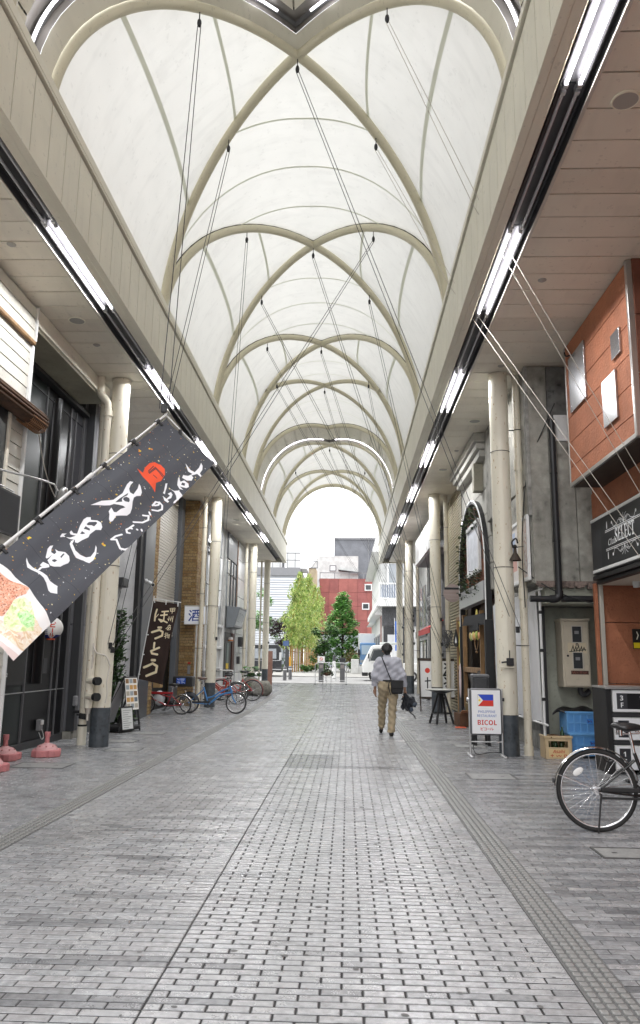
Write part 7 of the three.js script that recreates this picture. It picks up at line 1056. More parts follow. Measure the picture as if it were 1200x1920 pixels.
// ================= walking man =================
// surface of tapered bones joined by a smooth minimum, meshed by marching cubes; box = [x0,x1,y0,y1,z0,z1]
function skin(bones, box, res, k = 0.03, warp) {
  const mc = new MarchingCubes(res, new THREE.MeshStandardMaterial(), false, false, 200000); mc.isolation = 0;
  const cx = (box[0] + box[1]) / 2, cy = (box[2] + box[3]) / 2, cz = (box[4] + box[5]) / 2, h = Math.max(box[1] - box[0], box[3] - box[2], box[5] - box[4]) / 2, hs = res / 2;
  const B = bones.map(([a, b, ra, rb, sz = 1]) => ({ a, d: [b[0] - a[0], b[1] - a[1], b[2] - a[2]], l: (b[0] - a[0]) ** 2 + (b[1] - a[1]) ** 2 + (b[2] - a[2]) ** 2 + 1e-9, ra, rb, sz }));
  for (let iz = 0; iz < res; iz++) for (let iy = 0; iy < res; iy++) for (let ix = 0; ix < res; ix++) {
    const x = cx + (ix - hs) / hs * h, y = cy + (iy - hs) / hs * h, z = cz + (iz - hs) / hs * h; let m = 1e3;
    for (const o of B) {
      const px = x - o.a[0], py = y - o.a[1], pz = (z - o.a[2]); let t = (px * o.d[0] + py * o.d[1] + pz * o.d[2]) / o.l; t = t < 0 ? 0 : t > 1 ? 1 : t;
      const qz = (pz - t * o.d[2]) / o.sz, dist = Math.sqrt((px - t * o.d[0]) ** 2 + (py - t * o.d[1]) ** 2 + qz * qz) - (o.ra + (o.rb - o.ra) * t);
      const hh = Math.max(k - Math.abs(m - dist), 0) / k; m = Math.min(m, dist) - hh * hh * k * 0.25;
    }
    mc.field[iz * res * res + iy * res + ix] = -(m + (warp ? warp(x, y, z) : 0));
  }
  mc.update(); const n = mc.count ?? mc.geometry.drawRange.count;
  const P = new Float32Array(n * 3); for (let i = 0; i < n; i++) { P[i * 3] = cx + mc.positionArray[i * 3] * h; P[i * 3 + 1] = cy + mc.positionArray[i * 3 + 1] * h; P[i * 3 + 2] = cz + mc.positionArray[i * 3 + 2] * h; }
  let g = new THREE.BufferGeometry(); g.setAttribute('position', new THREE.BufferAttribute(P, 3)); g = mergeVertices(g, 1e-5); g.computeVertexNormals(); g.setAttribute('uv', new THREE.BufferAttribute(new Float32Array(g.attributes.position.count * 2), 2)); return g;
}
{
  const t = thing('person', 'person in grey shirt and khaki trousers walking away with a black bag', 'person', [1.575, 0, -15.45]);
  // joints, local metres; the man walks towards -z
  const J = { neck: [-0.015, 1.49, -0.02], head: [-0.02, 1.635, -0.04], shL: [-0.19, 1.40, 0], shR: [0.19, 1.40, 0], elL: [-0.265, 1.12, 0.02], elR: [0.275, 1.13, 0.04], wrL: [-0.255, 0.90, -0.06], wrR: [0.325, 0.88, -0.02], hipL: [-0.085, 0.93, 0], hipR: [0.10, 0.93, 0], knL: [-0.115, 0.53, -0.22], knR: [0.08, 0.52, 0.02], anL: [-0.11, 0.13, -0.40], anR: [0.05, 0.085, 0.10] };
  const skinM = mat([0.36, 0.20, 0.13], 0.55);
  const hand = (w, sgn, grip) => { const b = [], p = [w[0] + sgn * 0.005, w[1] - 0.055, w[2] - 0.01]; b.push([w, p, 0.024, 0.030, 0.62]); b.push([p, [p[0], p[1] - 0.035, p[2] - 0.01], 0.032, 0.028, 0.6]); const L = [0.062, 0.072, 0.068, 0.054]; for (let i = 0; i < 4; i++) { const z0 = p[2] - 0.024 + i * 0.017, a = [p[0] + sgn * 0.004, p[1] - 0.048, z0], m = [a[0] - sgn * (grip ? 0.03 : 0.012), a[1] - L[i] * 0.55, z0 - 0.003], e = [m[0] - sgn * (grip ? 0.03 : 0.024), m[1] - L[i] * (grip ? 0.05 : 0.42), z0]; b.push([a, m, 0.0095, 0.0085], [m, e, 0.0085, 0.007]); } b.push([[p[0], p[1] - 0.005, p[2] - 0.028], [p[0] - sgn * 0.022, p[1] - 0.04, p[2] - 0.05], 0.012, 0.009], [[p[0] - sgn * 0.022, p[1] - 0.04, p[2] - 0.05], [p[0] - sgn * 0.028, p[1] - 0.072, p[2] - 0.045], 0.009, 0.0075]); return b; };
  const headB = [[[-0.02, 1.66, -0.025], [-0.02, 1.645, -0.06], 0.083, 0.080], [[-0.02, 1.62, -0.06], [-0.02, 1.575, -0.085], 0.066, 0.045], [J.neck, [-0.02, 1.60, -0.03], 0.056, 0.055], [[-0.02, 1.625, -0.128], [-0.02, 1.605, -0.145], 0.012, 0.014], [[-0.102, 1.645, -0.035], [-0.104, 1.605, -0.03], 0.014, 0.010, 1.5], [[0.062, 1.645, -0.035], [0.064, 1.605, -0.03], 0.014, 0.010, 1.5], [[-0.045, 1.572, -0.115], [0.005, 1.572, -0.115], 0.012, 0.012]];
  const coarse = [...headB.slice(0, 3), [J.neck, [0, 1.32, -0.01], 0.056, 0.05], [[-0.08, 1.34, 0], [-0.07, 1.05, 0], 0.08, 0.085, 0.8], [[0.08, 1.34, 0], [0.08, 1.05, 0], 0.08, 0.085, 0.8], [J.shL, J.elL, 0.042, 0.037], [J.elL, J.wrL, 0.038, 0.026], [J.shR, J.elR, 0.042, 0.037], [J.elR, J.wrR, 0.038, 0.026], [J.hipL, J.knL, 0.075, 0.05], [J.knL, J.anL, 0.048, 0.033], [J.hipR, J.knR, 0.075, 0.05], [J.knR, J.anR, 0.048, 0.033], [J.anL, [-0.115, 0.09, -0.5], 0.033, 0.028], [J.anR, [0.055, 0.05, 0.0], 0.033, 0.028]];
  const sk = [skin(coarse, [-0.95, 0.95, -0.05, 1.85, -0.95, 0.95], 120, 0.04), skin(headB, [-0.15, 0.13, 1.46, 1.76, -0.2, 0.1], 72, 0.02), skin(hand(J.wrL, -1, false), [J.wrL[0] - 0.1, J.wrL[0] + 0.1, J.wrL[1] - 0.2, J.wrL[1] + 0.03, J.wrL[2] - 0.1, J.wrL[2] + 0.1], 72, 0.010), skin(hand(J.wrR, 1, true), [J.wrR[0] - 0.1, J.wrR[0] + 0.1, J.wrR[1] - 0.2, J.wrR[1] + 0.03, J.wrR[2] - 0.1, J.wrR[2] + 0.1], 72, 0.010)];
  const body = part('body', sk, skinM, t);
  const eye = []; for (const x of [-0.055, 0.015]) eye.push(sph(x, 1.645, -0.132, 0.011, 8, 6)); part('eyes', eye, M.black, body);
  // hair: cap over skull with short nape
  part('hair', skin([[[-0.02, 1.69, -0.02], [-0.02, 1.67, -0.06], 0.092, 0.084], [[-0.02, 1.63, 0.015], [-0.02, 1.585, 0.012], 0.082, 0.062], [[-0.075, 1.67, -0.03], [0.035, 1.67, -0.03], 0.055, 0.055]], [-0.17, 0.13, 1.46, 1.80, -0.2, 0.15], 72, 0.03, (x, y, z) => 0.0035 * Math.sin(x * 160 + y * 40) * Math.sin(y * 120 + z * 90) + (y < 1.645 && z < -0.03 ? 0.2 : 0) + (z < -0.085 && y < 1.70 ? 0.2 : 0)), mat([0.012, 0.011, 0.011], 0.5), t);
  // shirt: torso, sleeves rolled to mid forearm, small folds
  const fold = (x, y, z) => 0.006 * Math.sin(y * 30 + x * 18 + Math.sin(z * 12)) + 0.0035 * Math.sin(y * 52 - x * 36);
  const sL = [J.elL[0] * 0.4 + J.wrL[0] * 0.6, J.elL[1] * 0.4 + J.wrL[1] * 0.6 + 0.02, J.elL[2] * 0.4 + J.wrL[2] * 0.6], sR = [J.elR[0] * 0.4 + J.wrR[0] * 0.6, J.elR[1] * 0.4 + J.wrR[1] * 0.6 + 0.02, J.elR[2] * 0.4 + J.wrR[2] * 0.6];
  const shirt = [[[-0.10, 1.36, 0], [-0.085, 1.06, 0.005], 0.115, 0.118, 0.92], [[0.10, 1.36, 0], [0.10, 1.06, 0.005], 0.115, 0.118, 0.92], [[-0.15, 1.415, 0], [0.15, 1.415, 0], 0.082, 0.082], [[-0.015, 1.47, -0.01], [-0.015, 1.50, -0.012], 0.075, 0.066], [J.shL, J.elL, 0.078, 0.068], [J.elL, sL, 0.070, 0.064], [J.shR, J.elR, 0.078, 0.068], [J.elR, sR, 0.070, 0.064]];
  const sm = mat([0.42, 0.42, 0.47], 0.9);
  part('shirt', skin(shirt, [-0.42, 0.42, 0.86, 1.6, -0.42, 0.42], 110, 0.05, (x, y, z) => fold(x, y, z) + (y < 1.035 && Math.abs(x) < 0.2 && z > -0.3 && Math.abs(z) < 0.16 ? 0.1 : 0)), sm, t);
  part('collar', mv(rx(torus(0.062, 0.014, 8, 24), Math.PI / 2 - 0.15), -0.018, 1.525, -0.02), sm, t);
  for (const [a, b] of [[J.elL, sL], [J.elR, sR]]) part('cuff', cyl([b[0] + (a[0] - b[0]) * 0.15, b[1] + 0.0, b[2]], [b[0], b[1] - 0.062, b[2] - 0.01], 0.068, 0.066, 16), sm, t);
  // trousers
  const ankL = [J.anL[0], J.anL[1] + 0.04, J.anL[2] + 0.02], ankR = [J.anR[0], J.anR[1] + 0.0, J.anR[2]];
  const tr = [[[-0.085, 1.0, 0.01], [-0.085, 0.93, 0.015], 0.112, 0.118, 1.0], [[0.095, 1.0, 0.01], [0.10, 0.93, 0.015], 0.112, 0.118, 1.0], [[-0.085, 0.90, 0.01], J.knL, 0.108, 0.076], [J.knL, ankL, 0.076, 0.068], [[0.10, 0.90, 0.01], J.knR, 0.108, 0.076], [J.knR, ankR, 0.076, 0.070]];
  const tm = mat([0.36, 0.29, 0.19], 0.85);
  part('trousers', skin(tr, [-0.6, 0.6, 0.0, 1.2, -0.65, 0.55], 110, 0.035, (x, y, z) => 0.006 * Math.sin(y * 50 + x * 30 + z * 12) + 0.004 * Math.sin(y * 24 - x * 70) + (y > 1.055 ? 0.1 : 0) + (y < 0.075 ? 0.1 : 0)), tm, t);
  part('belt', lathe([[0.205, 1.03], [0.21, 1.035], [0.21, 1.062], [0.205, 1.066]], 28).scale(1, 1, 0.60).translate(0.005, 0, 0.008), M.black, t);
  // shoes
  const shoe = (a, pitch) => { const g = skin([[[0, 0.045, 0.05], [0, 0.03, -0.10], 0.042, 0.036], [[0, 0.03, -0.10], [0, 0.026, -0.17], 0.038, 0.028], [[0, 0.05, 0.05], [0, 0.09, 0.03], 0.04, 0.042]], [-0.18, 0.18, -0.08, 0.28, -0.24, 0.12], 64, 0.02, (x, y, z) => (y < 0.004 ? 0.05 : 0)); return g.rotateX(pitch).translate(a[0], a[1], a[2]); };
  part('shoe', shoe([-0.115, 0.07, -0.46], -0.45), M.black, t); part('shoe', shoe([0.055, 0.0, 0.05], 0.0), M.black, t);
  // shoulder bag with strap
  const b = thing('shoulder_bag', 'black shoulder bag hanging at the hip of the walking person', 'bag', [1.575 + 0.16, 0.80, -15.45 + 0.16]); const bagM = mat([0.012, 0.012, 0.013], 0.7);
  part('pouch', rb(-0.115, 0.115, 0, 0.25, -0.045, 0.05, 0.04, 4), bagM, b); part('flap', rb(-0.118, 0.118, 0.10, 0.262, 0.035, 0.062, 0.02, 3), bagM, b); part('strap', [tube([[-0.10, 0.24, 0.01], [-0.17, 0.40, -0.015], [-0.24, 0.58, -0.03], [-0.285, 0.70, -0.10], [-0.26, 0.69, -0.19], [-0.1, 0.45, -0.31], [0.05, 0.28, -0.27], [0.1, 0.24, -0.12], [0.11, 0.22, 0.0]], 0.011, 6, 60), tube([[-0.10, 0.24, 0.03], [-0.15, 0.22, 0.04], [-0.16, 0.12, 0.04], [-0.12, -0.02, 0.03]], 0.008, 6)], bagM, b); for (const x of [-0.11, 0.11]) part('ring', mv(torus(0.016, 0.004, 6, 12), x, 0.24, 0.03), M.darkMetal, b);
  // loosely folded umbrella
  const u = thing('folded_umbrella', 'loosely folded dark umbrella in the hand of the walking person', 'umbrella', [1.575 + 0.345, 0.33, -15.45 - 0.02]);
  const um = mat([0.014, 0.016, 0.022], 0.55, { side: THREE.DoubleSide }), ul = mat([0.045, 0.06, 0.085], 0.5, { side: THREE.DoubleSide });
  const tip = [-0.03, 0.46, 0], bot = [0.06, 0.20, 0]; part('shaft', [cyl(tip, [0.0, 0.14, 0], 0.007, 0.007, 8)], M.darkMetal, u);
  const lump = [[[-0.02, 0.46, 0], [0.04, 0.30, 0], 0.03, 0.10], [[0.02, 0.36, 0], [-0.07, 0.20, 0.02], 0.07, 0.035], [[0.04, 0.32, 0], [0.10, 0.18, 0.02], 0.09, 0.04], [[0.05, 0.34, 0.01], [0.17, 0.27, 0.03], 0.07, 0.045], [[0.04, 0.36, 0], [0.15, 0.38, 0.0], 0.06, 0.035], [[0.02, 0.3, 0], [0.02, 0.17, 0.05], 0.08, 0.03], [[0.0, 0.4, 0], [-0.07, 0.36, 0], 0.05, 0.02]];
  part('canopy', skin(lump, [-0.2, 0.28, 0.08, 0.56, -0.24, 0.24], 84, 0.02, (x, y, z) => 0.010 * Math.sin(Math.atan2(y - 0.44, x) * 16 + z * 20) + 0.004 * Math.sin(x * 90 + y * 60)), um, u);
  part('canopy_flap', [mv(new THREE.SphereGeometry(0.05, 12, 8).scale(1, 0.7, 0.25).rotateZ(0.4).toNonIndexed(), 0.165, 0.275, 0.07), mv(new THREE.SphereGeometry(0.045, 12, 8).scale(0.8, 1, 0.25).toNonIndexed(), 0.10, 0.175, 0.065)], ul, u);
  part('handle', tube([[0.04, 0.18, 0.02], [0.08, 0.12, 0.04], [0.14, 0.07, 0.05], [0.19, 0.0, 0.05]], 0.012, 8), M.black, u);
}
// ================= beyond the arcade =================
{
  const Yg = 0.43;
  // barrier with rounded corners
  const b = thing('barrier', 'thin grey tubular barrier standing across the end of the arcade', 'barrier', [-0.03, gy(-38.4), -38.4]);
  part('frame', tube([[-0.76, 0, 0], [-0.76, 0.5, 0], [-0.76, 0.92, 0], [-0.70, 1.02, 0], [-0.58, 1.04, 0], [0, 1.04, 0], [0.58, 1.04, 0], [0.70, 1.02, 0], [0.76, 0.92, 0], [0.76, 0.5, 0], [0.76, 0, 0]], 0.016, 8, 60), M.alu, b);
  part('rail', [cyl([-0.76, 0.18, 0], [0.76, 0.18, 0], 0.012, 0.012, 8), cyl([-0.25, 0.18, 0], [-0.25, 1.03, 0], 0.010, 0.010, 8), cyl([0.25, 0.18, 0], [0.25, 1.03, 0], 0.010, 0.010, 8)], M.alu, b);
  for (const x of [-0.76, 0.76]) part('foot', rb(x - 0.04, x + 0.04, 0, 0.04, -0.1, 0.1, 0.01), M.darkMetal, b);
  const bol = (x, z, l, sign) => { const t = thing('bollard', l, 'bollard', [x, gy(z), z], 0, 'grey bollards at the road'); part('post', [rb(-0.13, 0.13, 0, 0.98, -0.11, 0.11, 0.02)], M.midGrey, t); part('plate', rb(-0.09, 0.09, 0.70, 0.88, 0.11, 0.12, 0.004), sign ? mat([0.25, 0.22, 0.21], 0.5) : M.charcoal, t); if (sign === 1) { const [g, m] = print(0.36, 0.30, 300, (x2, W, H) => { x2.fillStyle = '#f1f0ee'; x2.fillRect(0, 0, W, H); x2.strokeStyle = '#cf3a30'; x2.lineWidth = 7; x2.beginPath(); x2.arc(W / 2, H * 0.42, 22, 0, 7); x2.moveTo(W / 2 - 15, H * 0.42 - 15); x2.lineTo(W / 2 + 15, H * 0.42 + 15); x2.stroke(); x2.fillStyle = '#55514e'; x2.fillRect(18, H - 20, W - 36, 7); }, 0.6); part('sign_plate', rb(-0.19, 0.19, 1.0, 1.32, -0.012, 0.004, 0.004), M.white, t); part('sign_print', mv(g, 0, 1.16, 0.007), m, t); } if (sign === 2) part('top_box', rb(-0.15, 0.15, 1.0, 1.26, -0.1, 0.1, 0.02), M.charcoal, t); };
  bol(-0.60, -41.4, 'square grey bollard with a white prohibition notice behind the barrier', 1); bol(0.52, -41.4, 'square grey bollard with a dark box on top behind the barrier', 2);
  for (const [x, z, l] of [[-2.62, -42.6, 'dark round bollard nearer the last column by the black van'], [-2.42, -43.9, 'dark round bollard standing beside the yellow post']]) { const t = thing('round_bollard', l, 'bollard', [x, gy(z), z], 0, 'dark round bollards'); part('post', lathe([[0.10, 0], [0.10, 0.66], [0.085, 0.72], [0, 0.73]], 18), M.midGrey, t); part('band', lathe([[0.102, 0.55], [0.102, 0.60]], 18), M.whitePlain, t); }
  const yp = thing('marker_post', 'orange yellow marker post by the dark bollards', 'post', [-2.75, gy(-48), -48]); part('post', lathe([[0.055, 0], [0.055, 1.15], [0.04, 1.2], [0, 1.2]], 12), mat([0.62, 0.30, 0.04], 0.5), yp); part('foot', lathe([[0.12, 0], [0.11, 0.05], [0.05, 0.07]], 12), M.rubber, yp);
  // hanging bowl planter on wire stand
  const pl = thing('bowl_planter', 'bowl planter with trailing plant on a thin wire stand in the arcade', 'planter', [-0.03, gy(-31.3), -31.3]);
  part('stand', [[-0.16, -0.12], [0.16, -0.12], [-0.16, 0.12], [0.16, 0.12]].map(([x, z]) => cyl([x, 0, z], [x * 1.05, 0.80, z], 0.007, 0.007, 6)).concat([cyl([-0.2, 0.01, -0.12], [0.2, 0.01, -0.12], 0.007, 0.007, 6), cyl([-0.2, 0.01, 0.12], [0.2, 0.01, 0.12], 0.007, 0.007, 6), cyl([-0.02, 0.2, -0.12], [-0.02, 1.2, -0.12], 0.006, 0.006, 6)]), M.alu, pl);
  part('bowl', lathe([[0.05, 0.66], [0.15, 0.70], [0.19, 0.80], [0.18, 0.80], [0.1, 0.74]], 20), mat([0.16, 0.075, 0.05], 0.7), pl);
  { const r = rng(51), L = []; for (let k = 0; k < 260; k++) { const a = r() * 6.28, q = Math.sqrt(r()) * 0.24; L.push([Math.cos(a) * q, 0.80 + (0.24 - q) * 0.9 * r() - (q > 0.18 ? r() * 0.12 : 0), Math.sin(a) * q, 0.05 + r() * 0.05]); } for (let k = 0; k < 40; k++) L.push([0.03 + r() * 0.25, 0.98 + r() * 0.14, (r() - 0.5) * 0.1, 0.05]); part('foliage', leaves(L, [[0.03, 0.07, 0.025], [0.05, 0.11, 0.04], [0.09, 0.12, 0.05], [0.10, 0.06, 0.05]], r, 0.4, [0, 0, 1]), leafMatDull, pl); }
  // ---- vehicles ----
  function wheelV(p, x, y, z, R0) { const w = part('wheel', mv(torus(R0 * 0.78, R0 * 0.24, 8, 24), x, y, z), M.rubber, p); part('rim', cyl([x, y, z - 0.05], [x, y, z + 0.07], R0 * 0.6, R0 * 0.6, 18), M.alu, w); }
  const bodyX = (pts, d) => { const g = ext(pts, d - 0.08, 0.04); return g.translate(0, 0, -d + 0.04); };
  { // white small truck, nose to the left
    const z = -43.4, t = thing('small_truck', 'white cab of a small truck parked across the arcade end by the last column', 'truck', [1.62, gy(z), z]); const wm = mat([0.74, 0.74, 0.72], 0.3, { phys: { clearcoat: 0.6 } });
    part('cab', bodyX([[0.06, 0.42], [0.02, 0.85], [0.14, 1.10], [0.50, 1.82], [0.62, 1.90], [1.55, 1.92], [1.60, 0.42]], 1.45), wm, t);
    part('side_window', ext([[0.42, 1.10], [0.64, 1.68], [1.20, 1.70], [1.22, 1.10]], 0.02).translate(0, 0, 0.002), M.glassDark, t); part('window_rim', [cyl([0.36, 1.06, 0.015], [0.62, 1.73, 0.015], 0.02, 0.02, 6), cyl([0.62, 1.73, 0.015], [1.25, 1.75, 0.015], 0.02, 0.02, 6)], M.black, t); part('windscreen', [new THREE.PlaneGeometry(0.72, 1.2).rotateZ(Math.PI / 2).rotateX(0).rotateY(-Math.PI / 2).rotateZ(-0.46).translate(0.29, 1.46, -0.7)], M.glassDark, t);
    part('door', rb(0.36, 1.28, 0.46, 1.08, -0.01, 0.012, 0.01), wm, t); part('door_handle', rb(1.08, 1.20, 0.92, 0.96, 0.012, 0.03, 0.006), M.black, t); const [lg, lm] = print(0.3, 0.05, 300, (x, W, H) => { x.fillStyle = '#e4e4e2'; x.fillRect(0, 0, W, H); x.fillStyle = '#2b2b2b'; for (let k = 0; k < 5; k++) x.fillRect(6 + k * 17, 4, 10, 8); }, 0.5); part('door_lettering', mv(lg, 0.62, 0.98, 0.0145), lm, t);
    part('bumper', rb(-0.02, 0.30, 0.26, 0.46, -1.45, 0.02, 0.03), M.black, t); part('headlight', rb(0.0, 0.10, 0.62, 0.80, -0.26, -0.02, 0.03), M.glassGrey, t); part('mirror', [rb(0.30, 0.38, 1.22, 1.48, 0.10, 0.16, 0.02), cyl([0.34, 1.3, 0.1], [0.36, 1.2, 0], 0.012, 0.012, 6)], M.black, t);
    part('steering_wheel', rx(torus(0.19, 0.018, 6, 24), 0.9).translate(0.82, 1.16, -0.40), M.black, t); part('load_bed', [rb(1.64, 3.6, 0.62, 0.98, -1.44, 0.0, 0.02)], wm, t); part('roof_rack', rb(1.0, 1.9, 1.98, 2.12, -1.2, -0.3, 0.02), mat([0.5, 0.52, 0.5], 0.5), t);
    wheelV(t, 0.62, 0.27, -0.06, 0.27); wheelV(t, 2.75, 0.27, -0.06, 0.27); part('wheel_arch', rb(0.32, 0.92, 0.28, 0.50, -0.2, 0.008, 0.05), M.black, t);
  }
  { // black van
    const z = -47.6, t = thing('parked_van', 'black van parked across the road behind the last column', 'van', [-7.4, gy(z), z]); const bm = mat([0.015, 0.016, 0.02], 0.2, { phys: { clearcoat: 0.8 } });
    part('body', bodyX([[0.0, 0.35], [0.02, 0.9], [0.30, 1.0], [0.75, 1.75], [0.95, 1.88], [3.9, 1.90], [4.08, 1.72], [4.15, 0.95], [4.14, 0.35]], 1.65), bm, t);
    for (const [a, c] of [[0.85, 1.7], [1.78, 2.75], [2.83, 3.85]]) part('window', ext([[a, 1.08], [a + 0.06, 1.66], [c - 0.02, 1.68], [c, 1.08]], 0.015).translate(0, 0, 0.003), M.glassGrey, t); part('tail_lamp', rb(4.02, 4.16, 1.0, 1.45, -0.16, 0.01, 0.02), mat([0.5, 0.5, 0.5], 0.3), t); part('chrome_strip', [rb(1.0, 4.1, 0.95, 0.985, 0.0, 0.012, 0.004), rb(3.6, 4.17, 0.40, 0.46, -0.3, 0.014, 0.006)], M.chrome, t); part('bumper', rb(3.8, 4.2, 0.28, 0.58, -1.62, 0.01, 0.05), bm, t); wheelV(t, 0.85, 0.31, -0.04, 0.31); wheelV(t, 3.35, 0.31, -0.04, 0.31);
  }
  { // blue truck further off
    const z = -60, t = thing('blue_truck', 'pale blue truck front far off behind the white truck', 'truck', [1.75, Yg + 0.03, z]); const bl = mat([0.10, 0.22, 0.42], 0.35, { phys: { clearcoat: 0.5 } }); part('cab', rb(0, 1.8, 0.45, 2.25, -1.6, 0, 0.08, 3), bl, t); part('windscreen', rb(0.12, 1.68, 1.35, 2.05, -0.02, 0.015, 0.03), mat([0.35, 0.45, 0.55], 0.1), t); part('bumper', rb(-0.02, 1.82, 0.3, 0.62, -0.3, 0.05, 0.04), M.grey, t); part('cargo_box', rb(-0.1, 1.9, 0.6, 3.0, -5, -1.7, 0.03), M.white, t); for (const x of [0.15, 1.65]) part('headlight', rb(x - 0.13, x + 0.13, 0.75, 0.95, 0, 0.02, 0.02), M.glassGrey, t); for (const x of [-0.08, 1.88]) part('mirror', rb(x - 0.09, x + 0.09, 1.3, 1.75, 0.02, 0.12, 0.03), M.black, t); for (const x of [0.25, 1.55]) part('wheel', ry(mv(torus(0.28, 0.1, 8, 18), 0, 0, 0), Math.PI / 2).translate(x, 0.38, -0.5), M.rubber, t);
  }
  // ---- trees ----
  const thinLeaf = (() => { const g = new THREE.BufferGeometry(); g.setAttribute('position', new THREE.Float32BufferAttribute([0, 0, 0, 0.12, 0.45, 0.05, 0, 1, -0.1, 0, 0, 0, 0, 1, -0.1, -0.12, 0.45, 0.05], 3)); g.computeVertexNormals(); return g; })();
  const bam = rng(61);
  for (let k = 0; k < 9; k++) {
    const z = -56.5 - k * 2.3, x = -3.30 + k * 0.13, H = 6.3 + bam() * 1.0, t = thing('bamboo', `${['first', 'second', 'third', 'fourth', 'fifth', 'sixth', 'seventh', 'eighth', 'ninth'][k]} yellow green bamboo counted from the crossing road along the cane fence`, 'bamboo', [x, Yg, z], 0, 'row of tall bamboo'), lx = (bam() - 0.4) * 0.9;
    const cane = mat([0.36, 0.30 - 0.08 * (k % 2), 0.08], 0.4); part('culm', [tube([[0, 0, 0], [0.02, H * 0.35, 0], [0.08 + lx * 0.3, H * 0.7, 0], [0.3 + lx, H, 0.1]], 0.055, 8, 20), ...[1, 2, 3, 4, 5].map((i) => cyl([0.01, i * 0.42, 0], [0.01, i * 0.42 + 0.02, 0], 0.064, 0.064, 8))], cane, t);
    const L = []; const n = k < 3 ? 1900 : 900; for (let i = 0; i < n; i++) { const v = Math.pow(bam(), 0.8), y = 2.1 + v * (H - 1.7), rad = (0.98 * Math.sin(Math.PI * Math.min(1, 0.14 + v * 0.8)) * (0.66 + 0.55 * Math.sin(v * 17 + k * 2.1)) + 0.12) * Math.sqrt(bam()), a = bam() * 6.28, cx = 0.02 + (0.28 + lx) * v * v; const cl = Math.sin(y * 5 + a * 2) * 0.2; L.push([cx + Math.cos(a) * rad, y - rad * 0.55 + cl, Math.sin(a) * rad, 0.20 + bam() * 0.2, [Math.cos(a), 0, Math.sin(a)]]); }
    part('foliage', leaves(L, [[0.34, 0.45, 0.10], [0.44, 0.54, 0.15], [0.20, 0.33, 0.07], [0.54, 0.58, 0.20]], bam, -0.55, [0, 0, 1], thinLeaf), leafMat, t);
    const br = []; for (let i = 0; i < 12; i++) { const y = 2.2 + i / 12 * (H - 2.4), a = bam() * 6.28, q = 0.35 + bam() * 0.5; br.push(tube([[0.05, y, 0], [Math.cos(a) * q * 0.6, y + 0.25, Math.sin(a) * q * 0.6], [Math.cos(a) * q, y + 0.05, Math.sin(a) * q]], 0.010, 4, 6)); } part('branches', br, cane, t);
  }
  { const t = thing('cane_fence', 'low fence of orange bamboo canes along the bamboo row', 'fence', [-3.2, Yg, -66]); for (let k = 0; k < 16; k++) part('cane', cyl([0.15 - k * -0.075 - 0.3, 0, 9.6 - k * 1.35], [0.15 + k * 0.075 - 0.3, 2.0, 9.6 - k * 1.35], 0.05, 0.045, 8), mat([0.40, 0.20, 0.05], 0.5), t); for (const y of [0.6, 1.5, 1.9]) part('tie_rail', cyl([-0.15, y, 9.8], [1.1, y, -11], 0.03, 0.03, 6), mat([0.32, 0.15, 0.05], 0.5), t); }
  // leafy crown from clumps
  function crown(n, cl, rr0, r, s0, s1) { const L = []; for (let k = 0; k < n; k++) { const c = cl[Math.floor(r() * cl.length)], a = r() * 6.28, b = Math.acos(2 * r() - 1), q = c[3] * Math.pow(r(), 0.4); const d = [Math.sin(b) * Math.cos(a), Math.cos(b), Math.sin(b) * Math.sin(a)]; L.push([c[0] + d[0] * q, c[1] + d[1] * q * 0.8, c[2] + d[2] * q, s0 + r() * s1, d]); } return L; }
  function tree(name, label, p, clumps, n, cols, trunk, s0, s1, sd, m = leafMat) { const r = rng(sd), t = thing(name, label, 'tree', p); part('trunk', [tube([[0, 0, 0], [0.03, trunk * 0.5, 0.02], [0, trunk, 0]], 0.09, 8, 10), ...clumps.filter((_, i) => i % 2 === 0).map((c) => tube([[0, Math.min(c[1], trunk) * 0.75, 0], [c[0] * 0.5, (Math.min(c[1], trunk) * 0.75 + c[1]) / 2, c[2] * 0.5], [c[0], c[1], c[2]]], 0.03, 5, 8))], M.woodDark, t); part('crown', leaves(crown(n, clumps, 1, r, s0, s1), cols, r, 0.3, [0, 0, 1]), m, t); return t; }
  { const cl = [], r = rng(5); for (let k = 0; k < 46; k++) { const v = k / 46, y = 0.9 + v * 5.2, R0 = 1.35 * Math.pow(Math.sin(Math.PI * (0.28 + 0.70 * v)), 0.8), a = k * 2.4; cl.push([Math.cos(a) * R0 * (0.55 + r() * 0.4), y + (r() - 0.5) * 0.3, Math.sin(a) * R0 * 0.72, 0.36 + r() * 0.26]); } tree('cone_tree', 'bright green cone shaped tree in front of the red building', [0.36, Yg, -63.5], cl, 9500, [[0.13, 0.33, 0.07], [0.20, 0.45, 0.10], [0.30, 0.54, 0.15], [0.08, 0.22, 0.05]], 5.2, 0.13, 0.10, 7); }
  { const cl = [], r = rng(6); for (let k = 0; k < 16; k++) cl.push([(r() - 0.5) * 1.7, 0.9 + r() * 2.4, (r() - 0.5) * 1.2, 0.4 + r() * 0.2]); tree('young_tree', 'small green tree between the bamboo and the cone shaped tree', [-1.05, Yg, -61], cl, 2600, [[0.05, 0.14, 0.03], [0.09, 0.22, 0.05], [0.13, 0.28, 0.06]], 2.4, 0.12, 0.1, 8); }
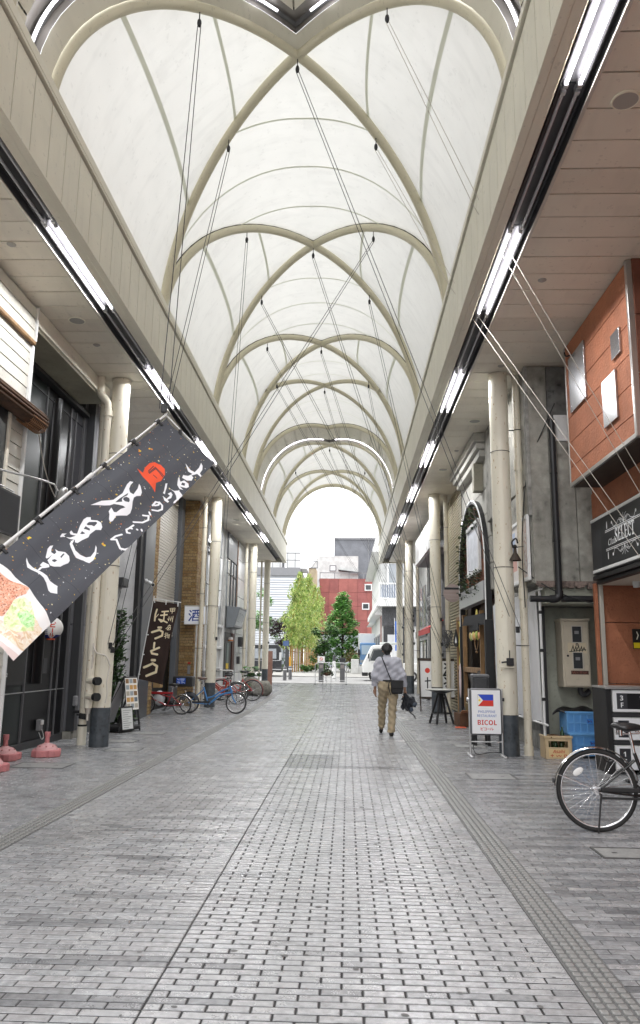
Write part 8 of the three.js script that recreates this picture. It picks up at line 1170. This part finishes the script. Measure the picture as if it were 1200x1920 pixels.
  { const cl = [], r = rng(9); for (let k = 0; k < 14; k++) cl.push([(r() - 0.5) * 1.9, 2.3 + r() * 1.9 - Math.abs((r() - 0.5)) * 0.6, (r() - 0.5) * 1.2, 0.4 + r() * 0.2]); tree('maple_tree', 'dark purple maple tree left of the bamboo', [-4.25, Yg, -61], cl, 2600, [[0.05, 0.022, 0.030], [0.08, 0.030, 0.042], [0.035, 0.018, 0.024], [0.10, 0.05, 0.05]], 2.6, 0.12, 0.1, 10); }
  { const cl = [], r = rng(19); for (let k = 0; k < 12; k++) cl.push([(r() - 0.5) * 2.0, 2.6 + r() * 3.6, (r() - 0.5) * 1.2, 0.45 + r() * 0.2]); tree('slender_tree', 'airy light green slender tree behind the black van', [-5.7, Yg, -62.5], cl, 1700, [[0.14, 0.30, 0.07], [0.22, 0.40, 0.10]], 4.2, 0.12, 0.1, 11); }
  { const cl = [], r = rng(29); for (let k = 0; k < 16; k++) cl.push([(r() - 0.5) * 2.4, 1.4 + r() * 4.0, (r() - 0.5) * 1.2, 0.5 + r() * 0.2]); tree('slender_tree', 'fuller light green slender tree left of the black van', [-8.0, Yg, -60], cl, 3200, [[0.12, 0.32, 0.06], [0.20, 0.42, 0.09]], 4.2, 0.14, 0.1, 12); }
  { const cl = [], r = rng(39); for (let k = 0; k < 12; k++) cl.push([(r() - 0.5) * 1.6, 4.2 + r() * 4.2, (r() - 0.5) * 1.2, 0.6 + r() * 0.2]); tree('street_tree', 'bright green tree seen between the last columns beyond the truck', [6.3, Yg, -58], cl, 2200, [[0.10, 0.28, 0.05], [0.16, 0.36, 0.07]], 5.2, 0.18, 0.12, 13); }
  const shrub = (x, z, w, h, l, cols, sd, n = 700) => { const r = rng(sd), cl = []; for (let k = 0; k < 7; k++) cl.push([(r() - 0.5) * w, h * (0.35 + r() * 0.4), (r() - 0.5) * 0.6, h * 0.36]); const t = thing('shrub', l, 'shrub', [x, Yg + 0.03, z]); part('foliage', leaves(crown(n, cl, 1, r, 0.10, 0.08), cols, r, 0.3, [0, 0, 1]), leafMat, t); part('stems', [0, 1, 2].map((k) => cyl([(k - 1) * 0.08, 0, 0], [(k - 1) * 0.25, h * 0.6, 0], 0.02, 0.015, 5)), M.woodDark, t); };
  const G1 = [[0.09, 0.22, 0.05], [0.14, 0.30, 0.06], [0.20, 0.34, 0.08]]; shrub(-2.45, -57.5, 1.3, 0.55, 'low hedge at the near end of the bamboo row', G1, 61, 900); shrub(-2.0, -61, 1.2, 0.6, 'low hedge along the middle of the bamboo row', G1, 62); shrub(-0.6, -58, 1.3, 0.8, 'low green shrub behind the bollard with the notice', G1, 63, 800); shrub(0.75, -58, 1.5, 0.9, 'low green shrub behind the bollard with the dark box', G1, 64, 900); shrub(1.25, -61.5, 0.9, 1.9, 'orange brown shrub beside the cone shaped tree', [[0.26, 0.14, 0.05], [0.20, 0.16, 0.05], [0.30, 0.20, 0.08]], 65, 500); shrub(-5.3, -58.5, 3.4, 1.1, 'green shrubs behind the black van', G1, 66, 1200);
  { const t = thing('slatted_fence', 'black slatted fence behind the parked van', 'fence', [-6.6, Yg, -57]); for (let k = 0; k < 40; k++) part('slat', bx(-2.6 + k * 0.14, -2.6 + k * 0.14 + 0.06, 0.1, 1.6, -0.02, 0.02), M.charcoal, t); part('rail', [bx(-2.6, 3.0, 0.2, 0.26, -0.05, -0.021), bx(-2.6, 3.0, 1.4, 1.46, -0.05, -0.021)], M.charcoal, t); const s = thing('sign_post', 'dark post with a small blue sign by the cane fence', 'sign', [-3.55, Yg, -56]); part('post', rb(-0.14, 0.14, 0, 2.3, -0.1, 0.1, 0.02), M.charcoal, s); part('sign_plate', rb(-0.3, 0.12, 1.9, 2.25, 0.1, 0.13, 0.01), mat([0.05, 0.09, 0.2], 0.5), s); }
  { const t = thing('planter_wall', 'low white planter blocks beside the white truck', 'planter', [1.05, Yg + 0.03, -55.5]); part('block', rb(0, 0.55, 0, 1.0, -0.6, 0, 0.03), M.plasterWhite, t); part('block', rb(0.56, 1.7, 0, 0.5, -0.7, 0, 0.03), M.plasterWhite, t); part('hedge', leaves(crown(300, [[0.3, 1.1, -0.3, 0.3], [1.1, 0.6, -0.3, 0.4]], 1, rng(3), 0.1, 0.08), G1, rng(4), 0.3, [0, 0, 1]), leafMat, t); }
  { const t = thing('pole_lamp', 'slim black pole with a white lower sleeve between the two square bollards', 'post', [0.0, gy(-46), -46]); part('pole', lathe([[0.09, 0], [0.08, 1.3], [0.05, 1.36], [0, 1.36]], 12), M.charcoal, t); part('sleeve', lathe([[0.12, 0.02], [0.10, 0.6], [0.085, 1.0]], 12), M.white, t); }
  // ---- far buildings ----
  const wi = (b, x0, x1, y0, y1, z, gm = M.glassDark, fm2 = M.white) => { const w = part('window', bx(x0, x1, y0, y1, z, z + 0.06), gm, b); part('window_frame', [bx(x0 - 0.14, x0, y0 - 0.14, y1 + 0.14, z, z + 0.1), bx(x1, x1 + 0.14, y0 - 0.14, y1 + 0.14, z, z + 0.1), bx(x0, x1, y1, y1 + 0.14, z, z + 0.099), bx(x0, x1, y0 - 0.14, y0, z, z + 0.099)], fm2, w); };
  { const b = house('red_building', 'red panelled building with two small white windows behind the cone shaped tree', 'building', [1, 0.4, -101]); part('wall', bx(-2.9, 7, 0.4, 11.7, -110, -100.3), mat([0.2, 0.06, 0.055], 0.8), b); const pm = [mat([0.38, 0.12, 0.105], 0.7, { tex: T.plaster, size: 3 }), mat([0.41, 0.135, 0.115], 0.7, { tex: T.plaster, size: 3.4 }), mat([0.35, 0.11, 0.10], 0.7, { tex: T.plaster, size: 2.6 })]; const q = rng(2); for (let j = 0; j < 4; j++) for (let k = 0; k < 8; k++) part('wall_panel', bx(-2.88 + k * 1.24, -2.88 + k * 1.24 + 1.21, 4.6 + j * 1.8, 4.6 + j * 1.8 + 1.77, -100.3, -100.2), pm[Math.floor(q() * 3)], b); part('plinth', bx(-2.9, 7, 0.4, 4.55, -100.3, -100.15), mat([0.42, 0.45, 0.5], 0.7), b); wi(b, 3.12, 3.80, 10.35, 10.95, -100.2); wi(b, 2.78, 3.46, 7.9, 8.5, -100.2); part('roof_rail', [0, 1, 2, 3, 4, 5].map((k) => bx(-2.9 + k * 1.9, -2.8 + k * 1.9, 11.7, 12.6, -100.5, -100.4)).concat([bx(-2.9, 7, 12.5, 12.6, -100.5, -100.4)]), M.grey, b); }
  { const b = house('white_block', 'white building with a dark awning behind the red building', 'building', [0, 0.4, -113]); part('wall', [ext([[-4.7, 0.4], [-4.7, 14.6], [-3.4, 16.3], [2.3, 16.3], [2.3, 0.4]], 6).translate(0, 0, -118)], M.plasterWhite, b); wi(b, -1.75, -1.05, 14.2, 14.8, -112, M.whitePlain, M.grey); part('awning', rz(bx(-1.6, 1.8, 0, 0.12, -112, -111), -0.12).translate(1.0, 13.9, 0), M.charcoal, b); part('lower_ledge', bx(-3.4, 2.3, 12.6, 12.9, -112, -111.4), M.grey, b); }
  { const b = house('grey_tower', 'grey stair tower rising behind the white building', 'building', [2, 0.4, -124]); part('wall', bx(-1.4, 6.5, 0.4, 20.3, -130, -122), mat([0.20, 0.205, 0.225], 0.7, { tex: T.plaster, size: 4 }), b); part('panel_joint', [bx(4.0, 4.1, 12, 20.3, -122, -121.9), bx(-1.4, 6.5, 20.3, 20.6, -130, -121.8)], M.grey, b); const c = house('beige_block', 'beige block in front of the grey tower', 'building', [4.8, 0.4, -116]); part('wall', bx(3.9, 8, 0.4, 14.3, -120, -115), mat([0.55, 0.45, 0.38], 0.8, { tex: T.plaster, size: 3 }), c); part('parapet', bx(3.8, 8, 14.3, 14.6, -120, -114.8), M.white, c); }
  { const b = house('louvred_building', 'white louvred building with rooftop plant behind the bamboo', 'building', [-12, 0.4, -88]); part('wall', bx(-26, -4.9, 0.4, 10.6, -96, -86.2), mat([0.45, 0.46, 0.48], 0.7), b); const lm = mat([0.66, 0.68, 0.72], 0.5); for (let k = 0; k < 34; k++) part('louvre', bx(-16, -5.0, 1.2 + k * 0.27, 1.2 + k * 0.27 + 0.2, -86.2, -86.0), lm, b); part('upper_band', [bx(-26, -4.6, 10.6, 11.5, -96, -85.9)], M.grey, b); const rl = []; for (let k = 0; k < 9; k++) rl.push(bx(-12 + k * 0.85, -11.93 + k * 0.85, 11.5, 13.2, -86.1, -86.0)); rl.push(bx(-12, -4.6, 13.1, 13.2, -86.1, -86.0), bx(-12, -4.6, 12.3, 12.38, -86.1, -86.0)); part('roof_rail', rl, M.grey, b); part('roof_plant', [bx(-10.5, -8.6, 11.5, 13.4, -92, -88), bx(-8.3, -6.8, 11.5, 14.2, -92, -88), bx(-6.2, -3.9, 11.5, 14.6, -92, -87)], M.white, b); part('roof_pipes', [cyl([-6.6, 11.5, -87], [-6.6, 14, -87], 0.12, 0.12, 8), cyl([-7.2, 13.6, -87], [-6.3, 13.6, -87], 0.1, 0.1, 8)], M.midGrey, b); const c = house('tan_chimney', 'narrow tan tower between the louvred and white buildings', 'building', [-3.7, 0.4, -97]); part('wall', bx(-4.3, -3.2, 0.4, 12.6, -100, -96), mat([0.52, 0.42, 0.28], 0.8, { tex: T.plaster, size: 2 }), c); part('railing', [bx(-4.5, -3.0, 12.6, 12.7, -96, -95.9), bx(-4.5, -3.0, 13.4, 13.5, -96, -95.9), bx(-4.5, -4.4, 12.6, 13.5, -96, -95.9), bx(-3.1, -3.0, 12.6, 13.5, -96, -95.9)], M.grey, c); }
  { // corner house with balcony on the right
    const b = house('corner_house', 'white corner house with balcony and slanted eaves beyond the crossing road', 'building', [6, 0.4, -58]); const wh = M.plasterWhite;
    part('wall', [bx(2.95, 14, 0.4, 4.9, -70, -49.2), bx(3.0, 14, 5.0, 10.6, -70, -50.2)], wh, b); part('floor_slab', [bx(2.6, 14, 4.75, 5.1, -70, -48.4)], M.white, b); part('slanted_eaves', [ext([[2.5, 4.3], [2.95, 4.9], [3.2, 4.9], [3.2, 4.3]], 20).translate(0, 0, -70), ext([[2.35, 8.4], [3.0, 10.8], [3.4, 10.8], [3.4, 8.4]], 20).translate(0, 0, -70)], M.white, b);
    part('shop_wall', bx(3.05, 4.4, 0.45, 3.5, -49.2, -49.1), M.charcoal, b); part('shop_shutter', bx(3.3, 4.15, 0.45, 3.0, -49.1, -49.0), M.white, b); part('stone_band', bx(2.96, 14, 3.55, 4.7, -49.2, -49.08), mat([0.14, 0.14, 0.15], 0.6, { tex: T.concrete, size: 1 }), b); for (const z of [-52, -55, -58.5, -62]) wi2(b, z);
    function wi2(bb, z) { const w = part('side_window', bx(2.9, 2.96, 1.0, 3.0, z - 0.8, z + 0.8), M.glassDark, bb); part('side_frame', [bx(2.88, 2.96, 3.0, 3.1, z - 0.85, z + 0.85), bx(2.88, 2.959, 1.0, 3.0, z - 0.04, z + 0.04)], M.grey, w); }
    part('side_brick', bx(2.91, 2.95, 0.4, 4.2, -51.0, -49.3), mat([0.38, 0.24, 0.22], 0.8, { tex: T.brick, size: 0.5 }), b);
    part('balcony_back', bx(3.3, 4.6, 5.15, 8.0, -50.2, -50.1), M.grey, b); wi(b, 3.45, 4.4, 5.3, 7.6, -50.1, M.glassGrey); const rl = [bx(2.75, 5.0, 6.15, 6.22, -48.6, -48.54), bx(2.75, 5.0, 5.2, 5.26, -48.6, -48.54)]; for (let k = 0; k < 16; k++) rl.push(bx(2.76 + k * 0.145, 2.79 + k * 0.145, 5.2, 6.2, -48.59, -48.55)); part('balcony_rail', rl, M.whitePlain, b); part('rail_panel', bx(2.85, 3.9, 5.3, 6.1, -48.66, -48.64), mat([0.32, 0.36, 0.44], 0.5), b);
    const f = thing('blue_banner', 'narrow blue banner beside the corner house', 'flag', [3.95, 0.4, -48.3]); part('cloth', rb(-0.22, 0.22, 1.6, 3.4, -0.01, 0.01, 0.004), mat([0.02, 0.12, 0.50], 0.7), f); part('pole', cyl([-0.25, 0, 0], [-0.25, 3.6, 0], 0.02, 0.02, 6), M.white, f);
  }
  { // flanking blocks that close the crossing street
    const b = house('side_block', 'plain grey block far left along the crossing road', 'building', [-30, 0.4, -52]); part('wall', bx(-40, -16, 0.4, 11, -60, -50), M.plasterWhite, b); part('parapet', bx(-40, -15.9, 11, 11.4, -60, -49.9), M.grey, b);
  }
}
renderer.render(scene, camera);
